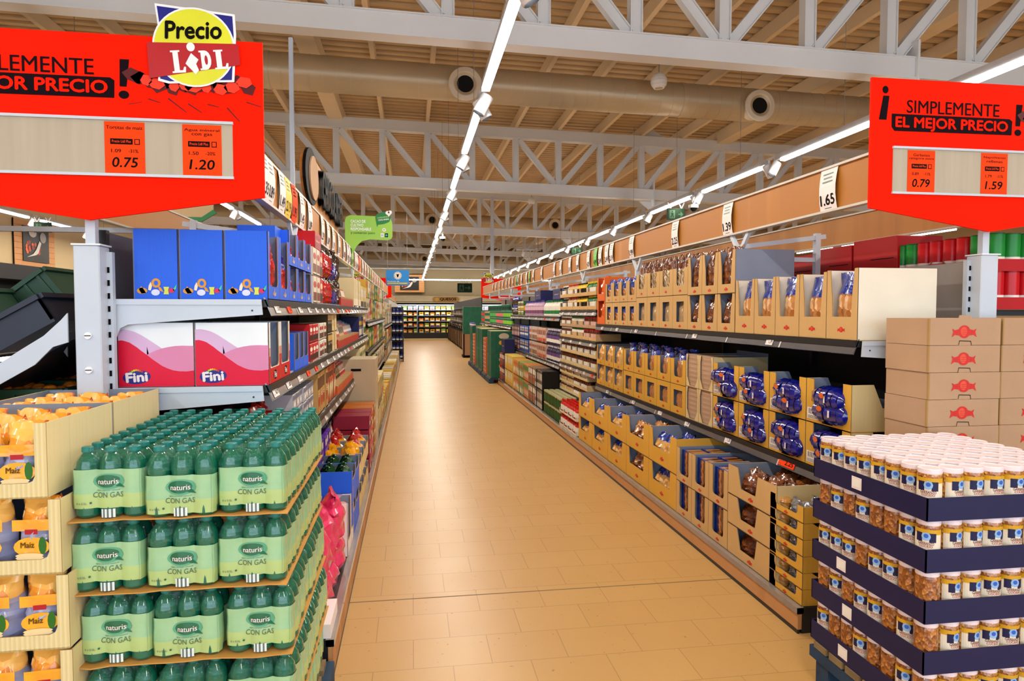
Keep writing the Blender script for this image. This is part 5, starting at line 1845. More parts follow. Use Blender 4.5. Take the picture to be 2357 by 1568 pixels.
def make_film():
    m = MB()
    o = lambda s, d=0: [(x * (1 - s), 0.063 + (y - 0.063) * (1 - s)) for x, y in outline(0, 0, AMP)]
    loft(m, [(o(0.0), 0.132), (o(0.02), 0.15), (o(0.12), 0.17), (o(0.25), 0.186), (o(0.28), 0.198)], ['wrap_film'] * 4)
    return m


mb_ = MB()
mb_.warp = front_y
mb_.rect(-0.017, 0.019, 0.0015, 0.026, -0.001, 'barcode_pale', 6)
mb_.warp = None
me_code = mb_.mesh('barcode')
me_band = [make_band(0.0).mesh('label_band'), make_band(-0.014).mesh('label_band'), make_band(0.006).mesh('label_band')]
me_film = make_film().mesh('shrink_film')
spots = [(-0.063 + 0.063 * i, 0.0315 + 0.063 * j, 0) for i in range(3) for j in range(2)]
WATER = []
for v in range(3):
    w = P('water_pack', 'bottle pack')
    w.parts = [('bottle', me_pet, s, [('cap', me_cap, (0, 0, 0))]) for s in spots] + [('label_band', me_band[v], (0, 0, 0), []), ('shrink_film', me_film, (0, 0, 0), []), ('barcode', me_code, (0, 0, 0), [])]
    WATER.append(w)
wr_ = random.Random(11)
for k in range(5):
    z = 0.132 + 0.209 * k
    dxk = (0.012, -0.004, 0.008, 0.016, 0.0)[4 - k] if k < 4 else 0.0
    for i in range(6):
        for j in range(3):
            if k < 4 and i > 0 and j > 0:
                continue
            x = -0.458 - 0.196 * j + dxk + wr_.uniform(-0.004, 0.004)
            y = 2.02 + 0.130 * i + (-0.016 if j == 1 and i == 0 and k == 4 else wr_.uniform(-0.004, 0.002))
            WATER[(1 if j == 1 else (2 if j == 2 else 0))].put((x, y, z), wr_.uniform(-0.02, 0.02),
                    'green six-bottle water pack, %s layer from the floor, column %s from the aisle, row %s' % (nth(k + 1), nth(j + 1), nth(i + 1)), 'mineral water packs')
    if k:
        m = MB()
        rg = random.Random(k)
        n = 12
        vs = []
        for q in range(n + 1):
            x = -0.955 + dxk + 0.595 * q / n
            for yy, zz in ((2.005 + rg.uniform(-0.006, 0.004), rg.uniform(-0.002, 0.001)), (2.80, 0.0)):
                vs += [(x, yy, z - 0.0045 + zz), (x, yy, z - 0.001 + zz)]
        m.add(vs, [(4 * q + 1, 4 * q + 5, 4 * q + 7, 4 * q + 3) for q in range(n)] + [(4 * q, 4 * q + 2, 4 * q + 6, 4 * q + 4) for q in range(n)] + [(4 * q, 4 * q + 4, 4 * q + 5, 4 * q + 1) for q in range(n)] + [(1, 3, 2, 0), (4 * n, 4 * n + 2, 4 * n + 3, 4 * n + 1)], 'sheet_board')
        tag(obj('layer_sheet', m), 'brown board sheet between water layers, %s from the floor' % nth(k), 'sheet')
PAL.put((-0.655, 2.01, 0), 0, 'low half pallet under the green water packs')

# ================================================================ corn cake cartons left of the water
mat('corr_yellow', '#dfcf9c', 0.75, kind='wave', vscale=26, col2='#d6c48c', stretch=(1, 1, 0), var=0.05, bump=0.3)
m = carton(0.40, 0.205, 0.41, 'corr_yellow', 'u', hb=0.2, e=0.075, inner='carton_inner')
g20 = P('display_carton', 'carton', m)
bagM = []
for s in (70, 71):
    m = MB()
    m.pouch(0.118, 0.12, 0.205, 0, 0, 0.06, 'lilac_film', 'orange_chips', 0.66, 0.006, s, nu=10, nv=12)
    # yellow shoulder band, corn picture and maker's patch printed on the film
    m.rect(-0.048, 0.048, 0.118, 0.15, -0.004, 'yellow_film', 4)
    m.disc(0.0, 0.072, 0.046, 0.028, -0.004, 'yellow_film', 16)
    m.disc(0.028, 0.075, 0.010, 0.026, -0.005, C('#2f6a24', 0.4), 12)
    for q in range(3):
        m.disc(-0.005, 0.034 + 0.007 * q, 0.036, 0.007, -0.0052 - 0.0005 * q, C('#e8cf9a', 0.6), 14)
    m.text('Maiz', -0.01, 0.078, 0.034, 0.016, -0.006, C('#5a3a12', 0.5), bold=0.02)
    m.rect(-0.016, 0.016, 0.108, 0.122, -0.0048, C('#b0202a', 0.4))
    bagM.append(P('corn_cake_bag', 'bag', m))
for k in range(5):
    z = 0.205 + 0.21 * k
    dx = (0.055, 0.05, 0.045, 0.03, 0.0)[k]
    for i in range(2):
        for j in range(2):
            if j == 1 and i == 1:
                continue
            g20.put((-1.178 - 0.405 * j + dx, 1.97 + 0.415 * i, z), 0, 'cream corrugated corn cake carton, %s layer, %s row, column %s from the water' % (nth(k + 1), ('front', 'rear')[i], nth(j + 1)), 'corn cake cartons')
            if k < 2 and i:
                continue
            for q in range(3):
                for rr in range(3 if k == 4 else 1):
                    bagM[(q + k) % 2].put((-1.178 - 0.405 * j + dx - 0.122 + 0.122 * q, 1.98 + 0.415 * i + 0.13 * rr, z + 0.006 - (0.0 if k < 4 else 0.004)), wr_.uniform(-0.1, 0.1),
                                      'yellow and lilac corn cake bag %s, row %s, %s carton layer %s column %s' % (nth(q + 1), nth(rr + 1), ('front', 'rear')[i], nth(k + 1), nth(j + 1)), 'corn cake bags', scale=(1, 1, 0.96))
m = MB().box(-1.79, -0.93, 1.98, 2.79, 0.125, 0.203, 'kraft_cream')
tag(obj('spacer_board', m), 'cream board block under the corn cake cartons', 'board')
P('half_pallet', 'pallet', PALM).put((-1.35, 1.98, 0), 0, 'low pallet under the corn cake cartons', scale=(1.4, 1, 1))

# ================================================================ chickpea jars on navy trays
jr, jh = 0.0366, 0.163
JS = 1.148
m = MB()
m.lathe([(jr * 0.86, 0), (jr * 0.97, 0.006), (jr, 0.015), (jr, 0.118), (jr * 0.93, 0.126), (jr * 0.88, 0.13)], 'jar_food', n=18) if 'jar_food' in MATS else None
mat('jar_food', '#c98a3a', 0.12, kind='voronoi', vscale=95, bump=0.8, coat=1.0,
    ramp=[(0.0, '#8a4c14'), (0.5, '#bf7a2c'), (1.0, '#e0ac5c')])
mat('jar_brown', '#a8601f', 0.1, kind='voronoi', vscale=95, bump=0.6, coat=1.0, ramp=[(0.0, '#6d3610'), (0.5, '#a35c1e'), (1.0, '#c98440')])
me_j = []
for food in ('jar_food', 'jar_brown'):
    m = MB().lathe([(jr * 0.86, 0), (jr * 0.97, 0.006), (jr, 0.015), (jr, 0.12), (jr * 0.95, 0.1265), (jr * 0.88, 0.13)], food, n=18)
    me_j.append(m.mesh('jar'))
m = MB().lathe([(jr * 0.94, 0.126), (jr * 0.985, 0.128), (jr * 0.985, 0.140), (jr * 0.95, 0.142), (jr * 0.86, 0.142), (jr * 0.84, 0.1405), (0.001, 0.1405)], 'lid_white', n=22)
me_lid = m.mesh('lid')


def wraplabel(a0=-1.35, a1=1.35):
    m = MB()

    def wp(p, rad=jr * 1.012):
        a = p[0] / jr
        return ((rad - p[1]) * math.sin(a), -(rad - p[1]) * math.cos(a), p[2])
    m.warp = wp
    m.rect(a0 * jr, a1 * jr, 0.035, 0.116, 0, 'label_cream', 14)
    m.rect(a0 * jr, a1 * jr, 0.102, 0.116, -0.0004, 'label_yellow', 14)
    m.poly([(-0.02, 0.114), (0.005, 0.119), (0.02, 0.112), (0.022, 0.104), (-0.022, 0.102)], -0.0006, 'label_yellow')
    for s in (-1, 1):
        m.rect(s * 0.020 - 0.011, s * 0.020 + 0.009, 0.080, 0.106, -0.0008, 'tray_navy', 3)
    m.disc(0, 0.096, 0.013, 0.012, -0.0012, C('#8fb8e8', 0.4), 14)
    m.disc(0, 0.098, 0.007, 0.006, -0.0016, C('#3a62c0', 0.4), 10)
    m.text('GARBANZO', 0, 0.076, 0.046, 0.008, -0.0008, C('#7a4a4a', 0.5), bold=0.02)
    m.text('COCIDO', 0, 0.068, 0.038, 0.006, -0.0008, C('#c43a30', 0.5), bold=0.02)
    m.warp = None
    return m.mesh('label')


me_lab = wraplabel()
JAR = []
for q in range(2):
    p = P('chickpea_jar', 'jar', None)
    p.root = me_j[q]
    p.parts = [('lid', me_lid, (0, 0, 0), []), ('label', me_lab, (0, 0, 0), [])]
    JAR.append(p)
JX, JY, JP = 1.645, 1.92, 0.0755
for k in range(5):
    z = 0.2 + 0.169 * k
    m = MB()
    x0, x1, y0, y1 = JX - 0.006, JX + 8 * JP + 0.006, JY - 0.006, JY + 8 * JP + 0.006
    m.box(x0, x1, y0, y1, z - 0.003, z, 'tray_navy')
    for a in ((x0, x0 + 0.004, y0, y1), (x1 - 0.004, x1, y0, y1), (x0, x1, y0, y0 + 0.004), (x0, x1, y1 - 0.004, y1)):
        m.box(*a, z, z + 0.073, 'tray_navy')
    r = tag(obj('jar_tray', m), 'navy board tray of chickpea jars, %s from the floor' % nth(k + 1), 'tray', 'navy trays of the chickpea pallet')
    m = MB()
    T = Matrix.Translation((x0 - 0.001, (2.32, 2.30, 2.34, 2.29, 2.26)[k], z + 0.012)) @ Matrix.Rotation(R(-90), 4, 'Z')
    if k != 3:
        m.T = T
        m.rect(-0.028, 0.028, 0, 0.046, 0, 'paper_white')
        m.rect(-0.022, 0.022, 0.008, 0.038, -0.0008, 'barcode')
        obj('barcode_sticker', m, r)
    for a in range(8):
        for b_ in range(8):
            if k < 4 and a > 0 and b_ > 0:
                continue
            turn = wr_.uniform(-0.5, 0.5)
            if b_ == 0 and a > 0 or k == 4:
                turn = R(wr_.choice((0, -10, 12, 4, 15)))
            elif a == 0:
                turn = wr_.choice((R(-60), R(-55), R(110), R(130), R(-50), R(160)))
            if a == 0 and k == 4:
                turn = R(-50 + wr_.uniform(-12, 25))
            JAR[1 if a == 0 and k < 4 else 0].put((JX + JP * (a + 0.5), JY + JP * (b_ + 0.5), z + 0.001), turn,
                       'white-lidded chickpea jar, %s layer, %s from the aisle side, %s from the front' % (nth(k + 1), nth(a + 1), nth(b_ + 1)), 'chickpea jars on the pallet', scale=(1, 1, JS))
m = MB()
for y in (1.96, 2.20, 2.44):
    for x in (1.68, 1.95, 2.22):
        m.box(x - 0.04, x + 0.05, y - 0.03, y + 0.05, 0.0, 0.12, 'pallet_blue')
for k in range(6):
    m.box(1.635, 2.27, 1.92 + 0.1 * k, 2.0 + 0.1 * k, 0.168, 0.195, 'pallet_wood')
for x in (1.68, 1.95, 2.22):
    m.box(x - 0.045, x + 0.055, 1.915, 2.53, 0.12, 0.165, 'pallet_blue')
tag(obj('blue_pallet', m), 'worn blue pallet under the chickpea jars', 'pallet')

# ================================================================ brown candy boxes stacked behind the jars
def candy_box(w, sticker=False):
    m = MB()
    h, d = 0.1145, 0.26
    m.box(-w / 2 + 0.001, w / 2 - 0.001, 0, d, 0, h, 'kraft_pink')
    m.box(-w / 2 - 0.0002, -w / 2 + 0.006, -0.0006, 0.01, 0.0, h, 'cut_edge')
    m.prism([(-0.03, h - 0.002), (0.03, h - 0.002), (0.026, h + 0.014), (-0.026, h + 0.014)], 0.002, 0.006, 'kraft_pink')
    m.poly([(-0.032, 0), (-0.028, 0.02), (0.028, 0.018), (0.032, 0), (0.03, 0), (0.026, 0.015), (-0.026, 0.017), (-0.03, 0)], -0.0012, 'ink_dark')
    if sticker:
        m.rect(0.03, 0.10, 0.02, 0.1, -0.001, 'paper_white')
    else:
        emblem(m, -0.005, h * 0.5, 0.056, -0.0012)
    return m


cb, cb2 = P('candy_box', 'box', candy_box(0.347)), P('candy_box', 'box', candy_box(0.347, True))
for j in range(2):
    for k in range(12):
        (cb2 if j == 1 and k == 9 else cb).put((2.350 + 0.350 * j + wr_.uniform(-0.004, 0.004), 2.555, 0.128 + 0.1163 * k), 0,
            'brown box with red ribbon emblem, %s stack from the pasta, %s from the floor' % (nth(j + 1), nth(k + 1)), 'brown candy boxes')
PAL.put((2.53, 2.54, 0), 0, 'low pallet under the brown candy boxes', scale=(1.2, 0.35, 1))

# ================================================================ tins and red cartons on the far side of the pasta gondola
rt = P('red_carton', 'carton', MB().bevbox(-0.2, 0.2, 0, 0.3, 0, 0.40, C('#a81414', 0.45)).box(-0.03, 0.17, -0.002, 0.0, 0.28, 0.284, 'ink_dark').box(-0.18, -0.1, -0.002, 0.0, 0.1, 0.2, 'barcode'))
for i, y in enumerate((4.62, 4.2, 3.78)):
    rt.put((2.84, y + 0.02, 1.562), RO, 'red cardboard carton behind the grey spine panel, %s from the tins' % nth(3 - i), 'red cartons behind the panel', scale=(1, 1, (1.0, 1.06, 1.1)[i]))
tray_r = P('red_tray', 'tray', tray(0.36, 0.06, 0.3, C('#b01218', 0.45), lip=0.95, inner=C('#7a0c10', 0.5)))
tin_r = P('tall_tin', 'tin', can(0.042, 0.185, C('#c1141c', 0.25), C('#8a0f14', 0.3), wht, n=18, lo=0.08, hi=0.36))
tin_g = P('tall_tin', 'tin', can(0.042, 0.185, C('#1f8a34', 0.25), C('#14602a', 0.3), wht, n=18, lo=0.08, hi=0.36))
for i in range(2):
    for lv in (0, 1):
        tray_r.put((2.845, 3.12 + 0.365 * i, 1.562 + 0.19 * lv), RO, 'red board tray under tall tins, %s tier, %s from the end post' % (('lower', 'upper')[lv], nth(i + 1)), 'red trays of tall tins')
        for q in range(4):
            for rr in range(3 if i == 0 else 2):
                g_ = lv == 1 and (i * 4 + q in (0, 1, 6, 7))
                (tin_g if g_ else tin_r).put((2.895 + 0.088 * rr, 2.985 + 0.365 * i + 0.09 * q, 1.567 + 0.19 * lv), RO + wr_.uniform(-0.4, 0.4),
                    '%s tall tin, %s tier, place %s from the end post, row %s' % ('green' if g_ else 'red', ('lower', 'upper')[lv], nth(i * 4 + q + 1), nth(rr + 1)), 'tall tins')
# ================================================================ sweets side
def onside(m, W, d, z=0):
    m.T = Matrix.Translation((-W, d / 2, z)) @ Matrix.Rotation(R(-90), 4, 'Z')


blue = C('#1d5fe8', 0.5)
mat('blue_board', '#1c62ea', 0.5, var=0.05, vscale=10, bump=0.1, bscale=60, stretch=(1, 1, 0.15), spec=0.4)


def candies(m, cx, cz, s, y):
    gold, cream_ = C('#d9962a', 0.4), C('#efe0c6', 0.4)
    m.disc(cx - 0.42 * s, cz - 0.05 * s, 0.16 * s, 0.1 * s, y, gold, 12)
    m.poly([(cx - 0.52 * s, cz), (cx - 0.44 * s, cz + 0.1 * s), (cx - 0.3 * s, cz - 0.12 * s), (cx - 0.44 * s, cz - 0.14 * s)], y, gold)
    m.poly([(cx - 0.24 * s, cz - 0.02 * s), (cx - 0.16 * s, cz - 0.04 * s), (cx - 0.12 * s, cz + 0.1 * s), (cx - 0.16 * s, cz + 0.24 * s), (cx - 0.22 * s, cz + 0.12 * s)], y - 0.0003, cream_)
    m.disc(cx + 0.0 * s, cz + 0.2 * s, 0.14 * s, 0.15 * s, y - 0.0003, gold, 16)
    m.disc(cx + 0.0 * s, cz + 0.2 * s, 0.065 * s, 0.08 * s, y - 0.0006, 'blue_board', 12)
    m.disc(cx - 0.02 * s, cz - 0.1 * s, 0.13 * s, 0.1 * s, y - 0.0006, C('#dcdcf4', 0.4), 14)
    m.poly([(cx + 0.06 * s, cz + 0.1 * s), (cx + 0.14 * s, cz + 0.06 * s), (cx + 0.22 * s, cz - 0.08 * s), (cx + 0.1 * s, cz - 0.05 * s)], y - 0.0002, gold)
    m.poly([(cx + 0.22 * s, cz - 0.16 * s), (cx + 0.38 * s, cz - 0.16 * s), (cx + 0.36 * s, cz - 0.03 * s), (cx + 0.39 * s, cz + 0.08 * s), (cx + 0.22 * s, cz + 0.08 * s), (cx + 0.25 * s, cz - 0.04 * s)], y - 0.0002, C('#d8dc4a', 0.4))
    m.disc(cx + 0.46 * s, cz - 0.04 * s, 0.09 * s, 0.08 * s, y - 0.0003, C('#d8245a', 0.4), 12)
    m.poly([(cx + 0.5 * s, cz), (cx + 0.62 * s, cz + 0.16 * s), (cx + 0.6 * s, cz + 0.02 * s), (cx + 0.53 * s, cz - 0.06 * s)], y - 0.0003, C('#4ec89a', 0.4))


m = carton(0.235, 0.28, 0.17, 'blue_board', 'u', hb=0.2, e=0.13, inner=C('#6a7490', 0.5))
onside(m, 0.1175, 0.17)
candies(m, 0.0, 0.04, 0.125, -0.001)
m.T = Matrix()
candies(m, 0.0, 0.028, 0.06, -0.0012)
blue_c = P('display_carton', 'carton', m)
redbag = [P('candy_bag', 'bag', pouch(0.085, 0.245, 0.05, 'red_film', 'red_film' if s % 2 else 'film_navy', 0.6, seed=s, wr=0.008)) for s in (80, 81, 82)]
for i in range(2):
    for j in range(3 if i == 0 else 2):
        blue_c.put((-0.577 - 0.173 * j, 2.99 + 0.24 * i, 1.60), LO, 'tall blue candy carton, column %s from the aisle, row %s from the water' % (nth(j + 1), nth(i + 1)), 'tall blue candy cartons')
        for q in (0, 1):
            redbag[(q + i) % 3].put((-0.59 - 0.173 * j, 2.945 + 0.24 * i + 0.09 * q, 1.61 + 0.02 * (j > 0)), LO, 'shiny red candy bag, place %s, blue carton column %s row %s' % (nth(q + 1), nth(j + 1), nth(i + 1)), 'red candy bags')
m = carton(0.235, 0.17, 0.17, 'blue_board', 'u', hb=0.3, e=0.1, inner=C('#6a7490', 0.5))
candies(m, 0.0, 0.028, 0.06, -0.0012)
onside(m, 0.1175, 0.17)
candies(m, 0.0, 0.035, 0.08, -0.001)
blue_s = P('display_carton', 'carton', m)
redsm = P('candy_bag', 'bag', pouch(0.09, 0.13, 0.05, 'red_film', 'red_film', 0.6, seed=83, wr=0.01))
for i in range(3):
    for lv in (0, 1):
        blue_s.put((-0.577, 3.47 + 0.24 * i, 1.60 + 0.172 * lv), LO, 'short blue candy carton, %s tier, %s beyond the tall blue cartons' % (('lower', 'upper')[lv], nth(i + 1)), 'short blue candy cartons')
        for q in (0, 1):
            redsm.put((-0.60, 3.42 + 0.24 * i + 0.1 * q, 1.61 + 0.172 * lv), LO, 'small red candy bag %s in %s short blue carton %s' % (nth(q + 1), ('lower', 'upper')[lv], nth(i + 1)), 'small red candy bags')
P('tall_back_card', 'carton', MB().box(-0.12, 0.12, 0.0, 0.16, 0, 0.345, 'blue_board').box(-0.12, 0.12, -0.005, 0.0, 0.26, 0.345, 'blue_board')).put((-0.62, 3.34, 1.60), LO, 'blue carton backboard rising above the candy bags')


# Fini cartons: white, lilac and pink waves over red
def fini(wd, d):
    m = carton(wd, 0.256, d, 'white_paint', 'u', hb=0.27, e=0.12, inner='carton_inner')
    W, h, L_ = wd / 2, 0.254, d
    f = lambda pts: [((x - 0.5) * L_ * 0.985, z * h) for x, z in pts]
    fr, fp, fl = C('#e01038', 0.45), C('#e08ab0', 0.45), C('#dcb4d8', 0.45)
    top = [(0, .73), (.05, .735), (.1, .72), (.15, .70), (.2, .66), (.25, .62), (.3, .57), (.38, .5), (.44, .44), (.5, .39), (.57, .33), (.65, .285), (.72, .255), (.8, .24), (.9, .235), (1, .25)]
    lil = [(0, .9), (.08, .905), (.15, .89), (.22, .865), (.3, .815), (.38, .755), (.45, .70), (.52, .645), (.58, .60)]
    pk = [(.38, .51), (.44, .545), (.5, .575), (.58, .605), (.66, .625), (.75, .64), (.85, .645), (1, .64)]
    onside(m, W, d)
    y = -0.0008
    n = 10

    def strip(a, b_, mm, yy):      # between two curves sampled at the same x
        vs = []
        for p, q in zip(a, b_):
            vs += [((p[0] - .5) * L_ * .985, yy, p[1] * h), ((q[0] - .5) * L_ * .985, yy, q[1] * h)]
        m.add(vs, [(2 * i, 2 * i + 2, 2 * i + 3, 2 * i + 1) for i in range(len(a) - 1)], mm)

    def at(c, x):
        for (x0, z0), (x1, z1) in zip(c, c[1:]):
            if x0 <= x <= x1:
                return z0 + (z1 - z0) * (x - x0) / (x1 - x0)
        return c[-1][1]
    xs = [i / 40 for i in range(41)]
    strip([(x, 0.003) for x in xs], [(x, at(top, x)) for x in xs], fr, y)
    xa = [x for x in xs if x <= .58]
    strip([(x, at(top, x) if x < .38 else at(pk, x)) for x in xa], [(x, at(lil, x)) for x in xa], fl, y)
    xb = [x for x in xs if x >= .375]
    strip([(x, at(top, x)) for x in xb], [(x, max(at(top, x), at(pk, x))) for x in xb], fp, y)
    cx, cz = -0.26 * L_, 0.155 * h
    T = m.T.copy()
    m.T = T @ Matrix.Translation((cx, 0, cz)) @ Matrix.Rotation(R(-4), 4, 'Y')
    m.disc(0, 0, 0.052, 0.028, -0.0016, 'logo_blue', 28)
    fini_text(m, 0.0, 0.0, 0.078, 0.036, -0.0026)
    for q in range(7):
        a = q / 6
        m.disc(-0.022 + 0.044 * a, 0.020 + 0.008 * math.sin(math.pi * a), 0.0042, 0.0042, -0.0024, C(('#5fb83a', '#a8cc2a', '#e8d82a', '#f0b020', '#e88a20', '#e05a20', '#d02a2a')[q], 0.4), 8)
    m.T = Matrix()
    # aisle face: red lower half
    m.rect(-W + 0.002, W - 0.002, 0.002, 0.066, -0.0008, C('#c81a1c', 0.45))
    for s in (-1, 1):
        a, b_ = sorted((s * (W - 0.002), s * (W - wd * 0.105)))
        m.rect(a, b_, 0.066, 0.115, -0.0008, C('#c81a1c', 0.45))
        m.rect(a, b_, 0.115, 0.15, -0.0008, C('#e2a08a', 0.45))
    m.disc(0.0, 0.034, 0.034, 0.02, -0.0016, 'ink_dark', 16)
    fini_text(m, 0.0, 0.034, 0.046, 0.024, -0.0024)
    return m


def fini_text(m, cx, cz, w, h, y):
    m.text('Fini', cx, cz, w, h, y, 'paper_white', bold=0.05)


f1 = P('display_carton', 'carton', fini(0.235, 0.287))
sweet = P('candy_bag', 'bag', pouch(0.09, 0.12, 0.05, mat('candy_mix', '#d8a83a', 0.2, kind='voronoi', vscale=30, coat=1, ramp=[(0, '#c81a3a'), (0.3, '#e8c81a'), (0.6, '#3a8a3a'), (1, '#e87a9a')]).name, 'pink_film', 0.7, seed=84, wr=0.008))
for j in range(2):
    for i in range(2):
        f1.put((-0.577 - 0.289 * j, 2.98 + 0.238 * i, 1.25), LO, 'white and red wave candy carton, column %s from the aisle, row %s from the water' % (nth(j + 1), nth(i + 1)), 'wave pattern candy cartons')
        if j == 0:
            for q in (0, 1):
                sweet.put((-0.66, 2.94 + 0.238 * i + 0.09 * q, 1.256), LO, 'colourful candy bag, place %s, in aisle side wave carton row %s' % (nth(q + 1), nth(i + 1)), 'candy bags in wave cartons')

SLX = LX - 0.02


def Lrow(y0, y1, z, protos, pitch, label, group, **k):
    row('L', y0, y1, z, protos, pitch, label, group, **k)


crm, orr, drk, brg = C('#dccb9c', 0.5), C('#d2501c', 0.4), C('#231a18', 0.35), C('#8a1a34', 0.4)
sil = C('#b8bcc8', 0.25)
rb = P('candy_box', 'box', pack(0.16, 0.17, 0.2, C('#b81420', 0.4), C('#e8c8a0', 0.4), C('#3a1a14', 0.4), 1))
wb = P('candy_box', 'box', pack(0.16, 0.17, 0.2, C('#e2d4be', 0.4), C('#b8301c', 0.4), C('#7a3a20', 0.4), 1))
db = P('choc_bag', 'bag', pouch(0.15, 0.25, 0.09, 'black_film', 'black_film', 0.9, seed=90, wr=0.014))
db2 = P('choc_bag', 'bag', pouch(0.13, 0.2, 0.09, 'film_navy', 'black_film', 0.5, seed=91, wr=0.014))
rbg = P('choc_bag', 'bag', pouch(0.13, 0.2, 0.09, 'red_film', 'black_film', 0.75, seed=92, wr=0.014))
for lv in (0, 1):
    Lrow(4.2, 4.75, 1.60 + 0.175 * lv, [(wb, 'cream and red'), (rb, 'deep red')], 0.17, 'picture box, %s tier, top sweets shelf' % ('lower', 'upper')[lv], 'picture boxes on the top sweets shelf')
P('display_carton', 'carton', pack(0.3, 0.11, 0.2, C('#c01420', 0.4), C('#8a0c14', 0.4), C('#8a0c14', 0.4), 1)).put((SLX - 0.02, 4.55, 1.952), LO, 'large red display box on top of the picture boxes')
for lv in (0, 1):
    Lrow(4.78, 5.75, 1.60 + 0.2 * lv, [(rbg, 'red'), (db2, 'navy'), (db, 'black')], 0.135, 'chocolate bag, %s tier, top sweets shelf' % ('lower', 'upper')[lv], 'chocolate bags on the top sweets shelf', rev=0.25)


def bar_mesh(c1, c2, c3):
    m = MB()
    m.T = Matrix.Translation((0, 0.05, 0.0)) @ Matrix.Rotation(R(-14), 4, 'X')
    m.bevbox(-0.042, 0.042, 0, 0.011, 0, 0.165, c1, 0.002)
    m.rect(-0.04, 0.04, 0.09, 0.15, -0.0008, c2)
    m.rect(-0.03, 0.03, 0.03, 0.06, -0.0008, c3)
    return m


bars = [P('chocolate_bar', 'chocolate bar', bar_mesh(*c)) for c in ((C('#c9a05a', 0.3), drk, red), (red, C('#f0e6da', 0.4), drk), (drk, C('#b89a5a', 0.3), wht), (C('#9ab0c8', 0.3), wht, red), (C('#e8d8c0', 0.3), red, gg), (C('#3a6a9a', 0.3), wht, nvy))]


def bar_block(y0, n, z, which, ref, nk=5, colr=None):
    for i in range(n):
        y = y0 + 0.105 * i
        k_ = ('bar', colr)
        if k_ not in TR:
            TR[k_] = P('bar_tray', 'tray', carton(0.10, 0.075, 0.22, colr, 'u', hb=0.85, e=0.05, inner='kraft_cream'))
        TR[k_].put((SLX, y, z), LO, 'small tray of leaning chocolate bars, %s, place %s' % (ref, nth(i + 1)), 'trays of bars, ' + ref)
        for k in range(nk):
            p = bars[which[min(i * len(which) // n, len(which) - 1)]]
            p.put((SLX - 0.01 - 0.028 * k, y, z + 0.01 + 0.012 * k), LO, 'leaning chocolate bar, %s, tray %s, bar %s' % (ref, nth(i + 1), nth(k + 1)), 'bars, ' + ref)


bar_block(5.85, 11, 1.60, (2, 0, 1), 'top sweets shelf', 4, red)
Lrow(7.1, 9.05, 1.60, [(PX(0.2, 0.3, 0.3, crm, C('#e8dcc0', 0.5), crm, 2), 'cream'), (PX(0.2, 0.26, 0.3, C('#d8c080', 0.5), drk, wht, 2), 'straw')], 0.215, 'upright carton, top sweets shelf', 'cream cartons on the top sweets shelf')
# second shelf, 1.25
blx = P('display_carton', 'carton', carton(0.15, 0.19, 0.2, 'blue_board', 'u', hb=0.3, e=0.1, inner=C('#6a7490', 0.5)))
for i in range(3):
    blx.put((SLX, 3.56 + 0.155 * i, 1.25), LO, 'small blue carton beside the wave cartons, %s of three' % nth(i + 1), 'small blue cartons')
for lv in (0, 1):
    Lrow(4.03, 4.9, 1.25 + 0.115 * lv, [(PX(0.13, 0.11, 0.2, C('#c81c20', 0.4), C('#f0e6da', 0.4), drk, 1), 'red'), (PX(0.13, 0.11, 0.2, C('#e6dccb', 0.4), red, brn, 1), 'white')], 0.14, 'picture box, %s tier, second sweets shelf' % ('lower', 'upper')[lv], 'picture boxes on the second sweets shelf')
    Lrow(4.9, 5.5, 1.25 + 0.15 * lv, [(PX(0.13, 0.145, 0.2, C('#4a3a1c', 0.4), C('#c9a05a', 0.4), drk, 0), 'olive brown'), (PX(0.13, 0.145, 0.2, C('#d8bc7c', 0.5), crm, crm, 2), 'sand')], 0.14, 'box, %s tier, second sweets shelf' % ('lower', 'upper')[lv], 'brown boxes on the second sweets shelf')
bar_block(5.6, 20, 1.25, (3, 1, 0, 1, 5), 'second sweets shelf', 4, red)
Lrow(7.75, 9.05, 1.25, [(PX(0.16, 0.24, 0.2, nvy, gy, wht, 1), 'navy'), (PX(0.16, 0.26, 0.2, crm, red, gg, 1), 'cream')], 0.175, 'carton, second sweets shelf', 'cartons on the second sweets shelf')
# third shelf, 0.885
for lv in range(3):
    Lrow(3.45, 4.3, 0.885 + 0.085 * lv, [(PX(0.1, 0.08, 0.2, sil, C('#5a6a8a', 0.3), wht, 0), 'silver')], 0.11, 'wrapped block, tier %s, third sweets shelf' % nth(lv + 1), 'silver blocks')
P('pink_sack', 'bag', pouch(0.3, 0.24, 0.2, 'pink_film', 'red_film', 0.8, seed=95, wr=0.02)).put((SLX - 0.02, 3.18, 0.888), LO, 'crinkled pink sack under the wave cartons')
P('red_carton', 'carton', pack(0.4, 0.2, 0.3, brg, C('#6a1020', 0.4), brg, 2)).put((SLX - 0.3, 3.3, 0.888), LO, 'burgundy carton behind the pink sack')
Lrow(4.35, 5.4, 0.885, [(PX(0.12, 0.27, 0.2, C('#c89a5a', 0.4), brn, red, 0), 'tan'), (PX(0.12, 0.27, 0.2, C('#b8502c', 0.4), crm, drk, 3), 'rust')], 0.13, 'upright box, third sweets shelf', 'upright boxes on the third sweets shelf')
bar_block(5.5, 22, 0.885, (4, 2, 1, 5, 4), 'third sweets shelf', 4, orr)
Lrow(7.85, 9.05, 0.885, [(PX(0.16, 0.24, 0.2, crm, gg, wht, 1), 'cream')], 0.175, 'carton, third sweets shelf', 'cartons on the third sweets shelf')
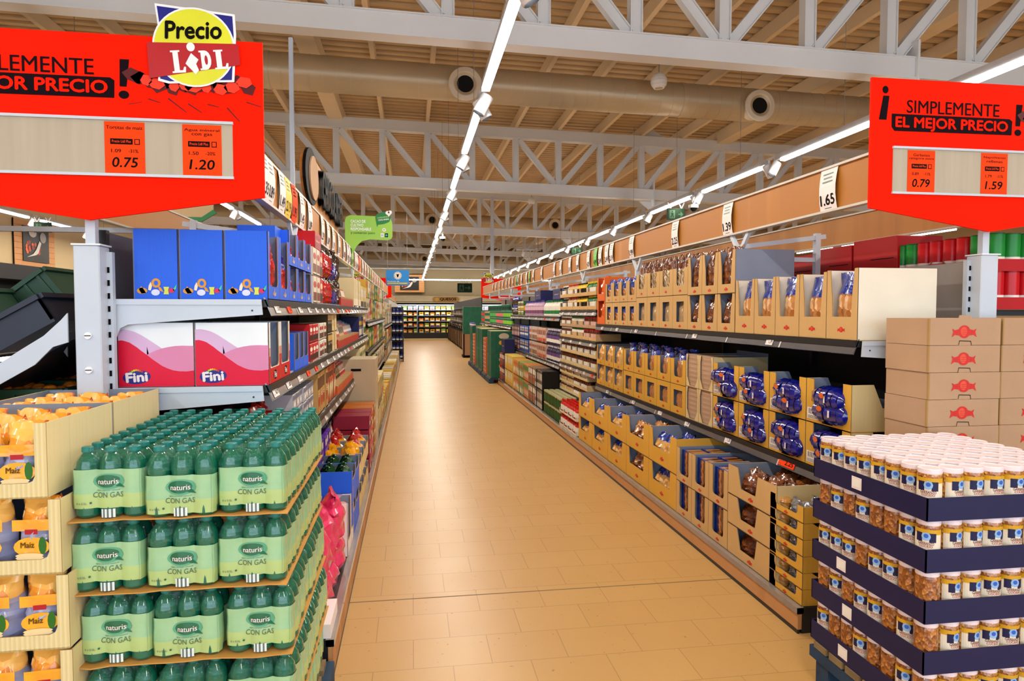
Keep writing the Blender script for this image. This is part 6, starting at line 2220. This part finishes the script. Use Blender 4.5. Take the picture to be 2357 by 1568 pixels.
# lowest shelf, 0.45
ob = P('orange_bag', 'bag', pouch(0.2, 0.24, 0.13, 'orange_film', 'red_film', 0.85, seed=96, wr=0.016))
for i in range(6):
    ob.put((SLX, 3.0 + 0.2 * i, 0.453), LO, 'crinkled orange sweet bag on the lowest sweets shelf, %s from the water' % nth(i + 1), 'orange sweet bags')
for lv in (0, 1):
    Lrow(4.25, 5.1, 0.45 + 0.125 * lv, [(PX(0.12, 0.12, 0.2, C('#5a2a9a', 0.4), C('#8a5ad0', 0.4), wht, 2), 'purple')], 0.135, 'ribbed box, %s tier, lowest sweets shelf' % ('lower', 'upper')[lv], 'purple boxes')
bar_block(5.2, 22, 0.45, (5, 4, 0, 1), 'lowest sweets shelf', 4, orr)
Lrow(7.6, 9.05, 0.45, [(PX(0.16, 0.3, 0.2, crm, gg, wht, 1), 'cream')], 0.175, 'carton, lowest sweets shelf', 'cartons on the lowest sweets shelf')
# base, front at -0.345
BL = -0.36
pkb = [P('pink_bag', 'bag', pouch(0.24, 0.26, 0.14, 'pink_film', 'pink_film', 0.9, seed=s, wr=0.012)) for s in (97, 98, 99)]
n = 0
for lv in (0, 1):
    for i in range(3):
        for j in range(2):
            n += 1
            pkb[n % 3].put((BL - 0.01 - 0.14 * j, 3.17 + 0.21 * i, 0.172 + 0.17 * lv), LO + wr_.uniform(-0.3, 0.3), 'pink crinkled sweet bag on the base, heap place %s' % nth(n), 'pink bags on the base', rot=(wr_.uniform(-0.25, 0.1), 0, LO + wr_.uniform(-0.3, 0.3)))
P('white_tray', 'tray', MB().box(-0.13, 0.13, 0, 0.3, 0, 0.06, 'paper_white')).put((BL + 0.015, 2.99, 0.172), LO, 'flat white cardboard tray at the near end of the base')
P('blue_card', 'carton', carton(0.2, 0.16, 0.3, C('#1c2f9a', 0.5), 'u', hb=0.6, e=0.2, label=True)).put((BL - 0.06, 2.98, 0.235), LO, 'dark blue carton with sticker next to the pink bags')
wt = P('white_carton', 'carton', carton(0.20, 0.30, 0.40, 'paper_white', 'u', hb=0.25, e=0.1, inner='carton_inner', sidecut=(0.8, 0.05)))
jl = P('pink_tub', 'tub', MB().bevbox(-0.08, 0.08, 0.0, 0.14, 0, 0.26, C('#e0a8a4', 0.25), 0.01))
for i in range(2):
    wt.put((BL, 3.92 + 0.205 * i, 0.172), LO, 'white open carton with pink tubs on the base, %s of two' % nth(i + 1), 'white cartons on the base')
    for q in (0, 1):
        jl.put((BL - 0.02 - 0.16 * q, 3.92 + 0.205 * i, 0.18), LO, 'pale pink tub, place %s, in white base carton %s' % (nth(q + 1), nth(i + 1)), 'pink tubs')
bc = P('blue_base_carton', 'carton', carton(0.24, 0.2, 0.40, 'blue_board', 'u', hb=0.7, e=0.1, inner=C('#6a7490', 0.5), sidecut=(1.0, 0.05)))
leafb = P('green_bag', 'bag', pouch(0.1, 0.15, 0.08, C('#1c5a2c', 0.2).name, C('#123f20', 0.2).name, 0.8, seed=100, wr=0.014))
for lv in (0, 1):
    for i in range(2):
        bc.put((BL, 4.27 + 0.245 * i, 0.172 + 0.205 * lv), LO, 'bright blue open carton on the base, %s tier, %s of two' % (('lower', 'upper')[lv], nth(i + 1)), 'blue cartons on the base')
        for q in range(4):
            leafb.put((BL - 0.03 - 0.09 * (q // 2), 4.22 + 0.245 * i + 0.1 * (q % 2), 0.18 + 0.205 * lv + 0.06), LO, 'dark green bag %s in %s blue base carton %s' % (nth(q + 1), ('lower', 'upper')[lv], nth(i + 1)), 'green bags in blue base cartons')
yb = [P('yellow_bag', 'bag', pouch(0.2, 0.2, 0.12, 'yellow_film', 'red_film' if s == 102 else 'yellow_film', 0.8, seed=s, wr=0.016)) for s in (101, 102)]
cc = P('tan_carton', 'carton', carton(0.24, 0.15, 0.40, 'kraft_cream', 'u', hb=0.7, e=0.08, sidecut=(1.0, 0.05)))
for lv in (0, 1):
    for i in range(4):
        cc.put((BL, 4.78 + 0.245 * i, 0.172 + 0.21 * lv), LO, 'tan open carton of yellow bags, %s tier, %s beyond the blue ones' % (('lower', 'upper')[lv], nth(i + 1)), 'tan cartons of yellow bags')
        for q in (0, 1):
            yb[(i // 2)].put((BL - 0.03 - 0.15 * q, 4.78 + 0.245 * i, 0.18 + 0.21 * lv), LO + wr_.uniform(-0.2, 0.2), 'shiny yellow bag %s in %s tan carton %s' % (nth(q + 1), ('lower', 'upper')[lv], nth(i + 1)), 'yellow bags')
for lv in range(4):
    Lrow(5.8, 6.8, 0.172 + 0.125 * lv, [(PX(0.22, 0.115, 0.3, brg, C('#d81c4a', 0.4), crm, 0), 'burgundy'), (PX(0.22, 0.115, 0.3, C('#b8641c', 0.4), crm, red, 0), 'orange brown')], 0.24, 'flat box, tier %s of the base' % nth(lv + 1), 'flat boxes on the base', fx=BL)
P('archive_carton', 'carton', pack(0.5, 0.48, 0.5, C('#c0ad8e', 0.6), C('#c0ad8e', 0.6), C('#c0ad8e', 0.6), 9).box(-0.252, -0.2495, 0.14, 0.24, 0.36, 0.385, 'ink_black')).put((BL, 7.1, 0.172), LO, 'big plain beige carton with hand hole, lower of two')
P('archive_carton', 'carton', pack(0.5, 0.42, 0.5, C('#c0ad8e', 0.6), C('#c0ad8e', 0.6), C('#c0ad8e', 0.6), 9).box(-0.252, -0.2495, 0.14, 0.24, 0.3, 0.325, 'ink_black')).put((BL, 7.1, 0.655), LO, 'big plain beige carton with hand hole, upper of two')
for lv in range(2):
    Lrow(7.4, 9.05, 0.172 + 0.31 * lv, [(PX(0.2, 0.3, 0.3, C('#c8a860', 0.5), drk, crm, 2), 'ochre'), (PX(0.2, 0.3, 0.3, crm, gg, red, 1), 'cream')], 0.23, 'carton, %s tier beyond the beige cartons' % ('lower', 'upper')[lv], 'ochre cartons on the base', fx=BL)

# middle and far left runs: packets seen almost edge on
pal = [(crm, red, gg), (C('#d8c8a8', 0.5), drk, red), (C('#e0d0b0', 0.5), grn, wht), (C('#b89858', 0.4), drk, crm), (C('#c4c0b4', 0.4), nvy, red), (gg, crm, gy), (C('#b03024', 0.4), crm, gy), (C('#e6dcc8', 0.4), pnk, brn), (C('#caa23a', 0.4), red, crm)]
KIND = ['biscuit_packet', 'snack_box', 'tea_box', 'cracker_box', 'coffee_packet', 'herb_box', 'candy_packet', 'rusk_packet', 'cereal_packet']  # generic filler packets told apart by print colour alone, contents unknown
LP = [P(KIND[i], 'packet', pack(0.12, 0.24, 0.2, a, b_, c, i % 4)) for i, (a, b_, c) in enumerate(pal)]
WORD = ['cream', 'beige', 'cream and green', 'ochre', 'grey', 'green', 'red', 'pale pink', 'golden']
rg = random.Random(17)
for y0, y1, levels, lab in ((9.15, 14.9, ((0.172, 1.15, BL), (0.62, 1.0, SLX), (1.02, 1.25, SLX), (1.42, 1.3, SLX)), 'middle'), (15.05, 20.5, ((0.172, 0.9, BL), (0.45, 1.0, SLX), (0.80, 1.3, SLX), (1.25, 1.2, SLX)), 'far')):
    for li, (z, sc, fx) in enumerate(levels):
        for lv in ((0, 1) if li == 3 else (0,)):
            i = 0
            y = y0 + 0.065
            c = rg.randrange(9)
            while y < y1:
                if rg.random() < 0.35:
                    c = rg.randrange(9)
                LP[c].put((fx - rg.uniform(0, 0.015), y, z + 0.24 * sc * lv), LO, '%s packet, %s left run, shelf %s%s, place %s' % (WORD[c], lab, nth(li + 1), ' top tier' if lv else '', nth(i + 1)), 'packets on the %s left run' % lab, scale=(1, 1, sc * rg.choice((1, 0.92, 1.0)) if not lv else sc * 0.8))
                y += 0.13
                i += 1

# blue bottle rack at the end of the sweets side
m = MB()
m.box(-0.36, 0.36, -0.30, -0.27, 0.05, 1.7, 'tray_navy')
r = tag(obj('bottle_rack', m, None, (-0.60, 21.7, 0)), 'tall navy rack of dark bottles at the far end of the sweets', 'rack')
for k in range(6):
    obj('rack_shelf', MB().box(-0.36, 0.36, -0.62, 0.3, 0.08 + 0.27 * k, 0.10 + 0.27 * k, 'shelf_dark'), r)
for x in (-0.36, 0.33):
    obj('rack_post', MB().box(x, x + 0.03, -0.64, -0.6, 0, 1.7, 'shelf_dark'), r)
db_ = P('dark_bottle', 'bottle', bottle(0.05, 0.22, C('#1c1f3a', 0.2), C('#3a3f9a', 0.3), wht, C('#2a4aa0', 0.4)))
for k in range(6):
    for q in range(6):
        db_.put((-0.60 - 0.29 + 0.115 * q, 21.14, 0.102 + 0.27 * k), 0, 'dark bottle facing the viewer in the navy rack, shelf %s, place %s' % (nth(k + 1), nth(q + 1)), 'bottles in the navy rack')
    for q in range(5):
        db_.put((-0.60 + 0.31, 21.26 + 0.14 * q, 0.102 + 0.27 * k), LO, 'dark bottle facing the aisle in the navy rack, shelf %s, place %s' % (nth(k + 1), nth(q + 1)), 'bottles in the navy rack, aisle side')
# packets on the shelves beyond the rack
tag(obj('far_shelving', MB().box(-1.4, -0.72, 22.2, 37.5, 0, 1.95, 'panel_grey')), 'far shelving block beyond the navy rack', 'shelving')
for li, z in enumerate((0.15, 0.55, 0.95, 1.35)):
    for i in range(24):
        c = rg.randrange(9)
        LP[c].put((-0.70 + 0.22, 22.4 + 0.62 * i, z), LO, '%s packet beyond the navy rack, shelf %s, place %s' % (WORD[c], nth(li + 1), nth(i + 1)), 'packets beyond the navy rack', scale=(4.4, 1, 1.3))

# ================================================================ produce side, seen past the white end post
m = MB()
m.prism([(-1.277, 1.435), (-1.277, 1.545), (-1.30, 1.518), (-1.36, 1.46), (-1.437, 1.41), (-1.545, 1.337), (-1.75, 1.235), (-1.78, 1.12), (-1.70, 1.15), (-1.545, 1.262), (-1.393, 1.352), (-1.33, 1.418)], 2.74, 2.748, 'white_steel')
r = tag(obj('produce_shelf', m), 'tilted produce shelf on a pale steel arm left of the end post', 'shelving')
m = MB()
m.box(-0.55, 0.0, 0, 2.6, -0.03, 0, 'crate_dark')
obj('shelf_tray', m, r, (-1.30, 2.8, 1.47), rot=(0, R(-30), 0))
m = MB().prism([(-1.277, 1.42), (-1.29, 1.40), (-1.277, 1.38)], 2.735, 2.74, 'shelf_dark').cyl((-1.60, 2.74, 1.27), (-1.60, 2.725, 1.27), 0.006, 'shelf_dark')
obj('arm_bolt', m, r)


def crate(w, d, h, c, n=6):
    m = MB()
    t = 0.012
    m.box(-w / 2, w / 2, -d / 2, d / 2, 0, t, c)
    for s in (-1, 1):
        a, b_ = sorted((s * w / 2, s * (w / 2 - t)))
        m.box(a, b_, -d / 2, d / 2, t, h, c)
        a, b_ = sorted((s * d / 2, s * (d / 2 - t)))
        m.box(-w / 2, w / 2, a, b_, t, h, c)
        for k in range(n):
            x = -w / 2 + w * (k + 0.5) / n
            a, b_ = sorted((s * d / 2, s * (d / 2 + 0.008)))
            m.box(x - 0.006, x + 0.006, a, b_, 0.01, h * 0.9, c)
        a, b_ = sorted((s * d / 2, s * (d / 2 + 0.014)))
        m.box(-w / 2, w / 2, a, b_, h - 0.02, h, c)
        a, b_ = sorted((s * w / 2, s * (w / 2 + 0.014)))
        m.box(a, b_, -d / 2, d / 2, h - 0.02, h, c)
    return m


dk = P('dark_tray', 'tray', crate(0.25, 0.34, 0.12, 'crate_dark', 0))
gc = P('produce_crate', 'crate', crate(0.40, 0.42, 0.16, 'crate_green'))
dk.put((-1.47, 3.0, 1.452), 0, 'dark blue tilted tray resting on the pale steel arm', rot=(0, R(-30), 0))
gc.put((-1.72, 3.55, 1.50), 0, 'dark green crate tilted behind the dark tray', 'tilted green crates', rot=(0, R(-38), 0))
gc.put((-1.86, 4.05, 1.46), 0, 'dark green crate tilted, second behind the dark tray', 'tilted green crates', rot=(0, R(-38), 0))
gc.put((-1.84, 3.08, 1.40), 0, 'dark green crate partly hidden by the dark tray', 'tilted green crates', rot=(0, R(-34), 0))
m = MB().box(-1.9, -1.3, 2.85, 6.5, 1.12, 1.14, 'crate_dark').box(-1.95, -1.90, 2.85, 6.5, 0.3, 1.2, 'crate_dark')
tag(obj('produce_table', m), 'dark lower produce table behind the corn cake cartons', 'table')
org_ = mat('orange_skin', '#e87a14', 0.4, bump=0.3, bscale=90)
fruit = P('orange', 'fruit', MB().lathe([(0.001, -0.036), (0.018, -0.031), (0.031, -0.018), (0.036, 0), (0.031, 0.018), (0.018, 0.031), (0.004, 0.034), (0.001, 0.032)], 'orange_skin', n=16))
lc = P('produce_crate', 'crate', crate(0.44, 0.36, 0.10, 'crate_green'))
n = 0
for i in range(5):
    lc.put((-1.60, 3.1 + 0.40 * i, 1.142), 0, 'low dark green crate of oranges, %s from the end post' % nth(i + 1), 'low crates of oranges')
    for q in range(4):
        for w_ in range(3):
            n += 1
            fruit.put((-1.74 + 0.085 * q, 3.03 + 0.40 * i + 0.085 * w_, 1.20 + 0.012 * ((q + w_) % 2)), 0, 'orange in low crate %s, column %s, row %s' % (nth(i + 1), nth(q + 1), nth(w_ + 1)), 'oranges in the low crates')
m = MB().box(-1.86, -1.84, 2.9, 6.0, 1.325, 1.345, 'lamp_on').box(-1.87, -1.83, 2.9, 6.0, 1.345, 1.355, 'shelf_dark')
tag(obj('shelf_light', m), 'warm lit tube under the tilted produce shelf', 'light')

# cold cabinets along the produce wall, wall picture
m = MB()
m.box(0, 0.9, 0, 26, 0.0, 0.5, 'shelf_dark').box(0, 0.2, 0, 26, 0.5, 2.5, 'panel_dark').box(0, 0.85, 0, 26, 2.2, 2.5, 'shelf_dark')
r = tag(obj('cold_cabinet', m, None, (-8.65, 8.0, 0)), 'long dark refrigerated cabinet along the produce wall', 'cabinet')
for k in range(5):
    obj('cabinet_shelf', MB().box(0.2, 0.75, 0, 26, 0.72 + 0.3 * k, 0.74 + 0.3 * k, 'rail_grey'), r)
rgp = random.Random(33)
dp = [P('produce_pack', 'packet', pack(0.34, 0.2, 0.2, C(c, 0.5), C(c2, 0.5), wht, 1)) for c, c2 in (('#1f3a1c', '#3a5a24'), ('#2a1c14', '#5a3018'), ('#3a3a1a', '#8a7a2a'))]
for k in range(4):
    for i in range(18):
        dp[rgp.randrange(3)].put((-7.95, 12.3 + 0.62 * i, 0.745 + 0.3 * k), LO, 'dark produce pack in the cold cabinet, shelf %s, place %s' % (nth(k + 1), nth(i + 1)), 'packs in the cold cabinet')
for i, y in enumerate((5.2, 7.6, 10.0)):
    m = MB().box(-0.5, 0.5, -1.0, 1.0, 0, 0.72, 'shelf_dark').box(-0.55, 0.55, -1.05, 1.05, 0.72, 0.80, 'crate_dark')
    tag(obj('produce_island', m, None, (-4.6, y, 0)), 'dark produce island on the far side, %s from the shop front' % nth(i + 1), 'table', 'produce islands')
    for q in range(4):
        gc.put((-4.6 + (-0.25 if q % 2 else 0.25), y - 0.5 + (q // 2) * 0.9, 0.81), 0, 'green crate on produce island %s, place %s' % (nth(i + 1), nth(q + 1)), 'crates on the produce islands')


def picture(loc, rz, label, w, h, seed):
    r = bpy.data.objects.new('wall_picture', None)
    COL.objects.link(r)
    r.location = loc
    r.rotation_euler = (0, 0, rz)
    tag(r, label, 'picture')
    m = MB()
    n = 8
    for k in range(n):
        m.box(-w / 2, w / 2, -0.03, 0, h * k / n + 0.006, h * (k + 1) / n, C('#c98d58', 0.6))
    m.box(-w / 2, w / 2, -0.02, 0, 0, h, C('#5a3a20', 0.7))
    obj('plank_board', m, r)
    m = MB()
    a, b_ = w * 0.32, h * 0.12
    m.box(-a, a, -0.05, -0.03, b_, h - b_, C('#2c2824', 0.5))
    rg = random.Random(seed)
    for k in range(16):
        m.disc(rg.uniform(-a * 0.8, a * 0.3), rg.uniform(h * 0.32, h * 0.55), h * 0.045, h * 0.045, -0.051 - 0.0005 * k, C(('#b83a14', '#d85a1c', '#8a2410')[k % 3], 0.5), 10)
    m.poly([(-a * 0.8, h * 0.2), (-a * 0.1, h * 0.27), (a * 0.1, h * 0.32), (a * 0.35, h * 0.55), (a * 0.2, h * 0.6), (-a * 0.05, h * 0.4), (-a * 0.3, h * 0.29)], -0.062, C('#cfc6ba', 0.5))
    m.disc(a * 0.5, h * 0.68, a * 0.25, h * 0.12, -0.06, C('#9a948c', 0.5), 12)
    m.disc(-a * 0.3, h * 0.75, a * 0.3, h * 0.1, -0.06, C('#b8aca0', 0.5), 12)
    obj('photo_print', m, r)


picture((-8.68, 17.2, 2.58), R(90), 'plank-framed food picture on the beige produce wall', 1.7, 1.05, 1)
picture((-0.09, 40.9, 2.72), 0, 'plank-framed food picture on the taupe back wall', 1.75, 1.05, 2)

# ================================================================ cheese cabinets at the back
m = MB()
m.box(-4.0, 6.5, 0.6, 1.0, 0, 2.0, C('#56606c', 0.5)).box(-4.0, 6.5, -0.1, 0.6, 0, 0.32, 'shelf_dark')
r = tag(obj('dairy_cabinet', m, None, (0, 39.4, 0)), 'long lit dairy cabinet across the end of the aisle', 'cabinet')
m = MB()
m.box(-4.0, 6.5, -0.15, 1.0, 2.06, 2.11, C('#f3e7c8', 0.5)).box(-4.0, 6.5, -0.13, 1.0, 2.11, 2.14, 'ink_black')
m.box(-4.0, 6.5, -0.15, 1.0, 2.14, 2.24, C('#f3e7c8', 0.5)).box(-4.0, 6.5, -0.14, 1.0, 2.24, 2.25, C('#b8a888', 0.5)).box(-4.0, 6.5, -0.15, 1.0, 2.25, 2.34, C('#f3e7c8', 0.5))
m.box(-4.0, 6.5, -0.14, 1.0, 2.34, 2.35, C('#b8a888', 0.5)).box(-4.0, 6.5, -0.15, 1.0, 2.35, 2.46, C('#f3e7c8', 0.5)).box(-4.0, 6.5, -0.1, 0.1, 1.96, 2.06, 'ink_black')
obj('fascia', m, r)
for k in range(4):
    obj('cabinet_shelf', MB().box(-4.0, 6.5, 0.12 - 0.02 * k, 0.6, 0.66 + 0.33 * (k) - 0.02, 0.66 + 0.33 * k, C('#6a7078', 0.4)).box(-4.0, 6.5, 0.10 - 0.02 * k, 0.12 - 0.02 * k, 0.64 + 0.33 * k, 0.68 + 0.33 * k, C('#6a7078', 0.4)), r)
obj('cabinet_lamp', MB().box(-4.0, 6.5, 0.0, 0.03, 1.93, 1.96, mat('cold_lamp', '#eaf6ff', emit=1.6, var=0).name), r)
for x in (-2, 1, 4):
    area('cabinet_lamp', (x, 39.28, 1.94), (R(35), 0, 0), 2.8, 0.06, 45, (0.85, 0.95, 1.0))
for x in (0.35, 3.1):
    obj('cabinet_post', MB().box(x - 0.03, x + 0.03, -0.02, 0.1, 0.3, 1.96, C('#6a7078', 0.4)), r)
cheese = [P('cheese_pack', 'packet', pack(0.26, h, 0.2, C(a, 0.45), C(b_, 0.45), C(c, 0.45), mo)) for a, b_, c, h, mo in
          (('#f2b81c', '#e8e4d8', '#8a3a1c', 0.2, 2), ('#f0a818', '#f4efe4', '#2a3f8a', 0.22, 1), ('#e8e6f0', '#4a3f9a', '#c8382a', 0.2, 1), ('#e8a01c', '#d84a1c', '#f4efe4', 0.18, 0), ('#f4d84a', '#3a8a3a', '#f4efe4', 0.22, 0))]
CW = ['yellow', 'amber', 'white and violet', 'orange', 'lemon']
rc_ = random.Random(40)
for k in range(5):
    z = 0.325 if k == 0 else 0.662 + 0.33 * (k - 1)
    for i in range(22):
        c = rc_.choice((0, 1, 3, 4) if k < 4 else (2, 2, 0, 4, 2))
        cheese[c].put((-2.3 + 0.32 * i, 39.50, z), 0, '%s dairy pack in the back cabinet, shelf %s from below, place %s' % (CW[c], nth(k + 1), nth(i + 1)), 'dairy packs in the back cabinet')
m = MB()
m.prism([(1.35 + 0.13 * math.cos(R(a)), 2.27 + 0.15 * math.sin(R(a))) for a in range(90, 271, 15)] + [(2.62 + 0.13 * math.cos(R(a)), 2.27 + 0.15 * math.sin(R(a))) for a in range(-90, 91, 15)], 39.17, 39.22, C('#c89a5a', 0.5))
r = tag(obj('cheese_sign', m), 'rounded wooden sign reading QUESOS above the dairy cabinet', 'sign')
m = MB()
m.text('QUESOS', 2.12, 2.27, 0.94, 0.17, 39.162, 'ink_black', bold=0.045)
m.disc(1.47, 2.27, 0.11, 0.11, 39.165, C('#e8b868', 0.5), 16)
obj('sign_lettering', m, r)

# black framed bakery bins along the far right of the aisle
bin_f = MB()
bin_f.box(-0.5, 0.5, 0.0, 0.6, 0.0, 0.06, 'ink_black').box(-0.47, 0.47, 0.02, 0.58, 0.06, 0.74, C('#a07a58', 0.55)).box(-0.5, 0.5, 0.0, 0.6, 0.74, 0.80, 'ink_black')
for x in (-0.5, 0.46):
    bin_f.box(x, x + 0.04, -0.01, 0.03, 0, 0.95, 'ink_black')
top_f = MB().box(-0.5, 0.5, 0.35, 0.38, 0.8, 2.05, 'panel_dark')
for k in range(3):
    top_f.box(-0.5, 0.5, 0.08 + 0.05 * k, 0.38, 1.05 + 0.32 * k, 1.07 + 0.32 * k, 'shelf_dark')
BIN = P('display_bin', 'display unit', None, [('bin_body', bin_f), ('rear_rack', top_f)])
stuff_ = [P('far_packet', 'packet', pack(0.2, 0.2, 0.1, C(a, 0.5), C(b_, 0.5), wht, 1)) for a, b_ in (('#3a2c28', '#8a5a3a'), ('#c8b89a', '#5a3a2c'), ('#6a1f1c', '#c8a07a'), ('#2a3a2c', '#a8a890'))]
for i in range(15):
    BIN.put((2.05, 23.6 + 1.01 * i, 0), RO, 'black-framed display bin with wooden front, %s from the green carton' % nth(i + 1), 'black-framed bins')
    for k in range(3):
        for q in range(3):
            stuff_[rc_.randrange(4)].put((2.14 + 0.05 * k, 23.3 + 1.01 * i + 0.3 * q, (0.802, 1.072, 1.392)[k]), RO, 'dark packet on bin %s, shelf %s, place %s' % (nth(i + 1), nth(k + 1), nth(q + 1)), 'packets on the bins')
tg3 = P('tall_carton', 'carton', tall_green(0.62, 0.92, 0.5))
m = MB().box(-0.4, 0.4, 0, 0.7, 0, 0.80, C('#a07a58', 0.5)).box(-0.42, 0.42, -0.01, 0.72, 0.0, 0.08, 'ink_black')
for x in (-0.42, 0.38):
    m.box(x, x + 0.04, -0.015, 0.02, 0, 0.8, 'ink_black')
tag(obj('promotion_table', m, None, (2.15, 22.6, 0)), 'wood-panelled stand with black base under the tall green carton', 'table')
tg3.put((2.05, 22.65, 0.802), 0, 'tall dark green carton on the wood stand beyond the pallets')
